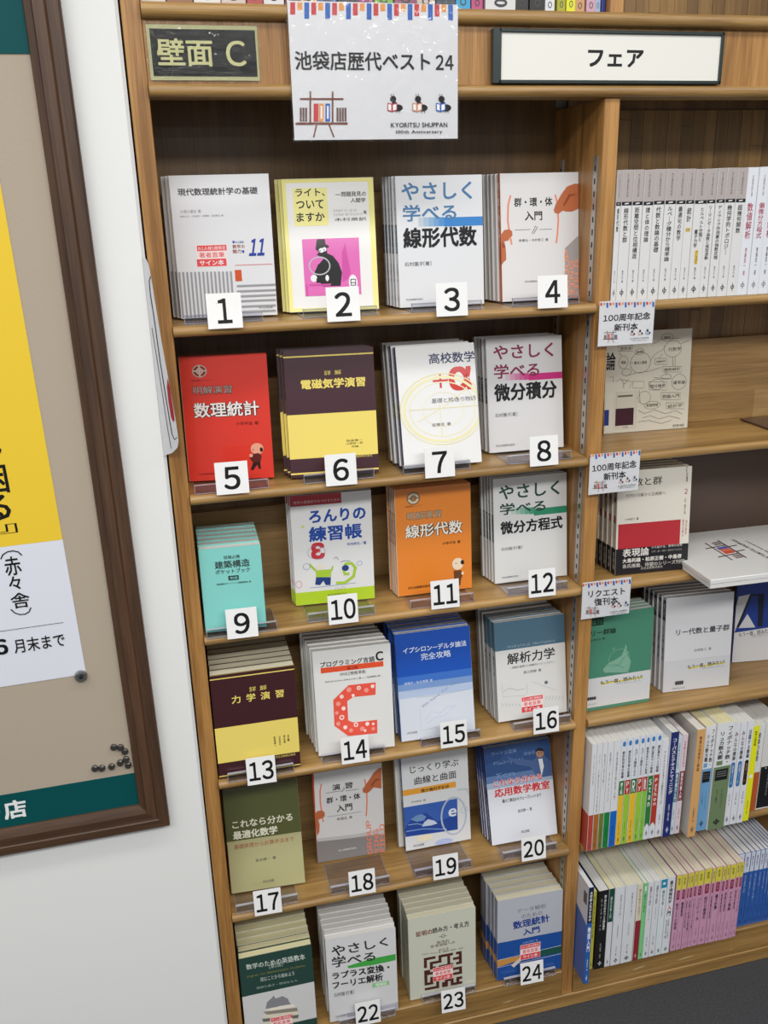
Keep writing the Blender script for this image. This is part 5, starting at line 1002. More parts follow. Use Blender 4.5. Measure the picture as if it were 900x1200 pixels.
ROW5 = [
 (0.7305,0.7421,'#dfe1e5','w',[('V','ランダム行列',[0.35,0.1,0.62,0.37],'#4a4a50',0),('R',[0,0.655,1,1],'#b7463a'),('V','松井秀俊\u3000著',[0.38,0.8,0.62,0.89],'#1b1b1f',0),('C',[0.5,0.95,0.16,0.012],0.07,'#4a4a50'),('L',[(0.5,0.9199999999999999),(0.5,0.98)],0.07,'#4a4a50')],0.257,0,'white book with red lower spine on fifth right shelf'),
 (0.7421,0.7543,'#dfe1e5','w',[('V','スパース推定法による統計',[0.35,0.1,0.62,0.64],'#4a4a50',0),('R',[0,0.655,1,1],'#a9692c'),('V','松井秀俊\u3000著',[0.38,0.8,0.62,0.89],'#1b1b1f',0),('C',[0.5,0.95,0.16,0.012],0.07,'#4a4a50'),('L',[(0.5,0.9199999999999999),(0.5,0.98)],0.07,'#4a4a50')],0.257,0,'white book with orange-brown lower spine on fifth right shelf'),
 (0.7543,0.7652,'#dfe1e5','w',[('V','数理で読み解く',[0.35,0.1,0.62,0.41500000000000004],'#4a4a50',0),('R',[0,0.655,1,1],'#6c7a33'),('V','松井秀俊\u3000著',[0.38,0.8,0.62,0.89],'#1b1b1f',0),('C',[0.5,0.95,0.16,0.012],0.07,'#4a4a50'),('L',[(0.5,0.9199999999999999),(0.5,0.98)],0.07,'#4a4a50')],0.257,0,'white book with olive lower spine on fifth right shelf'),
 (0.7652,0.7791,'#dfe1e5','w',[('V','医療データサイエンス',[0.35,0.1,0.62,0.5499999999999999],'#4a4a50',0),('R',[0,0.655,1,1],'#15803d'),('V','松井秀俊\u3000著',[0.38,0.8,0.62,0.89],'#1b1b1f',0),('C',[0.5,0.95,0.16,0.012],0.07,'#4a4a50'),('L',[(0.5,0.9199999999999999),(0.5,0.98)],0.07,'#4a4a50')],0.257,0,'white book with green lower spine on fifth right shelf'),
 (0.7791,0.7951,'#dfe1e5','w',[('V','社会調査の統計学入門',[0.35,0.1,0.62,0.5499999999999999],'#4a4a50',0),('R',[0,0.655,1,1],'#1265c4'),('V','松井秀俊\u3000著',[0.38,0.8,0.62,0.89],'#1b1b1f',0),('C',[0.5,0.95,0.16,0.012],0.07,'#4a4a50'),('L',[(0.5,0.9199999999999999),(0.5,0.98)],0.07,'#4a4a50')],0.257,0,'white book with blue lower spine on fifth right shelf'),
 (0.7951,0.8085,'#dfe3ea','w',[('E',[0.5,0.045,0.3,0.024],'#3f7fc4'),('V','統計的学習の基礎',[0.25,0.11,0.75,0.36],'#1b1b1f',2),('R',[0,0.385,1,0.52],'#2c6f35'),('V','第２版',[0.25,0.4,0.75,0.51],'#eeeef0',2),('R',[0,0.52,1,1],'#e8bd2e'),('V','石田基広\u3000著',[0.38,0.78,0.62,0.9],'#4a4a50',0),('C',[0.5,0.95,0.16,0.012],0.07,'#4a4a50'),('L',[(0.5,0.9199999999999999),(0.5,0.98)],0.07,'#4a4a50')],0.257,0.001,'first yellow-footed spine among banded series books, fifth right shelf'),
 (0.8085,0.8217,'#dfe3ea','w',[('E',[0.5,0.045,0.3,0.024],'#3f7fc4'),('V','統計的学習の基礎',[0.25,0.11,0.75,0.36],'#1b1b1f',2),('R',[0,0.385,1,0.52],'#b53a26'),('V','ＰＹ',[0.25,0.4,0.75,0.51],'#eeeef0',2),('R',[0,0.52,1,1],'#98c93a'),('V','石田基広\u3000著',[0.38,0.78,0.62,0.9],'#4a4a50',0),('C',[0.5,0.95,0.16,0.012],0.07,'#4a4a50'),('L',[(0.5,0.9199999999999999),(0.5,0.98)],0.07,'#4a4a50')],0.257,0.001,'first lime-footed spine among banded series books, fifth right shelf'),
 (0.8217,0.8365,'#dfe3ea','w',[('E',[0.5,0.045,0.3,0.024],'#3f7fc4'),('V','スパース推定１００',[0.25,0.11,0.75,0.36],'#1b1b1f',2),('R',[0,0.385,1,0.52],'#2c6f35'),('V','Ｒ',[0.25,0.4,0.75,0.51],'#eeeef0',2),('R',[0,0.52,1,1],'#e8bd2e'),('V','石田基広\u3000著',[0.38,0.78,0.62,0.9],'#4a4a50',0),('C',[0.5,0.95,0.16,0.012],0.07,'#4a4a50'),('L',[(0.5,0.9199999999999999),(0.5,0.98)],0.07,'#4a4a50')],0.257,0.001,'second yellow-footed spine among banded series books, fifth right shelf'),
 (0.8365,0.8496,'#dfe3ea','w',[('E',[0.5,0.045,0.3,0.024],'#3f7fc4'),('V','スパース推定１００',[0.25,0.11,0.75,0.36],'#1b1b1f',2),('R',[0,0.385,1,0.52],'#b53a26'),('V','Ｐｙ',[0.25,0.4,0.75,0.51],'#eeeef0',2),('R',[0,0.52,1,1],'#98c93a'),('V','石田基広\u3000著',[0.38,0.78,0.62,0.9],'#4a4a50',0),('C',[0.5,0.95,0.16,0.012],0.07,'#4a4a50'),('L',[(0.5,0.9199999999999999),(0.5,0.98)],0.07,'#4a4a50')],0.257,0.001,'second lime-footed spine among banded series books, fifth right shelf'),
 (0.8496,0.8605,'#dfe3ea','w',[('E',[0.5,0.045,0.3,0.024],'#3f7fc4'),('V','機械学習のための数理',[0.25,0.11,0.75,0.36],'#1b1b1f',2),('R',[0,0.385,1,0.52],'#b53a26'),('V','数',[0.25,0.4,0.75,0.51],'#eeeef0',2),('R',[0,0.52,1,1],'#86c63c'),('V','石田基広\u3000著',[0.38,0.78,0.62,0.9],'#4a4a50',0),('C',[0.5,0.95,0.16,0.012],0.07,'#4a4a50'),('L',[(0.5,0.9199999999999999),(0.5,0.98)],0.07,'#4a4a50')],0.257,0.001,'third lime-footed spine among banded series books, fifth right shelf'),
 (0.8605,0.8737,'#dfe3ea','w',[('E',[0.5,0.045,0.3,0.024],'#3f7fc4'),('V','渡辺澄夫ベイズ理論',[0.25,0.11,0.75,0.36],'#1b1b1f',2),('P',[(0,0.385),(1,0.385),(1,0.88),(0.5,0.84),(0,0.88)],'#2f7c3c'),('V','Ｓｔａｎ',[0.25,0.42,0.75,0.68],'#eeeef0',2,0),('C',[0.5,0.94,0.16,0.012],0.07,'#4a4a50'),('L',[(0.5,0.9099999999999999),(0.5,0.97)],0.07,'#4a4a50')],0.257,0.001,'white-tailed spine with long green band, fifth right shelf'),
 (0.8737,0.8877,'#dfe3ea','w',[('E',[0.5,0.045,0.3,0.024],'#3f7fc4'),('V','渡辺澄夫ベイズ理論',[0.25,0.11,0.75,0.36],'#1b1b1f',2),('P',[(0,0.385),(1,0.385),(1,0.88),(0.5,0.84),(0,0.88)],'#b23a28'),('V','Ｐｙｔｈｏｎ',[0.25,0.42,0.75,0.68],'#eeeef0',2,0),('C',[0.5,0.94,0.16,0.012],0.07,'#4a4a50'),('L',[(0.5,0.9099999999999999),(0.5,0.97)],0.07,'#4a4a50')],0.257,0.001,'white-tailed spine with long red band, fifth right shelf'),
 (0.8877,0.9035,'#e0e2e8','w',[('V','Ｐｙｔｈｏｎによるベイズ統計モデリング',[0.35,0.12,0.7,0.66],'#1b1b1f',1),('V','髙橋翔\u3000訳',[0.4,0.76,0.6,0.86],'#4a4a50',0),('C',[0.5,0.95,0.16,0.012],0.07,'#4a4a50'),('L',[(0.5,0.9199999999999999),(0.5,0.98)],0.07,'#4a4a50')],0.24,0.001,'white spine with slim black lettering left of navy book'),
 (0.9035,0.9219,'#1f2d6e','w',[('V','コーパスとテキストマイニング',[0.22,0.06,0.78,0.58],'#eeeef0',2),('V','石田基広・金明哲\u3000編著',[0.38,0.68,0.62,0.84],'#eeeef0',0),('C',[0.5,0.93,0.16,0.012],0.07,'#cfd4ea'),('L',[(0.5,0.9),(0.5,0.9600000000000001)],0.07,'#cfd4ea')],0.256,-0.004,'navy spine with white lettering on fifth right shelf'),
 (0.9219,0.9332,'#cfdce6','w',[('V','大学新入生のための',[0.3,0.06,0.7,0.32],'#4f86a0',1),('R',[0,0.36,1,0.66],'#4a7d92'),('V','微分積分入門',[0.25,0.37,0.75,0.65],'#eeeef0',2),('V','石村園子\u3000著',[0.4,0.74,0.6,0.84],'#4a4a50',0),('C',[0.5,0.94,0.16,0.012],0.07,'#4a4a50'),('L',[(0.5,0.9099999999999999),(0.5,0.97)],0.07,'#4a4a50')],0.24,0,'pale blue spine with teal title block on fifth right shelf'),
 (0.9332,0.946,'#e0cfd8','w',[('V','大学新入生のための',[0.3,0.06,0.7,0.32],'#b0405a',1),('R',[0,0.36,1,0.66],'#7d1f33'),('V','線形代数入門',[0.25,0.37,0.75,0.65],'#eeeef0',2),('V','石村園子\u3000著',[0.4,0.74,0.6,0.84],'#4a4a50',0),('C',[0.5,0.94,0.16,0.012],0.07,'#4a4a50'),('L',[(0.5,0.9099999999999999),(0.5,0.97)],0.07,'#4a4a50')],0.243,0,'pale pink spine with wine title block on fifth right shelf'),
 (0.9535,0.973,'#d9a66a','w',[('V','物質の対称性と群論',[0.3,0.06,0.62,0.38],'#4a3a20',1),('V','今野豊彦\u3000著',[0.38,0.72,0.6,0.86],'#4a4a50',0),('C',[0.5,0.93,0.16,0.012],0.07,'#4a4a50'),('L',[(0.5,0.9),(0.5,0.9600000000000001)],0.07,'#4a4a50')],0.262,-0.018,'thick tan spine on fifth right shelf'),
 (0.9805,1.0051,'#e2e4e8','y',[('V','フィボナッチ数・',[0.6,0.04,0.92,0.37],'#1b1b1f',2),('V','リュカ数大鑑',[0.14,0.08,0.46,0.33],'#1b1b1f',2),('R',[0.12,0.345,0.48,0.385],'#6fa3cf'),('R',[0,0.4,1,1],'#6fa3cf'),('R',[0.12,0.425,0.88,0.53],'#1b1b1f'),('L',[(0.2,0.45),(0.8,0.45)],0.02,'#aaa'),('L',[(0.2,0.47),(0.8,0.47)],0.02,'#aaa'),('L',[(0.2,0.49),(0.8,0.49)],0.02,'#aaa'),('V','Ｆｉｂｏｎａｃｃｉ',[0.6,0.62,0.72,0.8],'#1b1b1f',0),('V','上巻',[0.28,0.62,0.4,0.74],'#1b1b1f',0),('C',[0.5,0.93,0.16,0.012],0.07,'#1b1b1f'),('L',[(0.5,0.9),(0.5,0.9600000000000001)],0.07,'#1b1b1f')],0.258,-0.006,'thick white spine with sky blue lower part on fifth right shelf'),
 (1.0056,1.0462,'#e2e4e8','y',[('V','フィボナッチ数・',[0.6,0.04,0.92,0.37],'#1b1b1f',2),('V','リュカ数大鑑',[0.14,0.08,0.46,0.33],'#1b1b1f',2),('R',[0.12,0.345,0.48,0.385],'#6f8560'),('R',[0,0.4,1,1],'#6f8560'),('R',[0.12,0.425,0.88,0.53],'#1b1b1f'),('L',[(0.2,0.45),(0.8,0.45)],0.02,'#aaa'),('L',[(0.2,0.47),(0.8,0.47)],0.02,'#aaa'),('L',[(0.2,0.49),(0.8,0.49)],0.02,'#aaa'),('V','Ｆｉｂｏｎａｃｃｉ',[0.6,0.62,0.72,0.8],'#1b1b1f',0),('V','下巻',[0.28,0.62,0.4,0.74],'#1b1b1f',0),('C',[0.5,0.93,0.16,0.012],0.07,'#1b1b1f'),('L',[(0.5,0.9),(0.5,0.9600000000000001)],0.07,'#1b1b1f')],0.262,-0.01,'thickest white spine with sage green lower part'),
 (1.0466,1.0628,'#e0e3ea','w',[('V','みんな',[0.25,0.08,0.75,0.22],'#7a2f4a',2),('V','の圏論',[0.25,0.23,0.75,0.35],'#1b1b1f',2),('E',[0.5,0.39,0.32,0.02],'#3f78ad'),('R',[0.18,0.39,0.82,0.6],'#3f78ad'),('E',[0.5,0.6,0.32,0.02],'#3f78ad'),('V','演習ノート',[0.35,0.4,0.65,0.59],'#eeeef0',0),('V','川井新\u3000訳',[0.4,0.68,0.6,0.8],'#4a4a50',0),('C',[0.5,0.94,0.16,0.012],0.07,'#4a4a50'),('L',[(0.5,0.9099999999999999),(0.5,0.97)],0.07,'#4a4a50')],0.252,-0.006,'first of three white spines with capsule title, fifth right shelf'),
 (1.0632,1.0791,'#e0e3ea','w',[('V','みんな',[0.25,0.08,0.75,0.22],'#7a2f4a',2),('V','の圏論',[0.25,0.23,0.75,0.35],'#1b1b1f',2),('E',[0.5,0.39,0.32,0.02],'#3f78ad'),('R',[0.18,0.39,0.82,0.6],'#3f78ad'),('E',[0.5,0.6,0.32,0.02],'#3f78ad'),('V','演習ノート',[0.35,0.4,0.65,0.59],'#eeeef0',0),('V','川井新\u3000訳',[0.4,0.68,0.6,0.8],'#4a4a50',0),('C',[0.5,0.94,0.16,0.012],0.07,'#4a4a50'),('L',[(0.5,0.9099999999999999),(0.5,0.97)],0.07,'#4a4a50')],0.252,-0.006,'second of three white spines with capsule title, fifth right shelf'),
 (1.0795,1.095,'#e0e3ea','w',[('V','活躍す',[0.25,0.08,0.75,0.22],'#31506f',2),('V','る圏論',[0.25,0.23,0.75,0.35],'#1b1b1f',2),('E',[0.5,0.39,0.32,0.02],'#1f1a18'),('R',[0.18,0.39,0.82,0.6],'#1f1a18'),('E',[0.5,0.6,0.32,0.02],'#1f1a18'),('V','演習ノート',[0.35,0.4,0.65,0.59],'#d58a4a',0),('V','川井新\u3000訳',[0.4,0.68,0.6,0.8],'#4a4a50',0),('C',[0.5,0.94,0.16,0.012],0.07,'#4a4a50'),('L',[(0.5,0.9099999999999999),(0.5,0.97)],0.07,'#4a4a50')],0.252,-0.006,'third of three white spines with capsule title, fifth right shelf'),
 (1.0955,1.1112,'#e8ea1e','w',[('V','数学の道具箱',[0.3,0.05,0.7,0.2],'#1b1b1f',1),('E',[0.5,0.52,0.3,0.02],'#eeeef0'),('V','高木貞治\u3000著',[0.4,0.78,0.6,0.92],'#4a4a50',0)],0.236,-0.004,'bright yellow spine on fifth right shelf'),
 (1.1165,1.146,'#e3e4e8','w',[('R',[0,0.55,1,1],'#b8592e'),('V','圏論の基礎',[0.3,0.1,0.7,0.42],'#1b1b1f',1)],0.22,0.022,'thin white spine with burnt orange foot right of yellow spine'),
 (1.1464,1.1896,'#dcdcda','w',[('V','データ分析\u3000標準講義',[0.55,0.08,0.68,0.42],'#8b8b8f',0),('V','シリーズ統計',[0.25,0.05,0.36,0.3],'#8b8b8f',0),('R',[0,0.5,1,0.985],'#1b1b1f'),('V','好評重版出来',[0.45,0.6,0.55,0.85],'#888',0),('E',[0.3,0.52,0.04,0.006],'#eeeef0'),('E',[0.7,0.52,0.04,0.006],'#eeeef0')],0.22,0.022,'thick grey and black spine at right end of fifth shelf'),
]
ROW6 = [
 (0.7275,0.74,'#2460b0','w',[('R',[0.0,0.0,1,0.36],'#1d2238'),('V','大学新入生のための',[0.22,0.04,0.78,0.34],'#eeeef0',2),('V','物理入門',[0.18,0.4,0.82,0.66],'#eeeef0',3),('V','廣岡秀明\u3000著',[0.38,0.74,0.62,0.86],'#eeeef0',0),('C',[0.5,0.94,0.16,0.012],0.07,'#eeeef0'),('L',[(0.5,0.9099999999999999),(0.5,0.97)],0.07,'#eeeef0')],0.257,-0.029,'tall blue book with white spine title jutting out beside divider'),
 (0.756,0.7655,'#c9c34a','c',[('V','理工系のための力学',[0.3,0.06,0.7,0.6],'#5a5520',1),('C',[0.5,0.94,0.16,0.012],0.07,'#4a4a50'),('L',[(0.5,0.9099999999999999),(0.5,0.97)],0.07,'#4a4a50')],0.211,0.004,'thin mustard spine left of the black one'),
 (0.7676,0.7919,'#161616','w',[('V','理工学のためのベイズ統計解析',[0.55,0.06,0.8,0.5],'#eeeef0',2),('V','Ｂａｙｅｓｉａｎ',[0.25,0.1,0.38,0.5],'#bbb',0),('V','丸善\u3000訳',[0.4,0.66,0.55,0.86],'#bbb',0),('C',[0.5,0.93,0.16,0.012],0.07,'#bbb'),('L',[(0.5,0.9),(0.5,0.9600000000000001)],0.07,'#bbb')],0.213,0,'thick black hardback spine on bottom right shelf'),
 (0.7923,0.8056,'#dddfe3','y',[('R',[0,0,1,0.42],'#16493a'),('V','線形代数入門',[0.3,0.1,0.7,0.38],'#cfe0d8',1),('C',[0.5,0.94,0.16,0.012],0.07,'#4a4a50'),('L',[(0.5,0.9099999999999999),(0.5,0.97)],0.07,'#4a4a50')],0.213,0.001,'white spine with dark green top on bottom right shelf'),
 (0.8064,0.8301,'#dde0e6','c',[('V','詳解力学系入門Ⅰ',[0.55,0.1,0.72,0.4],'#4a4a50',0),('V','基礎物理数学',[0.45,0.48,0.58,0.65],'#8b8b8f',0),('V','共立\u3000著',[0.42,0.76,0.56,0.88],'#4a4a50',0),('C',[0.5,0.94,0.16,0.012],0.07,'#4a4a50'),('L',[(0.5,0.9099999999999999),(0.5,0.97)],0.07,'#4a4a50')],0.213,0,'thick plain white spine, left of the identical-looking pair'),
 (0.8308,0.8588,'#dde0e6','c',[('V','詳解力学系入門Ⅱ',[0.55,0.1,0.7,0.4],'#4a4a50',0),('V','応用物理数学',[0.45,0.48,0.56,0.65],'#8b8b8f',0),('V','共立\u3000著',[0.42,0.76,0.55,0.88],'#4a4a50',0),('C',[0.5,0.94,0.16,0.012],0.07,'#4a4a50'),('L',[(0.5,0.9099999999999999),(0.5,0.97)],0.07,'#4a4a50')],0.213,0,'thickest plain white spine, right of the pair before the crimson foot'),
 (0.8596,0.8737,'#e0d9c4','c',[('V','読むためのトポロジー',[0.3,0.06,0.7,0.44],'#8a2f3a',1),('R',[0,0.47,1,1],'#8f2a38'),('C',[0.5,0.94,0.16,0.012],0.07,'#d9b0b4'),('L',[(0.5,0.9099999999999999),(0.5,0.97)],0.07,'#d9b0b4')],0.209,0,'cream spine with crimson lower half on bottom right shelf'),
 (0.8741,0.8843,'#7fd18a','w',[('V','微分方程式',[0.3,0.14,0.7,0.38],'#1f4a2c',1),('T','■',[0.3,0.04,0.7,0.1],'#eeeef0',0),('C',[0.5,0.94,0.16,0.012],0.07,'#4a4a50'),('L',[(0.5,0.9099999999999999),(0.5,0.97)],0.07,'#4a4a50')],0.209,0,'light green thin spine on bottom right shelf'),
 (0.8847,0.8997,'#dde0e6','w',[('V','基礎から学ぶ統計',[0.3,0.06,0.7,0.3],'#4a4a50',1),('V','大学数学の入門',[0.4,0.34,0.6,0.5],'#8b8b8f',0),('V','共立\u3000著',[0.4,0.72,0.6,0.84],'#4a4a50',0),('C',[0.5,0.94,0.16,0.012],0.07,'#4a4a50'),('L',[(0.5,0.9099999999999999),(0.5,0.97)],0.07,'#4a4a50')],0.209,0,'white spine right of the light green one, left of two'),
 (0.9001,0.9156,'#dde0e6','w',[('V','基礎から学ぶ統計',[0.3,0.06,0.7,0.3],'#4a4a50',1),('V','大学数学の入門',[0.4,0.34,0.6,0.5],'#8b8b8f',0),('V','共立\u3000著',[0.4,0.72,0.6,0.84],'#4a4a50',0),('C',[0.5,0.94,0.16,0.012],0.07,'#4a4a50'),('L',[(0.5,0.9099999999999999),(0.5,0.97)],0.07,'#4a4a50')],0.209,0,'white spine right of the light green one, right of two'),
 (0.916,0.9316,'#dde6ea','c',[('R',[0,0,1,0.11],'#1f8fb5'),('T','■■',[0.3,0.04,0.7,0.07],'#eeeef0',0),('V','統計力学',[0.3,0.14,0.7,0.34],'#1b1b1f',1),('V','入門講義',[0.4,0.36,0.6,0.48],'#8b8b8f',0),('C',[0.5,0.94,0.16,0.012],0.07,'#4a4a50'),('L',[(0.5,0.9099999999999999),(0.5,0.97)],0.07,'#4a4a50')],0.209,0,'white spine with teal top block on bottom right shelf'),
 (0.932,0.951,'#dfe2e8','c',[('V','量子情報科学',[0.25,0.05,0.75,0.34],'#1b1b1f',2),('T','入',[0.2,0.36,0.8,0.43],'#d9503a',2),('T','門',[0.25,0.44,0.75,0.5],'#1b1b1f',2),('V','石坂智・小川朋宏',[0.5,0.55,0.7,0.8],'#4a4a50',0),('V','河内亮周\u3000著',[0.2,0.55,0.4,0.8],'#4a4a50',0),('C',[0.5,0.94,0.16,0.012],0.07,'#4a4a50'),('L',[(0.5,0.9099999999999999),(0.5,0.97)],0.07,'#4a4a50')],0.211,0,'white spine with orange accent just left of pink series'),
 (0.9545,0.9683,'#cf9bb8','c',[('R',[0,0,1,0.19],'#d9d04a'),('V','数理',[0.3,0.04,0.7,0.13],'#4a4a20',1),('E',[0.5,0.21,0.3,0.012],'#8f2848'),('R',[0.2,0.21,0.8,0.31],'#8f2848'),('E',[0.5,0.31,0.3,0.012],'#8f2848'),('V','共立',[0.38,0.22,0.62,0.29],'#e6c6d2',0),('V','暗号とその理論',[0.25,0.36,0.75,0.71],'#1b1b1f',1),('V','共立出版',[0.38,0.76,0.62,0.86],'#7a4a60',0),('C',[0.5,0.94,0.16,0.012],0.07,'#9a6a80'),('L',[(0.5,0.9099999999999999),(0.5,0.97)],0.07,'#9a6a80')],0.2105,0.0011,'first pink and yellow series spine from left, bottom right shelf'),
 (0.9685,0.9814,'#cf9bb8','c',[('R',[0,0,1,0.19],'#d9d04a'),('V','数理',[0.3,0.04,0.7,0.13],'#4a4a20',1),('E',[0.5,0.21,0.3,0.012],'#8f2848'),('R',[0.2,0.21,0.8,0.31],'#8f2848'),('E',[0.5,0.31,0.3,0.012],'#8f2848'),('V','共立',[0.38,0.22,0.62,0.29],'#e6c6d2',0),('V','離散数学',[0.25,0.36,0.75,0.56],'#1b1b1f',2),('V','共立出版',[0.38,0.76,0.62,0.86],'#7a4a60',0),('C',[0.5,0.94,0.16,0.012],0.07,'#9a6a80'),('L',[(0.5,0.9099999999999999),(0.5,0.97)],0.07,'#9a6a80')],0.209,0.0014,'second pink and yellow series spine from left, bottom right shelf'),
 (0.9816,0.9882,'#cf9bb8','c',[('R',[0,0,1,0.19],'#d9d04a'),('V','数理',[0.3,0.04,0.7,0.13],'#4a4a20',1),('E',[0.5,0.21,0.3,0.012],'#8f2848'),('R',[0.2,0.21,0.8,0.31],'#8f2848'),('E',[0.5,0.31,0.3,0.012],'#8f2848'),('V','共立',[0.38,0.22,0.62,0.29],'#e6c6d2',0),('V','素数と符号理論',[0.25,0.36,0.75,0.71],'#1b1b1f',2),('V','共立出版',[0.38,0.76,0.62,0.86],'#7a4a60',0),('C',[0.5,0.94,0.16,0.012],0.07,'#9a6a80'),('L',[(0.5,0.9099999999999999),(0.5,0.97)],0.07,'#9a6a80')],0.2105,0.0004,'third pink and yellow series spine from left, bottom right shelf'),
 (0.9884,0.9985,'#cf9bb8','c',[('R',[0,0,1,0.19],'#d9d04a'),('V','数理',[0.3,0.04,0.7,0.13],'#4a4a20',1),('E',[0.5,0.21,0.3,0.012],'#8f2848'),('R',[0.2,0.21,0.8,0.31],'#8f2848'),('E',[0.5,0.31,0.3,0.012],'#8f2848'),('V','共立',[0.38,0.22,0.62,0.29],'#e6c6d2',0),('V','言語と計算の理論',[0.25,0.36,0.75,0.76],'#1b1b1f',1),('V','共立出版',[0.38,0.76,0.62,0.86],'#7a4a60',0),('C',[0.5,0.94,0.16,0.012],0.07,'#9a6a80'),('L',[(0.5,0.9099999999999999),(0.5,0.97)],0.07,'#9a6a80')],0.209,0.0019,'fourth pink and yellow series spine from left, bottom right shelf'),
 (0.9987,1.0079,'#cf9bb8','c',[('R',[0,0,1,0.19],'#d9d04a'),('V','数理',[0.3,0.04,0.7,0.13],'#4a4a20',1),('E',[0.5,0.21,0.3,0.012],'#8f2848'),('R',[0.2,0.21,0.8,0.31],'#8f2848'),('E',[0.5,0.31,0.3,0.012],'#8f2848'),('V','共立',[0.38,0.22,0.62,0.29],'#e6c6d2',0),('V','アルゴリズム入門',[0.25,0.36,0.75,0.76],'#1b1b1f',2),('V','共立出版',[0.38,0.76,0.62,0.86],'#7a4a60',0),('C',[0.5,0.94,0.16,0.012],0.07,'#9a6a80'),('L',[(0.5,0.9099999999999999),(0.5,0.97)],0.07,'#9a6a80')],0.2105,0.0014,'fifth pink and yellow series spine from left, bottom right shelf'),
 (1.0081,1.0236,'#cf9bb8','c',[('R',[0,0,1,0.19],'#d9d04a'),('V','数理',[0.3,0.04,0.7,0.13],'#4a4a20',1),('E',[0.5,0.21,0.3,0.012],'#8f2848'),('R',[0.2,0.21,0.8,0.31],'#8f2848'),('E',[0.5,0.31,0.3,0.012],'#8f2848'),('V','共立',[0.38,0.22,0.62,0.29],'#e6c6d2',0),('V','コンピュータ',[0.25,0.36,0.75,0.66],'#1b1b1f',2),('V','共立出版',[0.38,0.76,0.62,0.86],'#7a4a60',0),('C',[0.5,0.94,0.16,0.012],0.07,'#9a6a80'),('L',[(0.5,0.9099999999999999),(0.5,0.97)],0.07,'#9a6a80')],0.209,0.0019,'sixth pink and yellow series spine from left, bottom right shelf'),
 (1.0238,1.0425,'#cf9bb8','c',[('R',[0,0,1,0.19],'#d9d04a'),('V','数理',[0.3,0.04,0.7,0.13],'#4a4a20',1),('E',[0.5,0.21,0.3,0.012],'#8f2848'),('R',[0.2,0.21,0.8,0.31],'#8f2848'),('E',[0.5,0.31,0.3,0.012],'#8f2848'),('V','共立',[0.38,0.22,0.62,0.29],'#e6c6d2',0),('V','組合せ最適化',[0.25,0.36,0.75,0.66],'#1b1b1f',1),('V','共立出版',[0.38,0.76,0.62,0.86],'#7a4a60',0),('C',[0.5,0.94,0.16,0.012],0.07,'#9a6a80'),('L',[(0.5,0.9099999999999999),(0.5,0.97)],0.07,'#9a6a80')],0.2105,0.0018,'seventh pink and yellow series spine from left, bottom right shelf'),
 (1.0427,1.0511,'#cf9bb8','c',[('R',[0,0,1,0.19],'#d9d04a'),('V','数理',[0.3,0.04,0.7,0.13],'#4a4a20',1),('E',[0.5,0.21,0.3,0.012],'#8f2848'),('R',[0.2,0.21,0.8,0.31],'#8f2848'),('E',[0.5,0.31,0.3,0.012],'#8f2848'),('V','共立',[0.38,0.22,0.62,0.29],'#e6c6d2',0),('V','計算機の数理',[0.25,0.36,0.75,0.66],'#1b1b1f',2),('V','共立出版',[0.38,0.76,0.62,0.86],'#7a4a60',0),('C',[0.5,0.94,0.16,0.012],0.07,'#9a6a80'),('L',[(0.5,0.9099999999999999),(0.5,0.97)],0.07,'#9a6a80')],0.209,0.0006,'eighth pink and yellow series spine from left, bottom right shelf'),
 (1.0513,1.0679,'#cf9bb8','c',[('R',[0,0,1,0.19],'#d9d04a'),('V','数理',[0.3,0.04,0.7,0.13],'#4a4a20',1),('E',[0.5,0.21,0.3,0.012],'#8f2848'),('R',[0.2,0.21,0.8,0.31],'#8f2848'),('E',[0.5,0.31,0.3,0.012],'#8f2848'),('V','共立',[0.38,0.22,0.62,0.29],'#e6c6d2',0),('V','量子計算',[0.25,0.36,0.75,0.56],'#1b1b1f',2),('V','共立出版',[0.38,0.76,0.62,0.86],'#7a4a60',0),('C',[0.5,0.94,0.16,0.012],0.07,'#9a6a80'),('L',[(0.5,0.9099999999999999),(0.5,0.97)],0.07,'#9a6a80')],0.2105,0.0007,'ninth pink and yellow series spine from left, bottom right shelf'),
 (1.0681,1.0774,'#cf9bb8','c',[('R',[0,0,1,0.19],'#d9d04a'),('V','数理',[0.3,0.04,0.7,0.13],'#4a4a20',1),('E',[0.5,0.21,0.3,0.012],'#8f2848'),('R',[0.2,0.21,0.8,0.31],'#8f2848'),('E',[0.5,0.31,0.3,0.012],'#8f2848'),('V','共立',[0.38,0.22,0.62,0.29],'#e6c6d2',0),('V','複雑系数理',[0.25,0.36,0.75,0.61],'#1b1b1f',1),('V','共立出版',[0.38,0.76,0.62,0.86],'#7a4a60',0),('C',[0.5,0.94,0.16,0.012],0.07,'#9a6a80'),('L',[(0.5,0.9099999999999999),(0.5,0.97)],0.07,'#9a6a80')],0.209,0.0003,'tenth pink and yellow series spine from left, bottom right shelf'),
 (1.0776,1.0869,'#cf9bb8','c',[('R',[0,0,1,0.19],'#d9d04a'),('V','数理',[0.3,0.04,0.7,0.13],'#4a4a20',1),('E',[0.5,0.21,0.3,0.012],'#8f2848'),('R',[0.2,0.21,0.8,0.31],'#8f2848'),('E',[0.5,0.31,0.3,0.012],'#8f2848'),('V','共立',[0.38,0.22,0.62,0.29],'#e6c6d2',0),('V','関数の数理',[0.25,0.36,0.75,0.61],'#1b1b1f',2),('V','共立出版',[0.38,0.76,0.62,0.86],'#7a4a60',0),('C',[0.5,0.94,0.16,0.012],0.07,'#9a6a80'),('L',[(0.5,0.9099999999999999),(0.5,0.97)],0.07,'#9a6a80')],0.2105,0.0003,'eleventh pink and yellow series spine from left, bottom right shelf'),
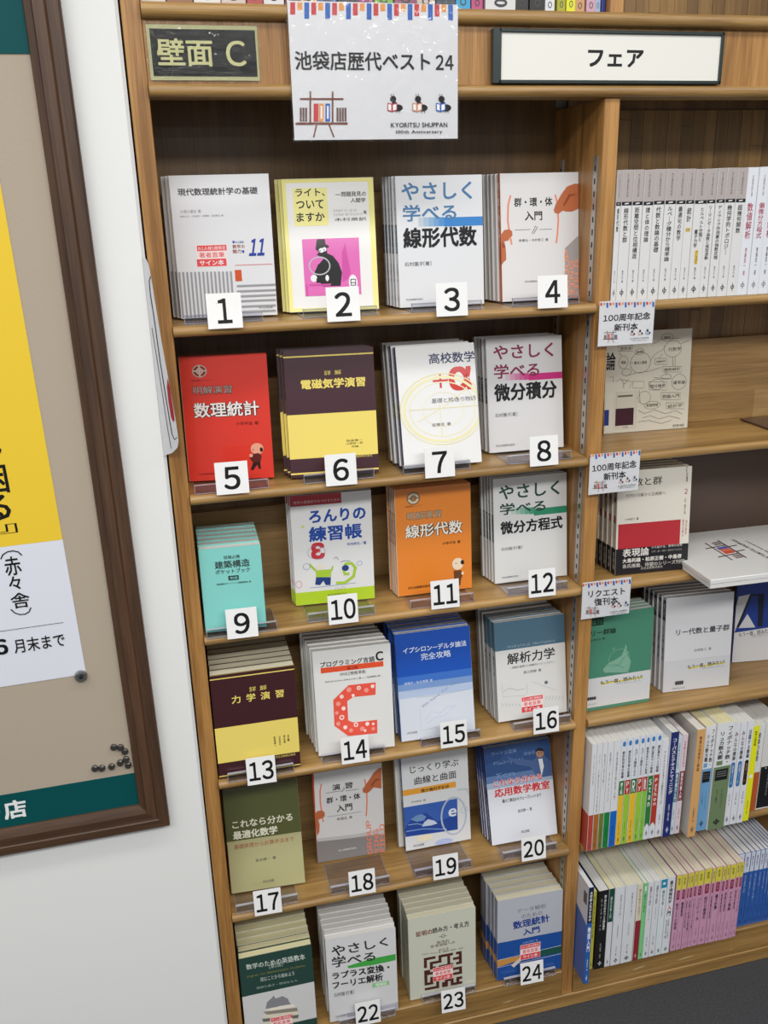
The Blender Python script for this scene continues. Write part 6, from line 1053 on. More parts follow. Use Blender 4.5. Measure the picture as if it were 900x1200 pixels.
 (1.0871,1.1029,'#cf9bb8','c',[('R',[0,0,1,0.19],'#d9d04a'),('V','数理',[0.3,0.04,0.7,0.13],'#4a4a20',1),('E',[0.5,0.21,0.3,0.012],'#8f2848'),('R',[0.2,0.21,0.8,0.31],'#8f2848'),('E',[0.5,0.31,0.3,0.012],'#8f2848'),('V','共立',[0.38,0.22,0.62,0.29],'#e6c6d2',0),('V','グラフ理論',[0.25,0.36,0.75,0.61],'#1b1b1f',2),('V','共立出版',[0.38,0.76,0.62,0.86],'#7a4a60',0),('C',[0.5,0.94,0.16,0.012],0.07,'#9a6a80'),('L',[(0.5,0.9099999999999999),(0.5,0.97)],0.07,'#9a6a80')],0.209,0.0001,'twelfth pink and yellow series spine from left, bottom right shelf'),
 (1.1031,1.1125,'#cf9bb8','c',[('R',[0,0,1,0.19],'#d9d04a'),('V','数理',[0.3,0.04,0.7,0.13],'#4a4a20',1),('E',[0.5,0.21,0.3,0.012],'#8f2848'),('R',[0.2,0.21,0.8,0.31],'#8f2848'),('E',[0.5,0.31,0.3,0.012],'#8f2848'),('V','共立',[0.38,0.22,0.62,0.29],'#e6c6d2',0),('V','情報の数理',[0.25,0.36,0.75,0.61],'#1b1b1f',1),('V','共立出版',[0.38,0.76,0.62,0.86],'#7a4a60',0),('C',[0.5,0.94,0.16,0.012],0.07,'#9a6a80'),('L',[(0.5,0.9099999999999999),(0.5,0.97)],0.07,'#9a6a80')],0.2105,0.0006,'thirteenth pink and yellow series spine from left, bottom right shelf'),
 (1.1127,1.1221,'#cf9bb8','c',[('R',[0,0,1,0.19],'#d9d04a'),('V','数理',[0.3,0.04,0.7,0.13],'#4a4a20',1),('E',[0.5,0.21,0.3,0.012],'#8f2848'),('R',[0.2,0.21,0.8,0.31],'#8f2848'),('E',[0.5,0.31,0.3,0.012],'#8f2848'),('V','共立',[0.38,0.22,0.62,0.29],'#e6c6d2',0),('V','ハイブリッド',[0.25,0.36,0.75,0.66],'#1b1b1f',2),('V','共立出版',[0.38,0.76,0.62,0.86],'#7a4a60',0),('C',[0.5,0.94,0.16,0.012],0.07,'#9a6a80'),('L',[(0.5,0.9099999999999999),(0.5,0.97)],0.07,'#9a6a80')],0.209,0.0012,'fourteenth pink and yellow series spine from left, bottom right shelf'),
 (1.123,1.1395,'#2f5fae','w',[('R',[0,0,1,0.26],'#d5dbe8'),('V','数学',[0.3,0.05,0.7,0.2],'#4a5a80',1),('V','共立数学入門',[0.35,0.3,0.65,0.48],'#c3d0ea',0),('V','著者',[0.4,0.74,0.6,0.84],'#1d3a78',0),('C',[0.5,0.94,0.16,0.012],0.07,'#1d3a78'),('L',[(0.5,0.9099999999999999),(0.5,0.97)],0.07,'#1d3a78')],0.209,0.024,'first blue series spine from left, bottom right shelf end'),
 (1.1397,1.1558,'#2f5fae','w',[('R',[0,0,1,0.26],'#d5dbe8'),('V','数学',[0.3,0.05,0.7,0.2],'#4a5a80',1),('V','共立数学入門',[0.35,0.3,0.65,0.54],'#c3d0ea',0),('V','著者',[0.4,0.74,0.6,0.84],'#1d3a78',0),('C',[0.5,0.94,0.16,0.012],0.07,'#1d3a78'),('L',[(0.5,0.9099999999999999),(0.5,0.97)],0.07,'#1d3a78')],0.209,0.024,'second blue series spine from left, bottom right shelf end'),
 (1.156,1.1672,'#2f5fae','w',[('R',[0,0,1,0.26],'#d5dbe8'),('V','数学',[0.3,0.05,0.7,0.2],'#4a5a80',1),('V','共立数学入門',[0.35,0.3,0.65,0.6],'#c3d0ea',0),('V','著者',[0.4,0.74,0.6,0.84],'#1d3a78',0),('C',[0.5,0.94,0.16,0.012],0.07,'#1d3a78'),('L',[(0.5,0.9099999999999999),(0.5,0.97)],0.07,'#1d3a78')],0.209,0.024,'third blue series spine from left, bottom right shelf end'),
 (1.1674,1.1803,'#2f5fae','w',[('R',[0,0,1,0.26],'#d5dbe8'),('V','数学',[0.3,0.05,0.7,0.2],'#4a5a80',1),('V','共立数学入門',[0.35,0.3,0.65,0.6599999999999999],'#c3d0ea',0),('V','著者',[0.4,0.74,0.6,0.84],'#1d3a78',0),('C',[0.5,0.94,0.16,0.012],0.07,'#1d3a78'),('L',[(0.5,0.9099999999999999),(0.5,0.97)],0.07,'#1d3a78')],0.209,0.024,'fourth blue series spine from left, bottom right shelf end'),
 (1.1805,1.1918,'#2f5fae','w',[('R',[0,0,1,0.26],'#d5dbe8'),('V','数学',[0.3,0.05,0.7,0.2],'#4a5a80',1),('V','共立数学入門',[0.35,0.3,0.65,0.48],'#c3d0ea',0),('V','著者',[0.4,0.74,0.6,0.84],'#1d3a78',0),('C',[0.5,0.94,0.16,0.012],0.07,'#1d3a78'),('L',[(0.5,0.9099999999999999),(0.5,0.97)],0.07,'#1d3a78')],0.209,0.024,'fifth blue series spine from left, bottom right shelf end'),
 (1.192,1.2017,'#2f5fae','w',[('R',[0,0,1,0.26],'#d5dbe8'),('V','数学',[0.3,0.05,0.7,0.2],'#4a5a80',1),('V','共立数学入門',[0.35,0.3,0.65,0.54],'#c3d0ea',0),('V','著者',[0.4,0.74,0.6,0.84],'#1d3a78',0),('C',[0.5,0.94,0.16,0.012],0.07,'#1d3a78'),('L',[(0.5,0.9099999999999999),(0.5,0.97)],0.07,'#1d3a78')],0.209,0.024,'sixth blue series spine from left, bottom right shelf end'),
 (1.2019,1.2099,'#2f5fae','w',[('R',[0,0,1,0.26],'#d5dbe8'),('V','数学',[0.3,0.05,0.7,0.2],'#4a5a80',1),('V','共立数学入門',[0.35,0.3,0.65,0.6],'#c3d0ea',0),('V','著者',[0.4,0.74,0.6,0.84],'#1d3a78',0),('C',[0.5,0.94,0.16,0.012],0.07,'#1d3a78'),('L',[(0.5,0.9099999999999999),(0.5,0.97)],0.07,'#1d3a78')],0.209,0.024,'seventh blue series spine from left, bottom right shelf end'),
 (1.2101,1.2182,'#2f5fae','w',[('R',[0,0,1,0.26],'#d5dbe8'),('V','数学',[0.3,0.05,0.7,0.2],'#4a5a80',1),('V','共立数学入門',[0.35,0.3,0.65,0.6599999999999999],'#c3d0ea',0),('V','著者',[0.4,0.74,0.6,0.84],'#1d3a78',0),('C',[0.5,0.94,0.16,0.012],0.07,'#1d3a78'),('L',[(0.5,0.9099999999999999),(0.5,0.97)],0.07,'#1d3a78')],0.209,0.024,'eighth blue series spine from left, bottom right shelf end'),
 (1.2184,1.2265,'#2f5fae','w',[('R',[0,0,1,0.26],'#d5dbe8'),('V','数学',[0.3,0.05,0.7,0.2],'#4a5a80',1),('V','共立数学入門',[0.35,0.3,0.65,0.48],'#c3d0ea',0),('V','著者',[0.4,0.74,0.6,0.84],'#1d3a78',0),('C',[0.5,0.94,0.16,0.012],0.07,'#1d3a78'),('L',[(0.5,0.9099999999999999),(0.5,0.97)],0.07,'#1d3a78')],0.209,0.024,'ninth blue series spine from left, bottom right shelf end'),
 (1.2267,1.2348,'#2f5fae','w',[('R',[0,0,1,0.26],'#d5dbe8'),('V','数学',[0.3,0.05,0.7,0.2],'#4a5a80',1),('V','共立数学入門',[0.35,0.3,0.65,0.54],'#c3d0ea',0),('V','著者',[0.4,0.74,0.6,0.84],'#1d3a78',0),('C',[0.5,0.94,0.16,0.012],0.07,'#1d3a78'),('L',[(0.5,0.9099999999999999),(0.5,0.97)],0.07,'#1d3a78')],0.209,0.024,'tenth blue series spine from left, bottom right shelf end'),
]
TOP = [
 (0.074,0.112,'#d9d6d2','w',[('C',[0.5,0.93,0.18,0.02],0.08,'#4a4a50')],0.19,0.025,'pale thick spine in the row above the fascia, left of the poster sheet'),
 (0.1125,0.148,'#c9b9b0','w',[('C',[0.5,0.93,0.18,0.02],0.08,'#4a4a50')],0.198,0.028,'beige spine in the row above the fascia, left of the poster sheet'),
 (0.1485,0.172,'#a83a35','w',[('C',[0.5,0.93,0.18,0.02],0.08,'#4a4a50')],0.206,0.026,'red spine in the row above the fascia, left of the poster sheet'),
 (0.1725,0.203,'#d5d5d8','w',[('C',[0.5,0.93,0.18,0.02],0.08,'#4a4a50')],0.214,0.029,'white spine in the row above the fascia, behind the poster sheet top'),
 (0.2035,0.225,'#7a3028','w',[('C',[0.5,0.93,0.18,0.02],0.08,'#4a4a50')],0.194,0.027,'dark red spine in the row above the fascia, behind the poster sheet top'),
 (0.2255,0.25,'#c08a3a','w',[('C',[0.5,0.93,0.18,0.02],0.08,'#4a4a50')],0.202,0.025,'ochre spine in the row above the fascia, behind the poster sheet top'),
 (0.2505,0.28,'#3a5a9a','w',[('C',[0.5,0.93,0.18,0.02],0.08,'#4a4a50')],0.21,0.028,'mid blue spine in the row above the fascia, behind the poster sheet top'),
 (0.2805,0.312,'#2b2b30','w',[('C',[0.5,0.93,0.18,0.02],0.08,'#4a4a50')],0.19,0.026,'charcoal spine in the row above the fascia, behind the poster sheet top'),
 (0.3125,0.335,'#a03a7a','w',[('C',[0.5,0.93,0.18,0.02],0.08,'#4a4a50')],0.198,0.029,'purple spine in the row above the fascia, behind the poster sheet top'),
 (0.3355,0.365,'#6fae3a','w',[('C',[0.5,0.93,0.18,0.02],0.08,'#4a4a50')],0.206,0.027,'leaf green spine in the row above the fascia, behind the poster sheet top'),
 (0.3655,0.4,'#8a4a6a','w',[('C',[0.5,0.93,0.18,0.02],0.08,'#4a4a50')],0.214,0.025,'plum spine in the row above the fascia, behind the poster sheet top'),
 (0.4005,0.43,'#c5b5b0','w',[('C',[0.5,0.93,0.18,0.02],0.08,'#4a4a50')],0.194,0.028,'greyish pink spine in the row above the fascia, behind the poster sheet top'),
 (0.4305,0.461,'#3a4a5a','w',[('C',[0.5,0.93,0.18,0.02],0.08,'#4a4a50')],0.202,0.026,'slate spine in the row above the fascia, behind the poster sheet top'),
 (0.4618,0.486,'#2aa0cf','w',[('C',[0.5,0.93,0.18,0.02],0.08,'#4a4a50')],0.21,0.029,'cyan spine in the row above the fascia, right of the poster sheet'),
 (0.4862,0.505,'#b8487a','w',[('C',[0.5,0.93,0.18,0.02],0.08,'#4a4a50')],0.19,0.027,'raspberry spine in the row above the fascia, right of the poster sheet'),
 (0.5078,0.5572,'#d5d6d8','w',[('C',[0.5,0.93,0.18,0.02],0.08,'#4a4a50')],0.198,0.025,'white wide spine in the row above the fascia, right of the poster sheet'),
 (0.5586,0.5795,'#2a2624','w',[('C',[0.5,0.93,0.18,0.02],0.08,'#4a4a50')],0.206,0.028,'black spine in the row above the fascia, right of the poster sheet'),
 (0.5798,0.6055,'#1f1c1c','w',[('C',[0.5,0.93,0.18,0.02],0.08,'#4a4a50')],0.214,0.026,'glossy black spine in the row above the fascia, right of the poster sheet'),
 (0.6061,0.623,'#dcdfe3','w',[('C',[0.5,0.93,0.18,0.02],0.08,'#4a4a50')],0.194,0.029,'white spine in the row above the fascia, right of the poster sheet'),
 (0.6258,0.64,'#a8a82a','w',[('C',[0.5,0.93,0.18,0.02],0.08,'#4a4a50')],0.202,0.027,'olive yellow spine in the row above the fascia, right of the poster sheet'),
 (0.6403,0.6557,'#dfe02a','w',[('C',[0.5,0.93,0.18,0.02],0.08,'#4a4a50')],0.21,0.025,'bright yellow spine in the row above the fascia, right of the poster sheet'),
 (0.656,0.6728,'#c99a6a','w',[('C',[0.5,0.93,0.18,0.02],0.08,'#4a4a50')],0.19,0.028,'tan spine in the row above the fascia, right of the poster sheet'),
 (0.6743,0.69,'#c9a0b4','w',[('C',[0.5,0.93,0.18,0.02],0.08,'#4a4a50')],0.198,0.026,'dusty pink spine in the row above the fascia, right of the poster sheet'),
 (0.6903,0.7,'#a9bcd8','w',[('C',[0.5,0.93,0.18,0.02],0.08,'#4a4a50')],0.206,0.029,'pale blue spine in the row above the fascia, right of the poster sheet'),
 (0.7003,0.708,'#1d2f86','w',[('C',[0.5,0.93,0.18,0.02],0.08,'#4a4a50')],0.214,0.027,'navy spine in the row above the fascia, right of the poster sheet'),
 (0.001,0.036,'#cfcac4','c',[],0.2,0.025,'off-white first spine in the row above the fascia'),
 (0.0365,0.0735,'#8a5a3a','c',[],0.19,0.026,'brown second spine in the row above the fascia'),
]
CARDS = {1: [0.0789,-0.0145,0.0208,0.008],2: [0.2628,-0.0145,0.0216,0.008],3: [0.441,-0.0145,0.0203,0.008],4: [0.6156,-0.0145,0.0243,0.008],5: [0.0691,-0.0145,0.0266,0.0],6: [0.248,-0.0145,0.0234,0.0],7: [0.4192,-0.0145,0.0205,0.0],8: [0.6096,-0.0145,0.0232,0.0],9: [0.0654,-0.0145,0.023,0.0],10: [0.2413,-0.0145,0.024,0.0],11: [0.4279,-0.0145,0.0275,0.0],12: [0.6147,-0.0145,0.0252,0.0],13: [0.0775,-0.0145,0.0167,0.0],14: [0.2523,-0.0145,0.0275,0.0],15: [0.444,-0.0145,0.0261,0.0],16: [0.633,-0.0145,0.0227,0.0],17: [0.0694,-0.0145,0.0255,0.0],18: [0.2552,-0.0145,0.0273,0.0],19: [0.4269,-0.0145,0.0252,0.0],20: [0.6161,-0.0145,0.0271,0.0],22: [0.255,-0.0145,0.0271,0.0],23: [0.438,-0.03,0.0181,0.0],24: [0.6221,-0.0145,0.0267,0.0]}
ALT = {21: (2, '#d8d4c0', '#d8d4c0'), 4: (1, '#d4d2d0'), 7: (2, '#c4c4c0'), 19: (1, '#d8d8d4', '#d8d8d4'), 16: (3, '#bcbfc0'), 8: (3, '#bdbdbd')}
BACKCOL = {'tall blue book with white spine title jutting out beside divider': '#2460b0', 'thick tan spine on fifth right shelf': '#b9b4ac', 'navy spine with white lettering on fifth right shelf': '#d5d6da', 'white book with red lower spine on fifth right shelf': '#dfe1e5'}
POSTER = [('T', '困', [-0.0967, -0.3694, -0.0598, -0.3252], '#151515', 2), ('T', 'る', [-0.1041, -0.3229, -0.0637, -0.2828], '#151515', 2), ('T', 'や', [-0.0984, -0.4039, -0.0608, -0.3753], '#151515', 2), ('T', 'く', [-0.0927, -0.454, -0.0634, -0.4218], '#151515', 2),
 ('T', '』', [-0.0957, -0.2752, -0.0596, -0.26], '#151515', 0), ('T', '赤', [-0.089, -0.2221, -0.0648, -0.1902], '#151515', 1), ('T', '々', [-0.0878, -0.1888, -0.0696, -0.1659], '#151515', 1), ('T', '舎', [-0.0896, -0.1598, -0.0615, -0.1337], '#151515', 1),
 ('L', [(-.092, -.2195), (-.088, -.2265), (-.080, -.2305), (-.072, -.2308), (-.065, -.2280), (-.0605, -.2215)], .0018, '#151515'), ('L', [(-.092, -.1335), (-.087, -.1265), (-.080, -.1225), (-.072, -.1222), (-.066, -.1252), (-.062, -.1320)], .0018, '#151515'), ('R', [-0.34, -0.0988, -0.018, -0.098], '#151515'), ('T', '６', [-0.1292, -0.0852, -0.1077, -0.0575], '#151515', 3), ('T', '月末まで', [-0.0986, -0.081, -0.0205, -0.056], '#151515', 1)]
PINS = [(-.1691, .8457, 'dark magnet at the upper left of the hooked cluster'), (-.1584, .8432, 'dark magnet second in the hooked cluster'), (-.1520, .8340, 'dark magnet at the right bend of the cluster'), (-.1521, .8180, 'dark magnet below the right bend of the cluster'), (-.1624, .8130, 'dark magnet left of the lower pair in the cluster'), (-.1771, .8084, 'single dark magnet on the teal band edge'), (-.1934, .8083, 'dark magnet right one of the leftmost pair'), (-.2046, .8100, 'leftmost dark magnet on the teal band edge'), (-.1496, .8060, 'dark magnet on the teal edge beside the frame')]
def _box():
    q = [(.087, .070), (.087, .168), (.150, .168), (.150, .070)]
    def m(a, b):  # a along the text, b downwards, to lid (u, v)
        x = .085 + .062 * b; y = .072 + .100 * a + .010 * b
        return (x / .33, 1 - y / .233)
    br = '#4a3a38'; o = []
    def qd(a0, b0, a1, b1, c): o.append(('P', [m(a0, b0), m(a1, b0), m(a1, b1), m(a0, b1)], c))
    qd(.02, .10, .98, .15, br); qd(0, .62, 1, .68, br); qd(.24, -.15, .28, .66, br); qd(.70, -.15, .74, .66, br); qd(.33, .68, .37, 1.0, br); qd(.60, .68, .64, 1.0, br)
    for a in (.05, .11, .17, .78, .84, .90): qd(a, .32, a + .04, .60, '#6d5a55')
    qd(.32, .22, .44, .60, '#c9503a'); qd(.44, .22, .56, .60, '#d0705a'); qd(.56, .22, .67, .60, '#5a5aa0')
    o.append(('TQ', 'KYORITSU SHUPPAN', [(.160 / .33, 1 - .066 / .233), (.152 / .33, 1 - .172 / .233), (.160 / .33, 1 - .173 / .233), (.169 / .33, 1 - .067 / .233)], '#2b2b2e', 2))
    o.append(('TQ', '100th Anniversary', [(.180 / .33, 1 - .080 / .233), (.174 / .33, 1 - .160 / .233), (.181 / .33, 1 - .161 / .233), (.188 / .33, 1 - .081 / .233)], '#2b2b2e', 1))
    return o
BOXPRINT = _box()
EXTRA_TEXT = [('０１２３４５６７８９', 2), ('店', 3), ('・', 3), ('KYORITSUHPAN', 2), ('10thAniversary', 1)]
for _i in POSTER:
    if _i[0] == 'T': EXTRA_TEXT.append((_i[1], _i[4]))
for _R in (ROW1, ROW5, ROW6, TOP):
    for _r in _R:
        for _i in _r[4]:
            if _i[0] in ('T', 'V'): EXTRA_TEXT.append((_i[1] + '｜', _i[4]))
# ---------------------------------------------------------------- helpers
def lin(h):
    h = h.lstrip('#')
    if len(h) == 3: h = ''.join(c * 2 for c in h)
    o = []
    for i in (0, 2, 4):
        c = int(h[i:i + 2], 16) / 255
        o.append(c / 12.92 if c <= .04045 else ((c + .055) / 1.055) ** 2.4)
    return (*o, 1)
MATS = {}
def mat(name, color, rough=.5, coat=0, metal=0, bump=0, bscale=40, vary=0):
    if name in MATS: return MATS[name]
    m = bpy.data.materials.new(name); m.use_nodes = True; MATS[name] = m
    nt = m.node_tree; b = nt.nodes['Principled BSDF']
    b.inputs['Base Color'].default_value = lin(color); b.inputs['Roughness'].default_value = rough
    b.inputs['Metallic'].default_value = metal; b.inputs['Coat Weight'].default_value = coat; b.inputs['Coat Roughness'].default_value = .08
    if bump or vary:
        tc = nt.nodes.new('ShaderNodeTexCoord'); n = nt.nodes.new('ShaderNodeTexNoise')
        n.inputs['Scale'].default_value = bscale; n.inputs['Detail'].default_value = 4
        nt.links.new(tc.outputs['Object'], n.inputs['Vector'])
        if bump:
            bp = nt.nodes.new('ShaderNodeBump'); bp.inputs['Strength'].default_value = bump; bp.inputs['Distance'].default_value = .002
            nt.links.new(n.outputs['Fac'], bp.inputs['Height']); nt.links.new(bp.outputs['Normal'], b.inputs['Normal'])
            if coat: nt.links.new(bp.outputs['Normal'], b.inputs['Coat Normal'])
        if vary:
            mx = nt.nodes.new('ShaderNodeMix'); mx.data_type = 'RGBA'; c = lin(color)
            mx.inputs[6].default_value = tuple(v * (1 - vary) for v in c[:3]) + (1,); mx.inputs[7].default_value = tuple(min(1, v * (1 + vary)) for v in c[:3]) + (1,)
            nt.links.new(n.outputs['Fac'], mx.inputs[0]); nt.links.new(mx.outputs[2], b.inputs['Base Color'])
    return m
def wood(name, dark, light, axis, scale=1.0, rough=.42, coat=.15):
    m = bpy.data.materials.new(name); m.use_nodes = True; nt = m.node_tree; b = nt.nodes['Principled BSDF']
    tc = nt.nodes.new('ShaderNodeTexCoord'); mp = nt.nodes.new('ShaderNodeMapping')
    s = [60 * scale] * 3; s[axis] = 2.2 * scale; mp.inputs['Scale'].default_value = s
    n = nt.nodes.new('ShaderNodeTexNoise'); n.inputs['Scale'].default_value = 1.0; n.inputs['Detail'].default_value = 6; n.inputs['Distortion'].default_value = .6
    mp2 = nt.nodes.new('ShaderNodeMapping'); s2 = [12 * scale] * 3; s2[axis] = .9 * scale; mp2.inputs['Scale'].default_value = s2
    n2 = nt.nodes.new('ShaderNodeTexNoise'); n2.inputs['Scale'].default_value = 1.0; n2.inputs['Detail'].default_value = 3; n2.inputs['Distortion'].default_value = 1.2
    mp3 = nt.nodes.new('ShaderNodeMapping'); s3 = [420] * 3; s3[axis] = 14; mp3.inputs['Scale'].default_value = s3
    n3 = nt.nodes.new('ShaderNodeTexNoise'); n3.inputs['Scale'].default_value = 1.0; n3.inputs['Detail'].default_value = 2
    ad = nt.nodes.new('ShaderNodeMath'); ad.operation = 'ADD'; ml = nt.nodes.new('ShaderNodeMath'); ml.operation = 'MULTIPLY_ADD'; ml.inputs[1].default_value = .30; 
    cr = nt.nodes.new('ShaderNodeValToRGB'); cr.color_ramp.elements[0].position = .86; cr.color_ramp.elements[1].position = 1.42
    cr.color_ramp.elements[0].position = .44; cr.color_ramp.elements[1].position = .69
    cr.color_ramp.elements[0].color = lin(dark); cr.color_ramp.elements[1].color = lin(light)
    hv = nt.nodes.new('ShaderNodeMath'); hv.operation = 'MULTIPLY'; hv.inputs[1].default_value = .42
    L = nt.links.new
    for q in (mp, mp2, mp3): L(tc.outputs['Object'], q.inputs['Vector'])
    L(mp.outputs[0], n.inputs['Vector']); L(mp2.outputs[0], n2.inputs['Vector']); L(mp3.outputs[0], n3.inputs['Vector'])
    L(n.outputs['Fac'], ad.inputs[0]); L(n2.outputs['Fac'], ad.inputs[1]); L(ad.outputs[0], hv.inputs[0])
    L(n3.outputs['Fac'], ml.inputs[0]); L(hv.outputs[0], ml.inputs[2]); L(ml.outputs[0], cr.inputs['Fac']); L(cr.outputs[0], b.inputs['Base Color'])
    bp = nt.nodes.new('ShaderNodeBump'); bp.inputs['Strength'].default_value = .12; bp.inputs['Distance'].default_value = .001
    L(n3.outputs['Fac'], bp.inputs['Height']); L(bp.outputs[0], b.inputs['Normal'])
    b.inputs['Roughness'].default_value = rough; b.inputs['Coat Weight'].default_value = coat; b.inputs['Coat Roughness'].default_value = .25
    return m
def clear(name, tint='#ffffff', gloss=.12, rough=.05, bump=0, bscale=30):
    m = bpy.data.materials.new(name); m.use_nodes = True; nt = m.node_tree; nt.nodes.clear()
    o = nt.nodes.new('ShaderNodeOutputMaterial'); mx = nt.nodes.new('ShaderNodeMixShader'); t = nt.nodes.new('ShaderNodeBsdfTransparent'); g = nt.nodes.new('ShaderNodeBsdfGlossy')
    t.inputs[0].default_value = lin(tint); g.inputs['Roughness'].default_value = rough
    fr = nt.nodes.new('ShaderNodeLayerWeight'); fr.inputs[0].default_value = .12; ad = nt.nodes.new('ShaderNodeMath'); ad.operation = 'MULTIPLY_ADD'; ad.inputs[1].default_value = .28; ad.inputs[2].default_value = gloss; ad.use_clamp = True
    L = nt.links.new; L(fr.outputs[0], ad.inputs[0]); L(ad.outputs[0], mx.inputs[0]); L(t.outputs[0], mx.inputs[1]); L(g.outputs[0], mx.inputs[2]); L(mx.outputs[0], o.inputs[0])
    if bump:
        tc = nt.nodes.new('ShaderNodeTexCoord'); n = nt.nodes.new('ShaderNodeTexNoise'); n.inputs['Scale'].default_value = bscale; n.inputs['Detail'].default_value = 3
        bp = nt.nodes.new('ShaderNodeBump'); bp.inputs['Strength'].default_value = bump; bp.inputs['Distance'].default_value = .004
        L(tc.outputs['Object'], n.inputs['Vector']); L(n.outputs['Fac'], bp.inputs['Height']); L(bp.outputs[0], g.inputs['Normal']); L(bp.outputs[0], fr.inputs['Normal'])
    return m
def pages_mat(name, color):
    m = bpy.data.materials.new(name); m.use_nodes = True; nt = m.node_tree; b = nt.nodes['Principled BSDF']
    tc = nt.nodes.new('ShaderNodeTexCoord'); mp = nt.nodes.new('ShaderNodeMapping'); mp.inputs['Scale'].default_value = (3, 900, 3)
    n = nt.nodes.new('ShaderNodeTexNoise'); n.inputs['Scale'].default_value = 1; n.inputs['Detail'].default_value = 3
    cr = nt.nodes.new('ShaderNodeValToRGB'); c = lin(color)
    cr.color_ramp.elements[0].position = .35; cr.color_ramp.elements[1].position = .6
    cr.color_ramp.elements[0].color = tuple(v * .72 for v in c[:3]) + (1,); cr.color_ramp.elements[1].color = c
    L = nt.links.new; L(tc.outputs['Object'], mp.inputs[0]); L(mp.outputs[0], n.inputs['Vector']); L(n.outputs['Fac'], cr.inputs[0]); L(cr.outputs[0], b.inputs['Base Color'])
    b.inputs['Roughness'].default_value = .8
    return m
PAGE_W = pages_mat('page_edges_white', '#e4e3de'); PAGE_C = pages_mat('page_edges_cream', '#e2dcc2'); PAGE_Y = pages_mat('page_edges_pale_yellow', '#e6dfb2')
OAKV = wood('oak_grain_vertical', '#83592a', '#bd8c4f', 2); OAKH = wood('oak_grain_horizontal', '#7c5d31', '#b28c53', 0)
OAKS = [wood('oak_stave_tone_%d' % i, a, b, 2) for i, (a, b) in enumerate((('#6b4f28', '#8c6b3c'), ('#775a30', '#9c7945'), ('#634824', '#806238')))]
OAKH2 = [wood('oak_plank_tone_%d' % i, a, b, 0) for i, (a, b) in enumerate((('#8f7045', '#bb9763'), ('#866840', '#b18d5a'), ('#97784c', '#c29f6c')))]
OAKP = wood('oak_veneer_back_shaded', '#5a4124', '#7d5f38', 2, .7)  # oak toned darker, shade inside the bays put into the colour
WALNUT = wood('walnut_frame', '#3b2719', '#5c402c', 2, 1.2, .5, .05); WALNUTH = wood('walnut_frame_horizontal', '#3b2719', '#5c402c', 0, 1.2, .5, .05)
ACRYL = clear('clear_acrylic', '#f1f1f5', .06, .16); FILM = clear('clear_film', '#ffffff', .022, .08, .5, 48)
EDGE = mat('acrylic_edge_glint', '#a8a7b0', .2, .5)  # pale opaque colour painting the bright edges of clear acrylic
def ink(c, coat=.0, rough=.45):
    m = mat('ink_' + c.lstrip('#') + ('_gloss' if coat else ''), c, rough, coat)
    m.node_tree.nodes['Principled BSDF'].inputs['Specular IOR Level'].default_value = .25
    return m
def link(name, me, parent=None, mats=()):
    o = bpy.data.objects.new(name, me); COL.objects.link(o)
    if parent: o.parent = parent
    for m in mats: me.materials.append(m)
    return o
def tag(o, label=None, cat=None, group=None, kind=None):
    if label: o['label'] = label
    if cat: o['category'] = cat
    if group: o['group'] = group
    if kind: o['kind'] = kind
    return o
def empty(name, loc=(0, 0, 0), rot=(0, 0, 0)):
    o = bpy.data.objects.new(name, None); COL.objects.link(o); o.location = loc; o.rotation_euler = rot; o.empty_display_size = .02
    return o
def boxes(name, bl, m, parent=None, bevel=0, seg=2):
    """one mesh from a list of boxes (x0,y0,z0,x1,y1,z1)"""
    bm = bmesh.new()
    for (x0, y0, z0, x1, y1, z1) in bl:
        g = bmesh.ops.create_cube(bm, size=1)
        for v in g['verts']: v.co = Vector(((x0 + x1) / 2 + v.co.x * (x1 - x0), (y0 + y1) / 2 + v.co.y * (y1 - y0), (z0 + z1) / 2 + v.co.z * (z1 - z0)))
    if bevel: bmesh.ops.bevel(bm, geom=bm.edges[:], offset=bevel, segments=seg, profile=.5, affect='EDGES')
    me = bpy.data.meshes.new(name); bm.to_mesh(me); bm.free()
    if bevel:
        for p in me.polygons: p.use_smooth = False
    return link(name, me, parent, [m])
def polymesh(name, verts, faces, mats, idx=None, parent=None):
    me = bpy.data.meshes.new(name); me.from_pydata([tuple(v) for v in verts], [], faces)
    for m in mats: me.materials.append(m)
    if idx: me.polygons.foreach_set('material_index', idx)
    me.update(); o = bpy.data.objects.new(name, me); COL.objects.link(o)
    if parent: o.parent = parent
    return o
def prism(name, prof, axis, a, b, m, parent=None):
    """extrude a closed 2-D profile along an axis from a to b"""
    n = len(prof)
    def P(p, t): return {0: (t, p[0], p[1]), 1: (p[0], t, p[1]), 2: (p[0], p[1], t)}[axis]
    vs = [P(p, a) for p in prof] + [P(p, b) for p in prof]
    fs = [list(range(n))[::-1], list(range(n, 2 * n))] + [[i, (i + 1) % n, n + (i + 1) % n, n + i] for i in range(n)]
    o = polymesh(name, vs, fs, [m], None, parent)
    bm = bmesh.new(); bm.from_mesh(o.data); bmesh.ops.recalc_face_normals(bm, faces=bm.faces); bm.to_mesh(o.data); bm.free()
    return o
def dup(o, parent=None):
    c = o.copy(); COL.objects.link(c)
    if parent: c.parent = parent
    for ch in list(o.children): dup(ch, c)
    return c
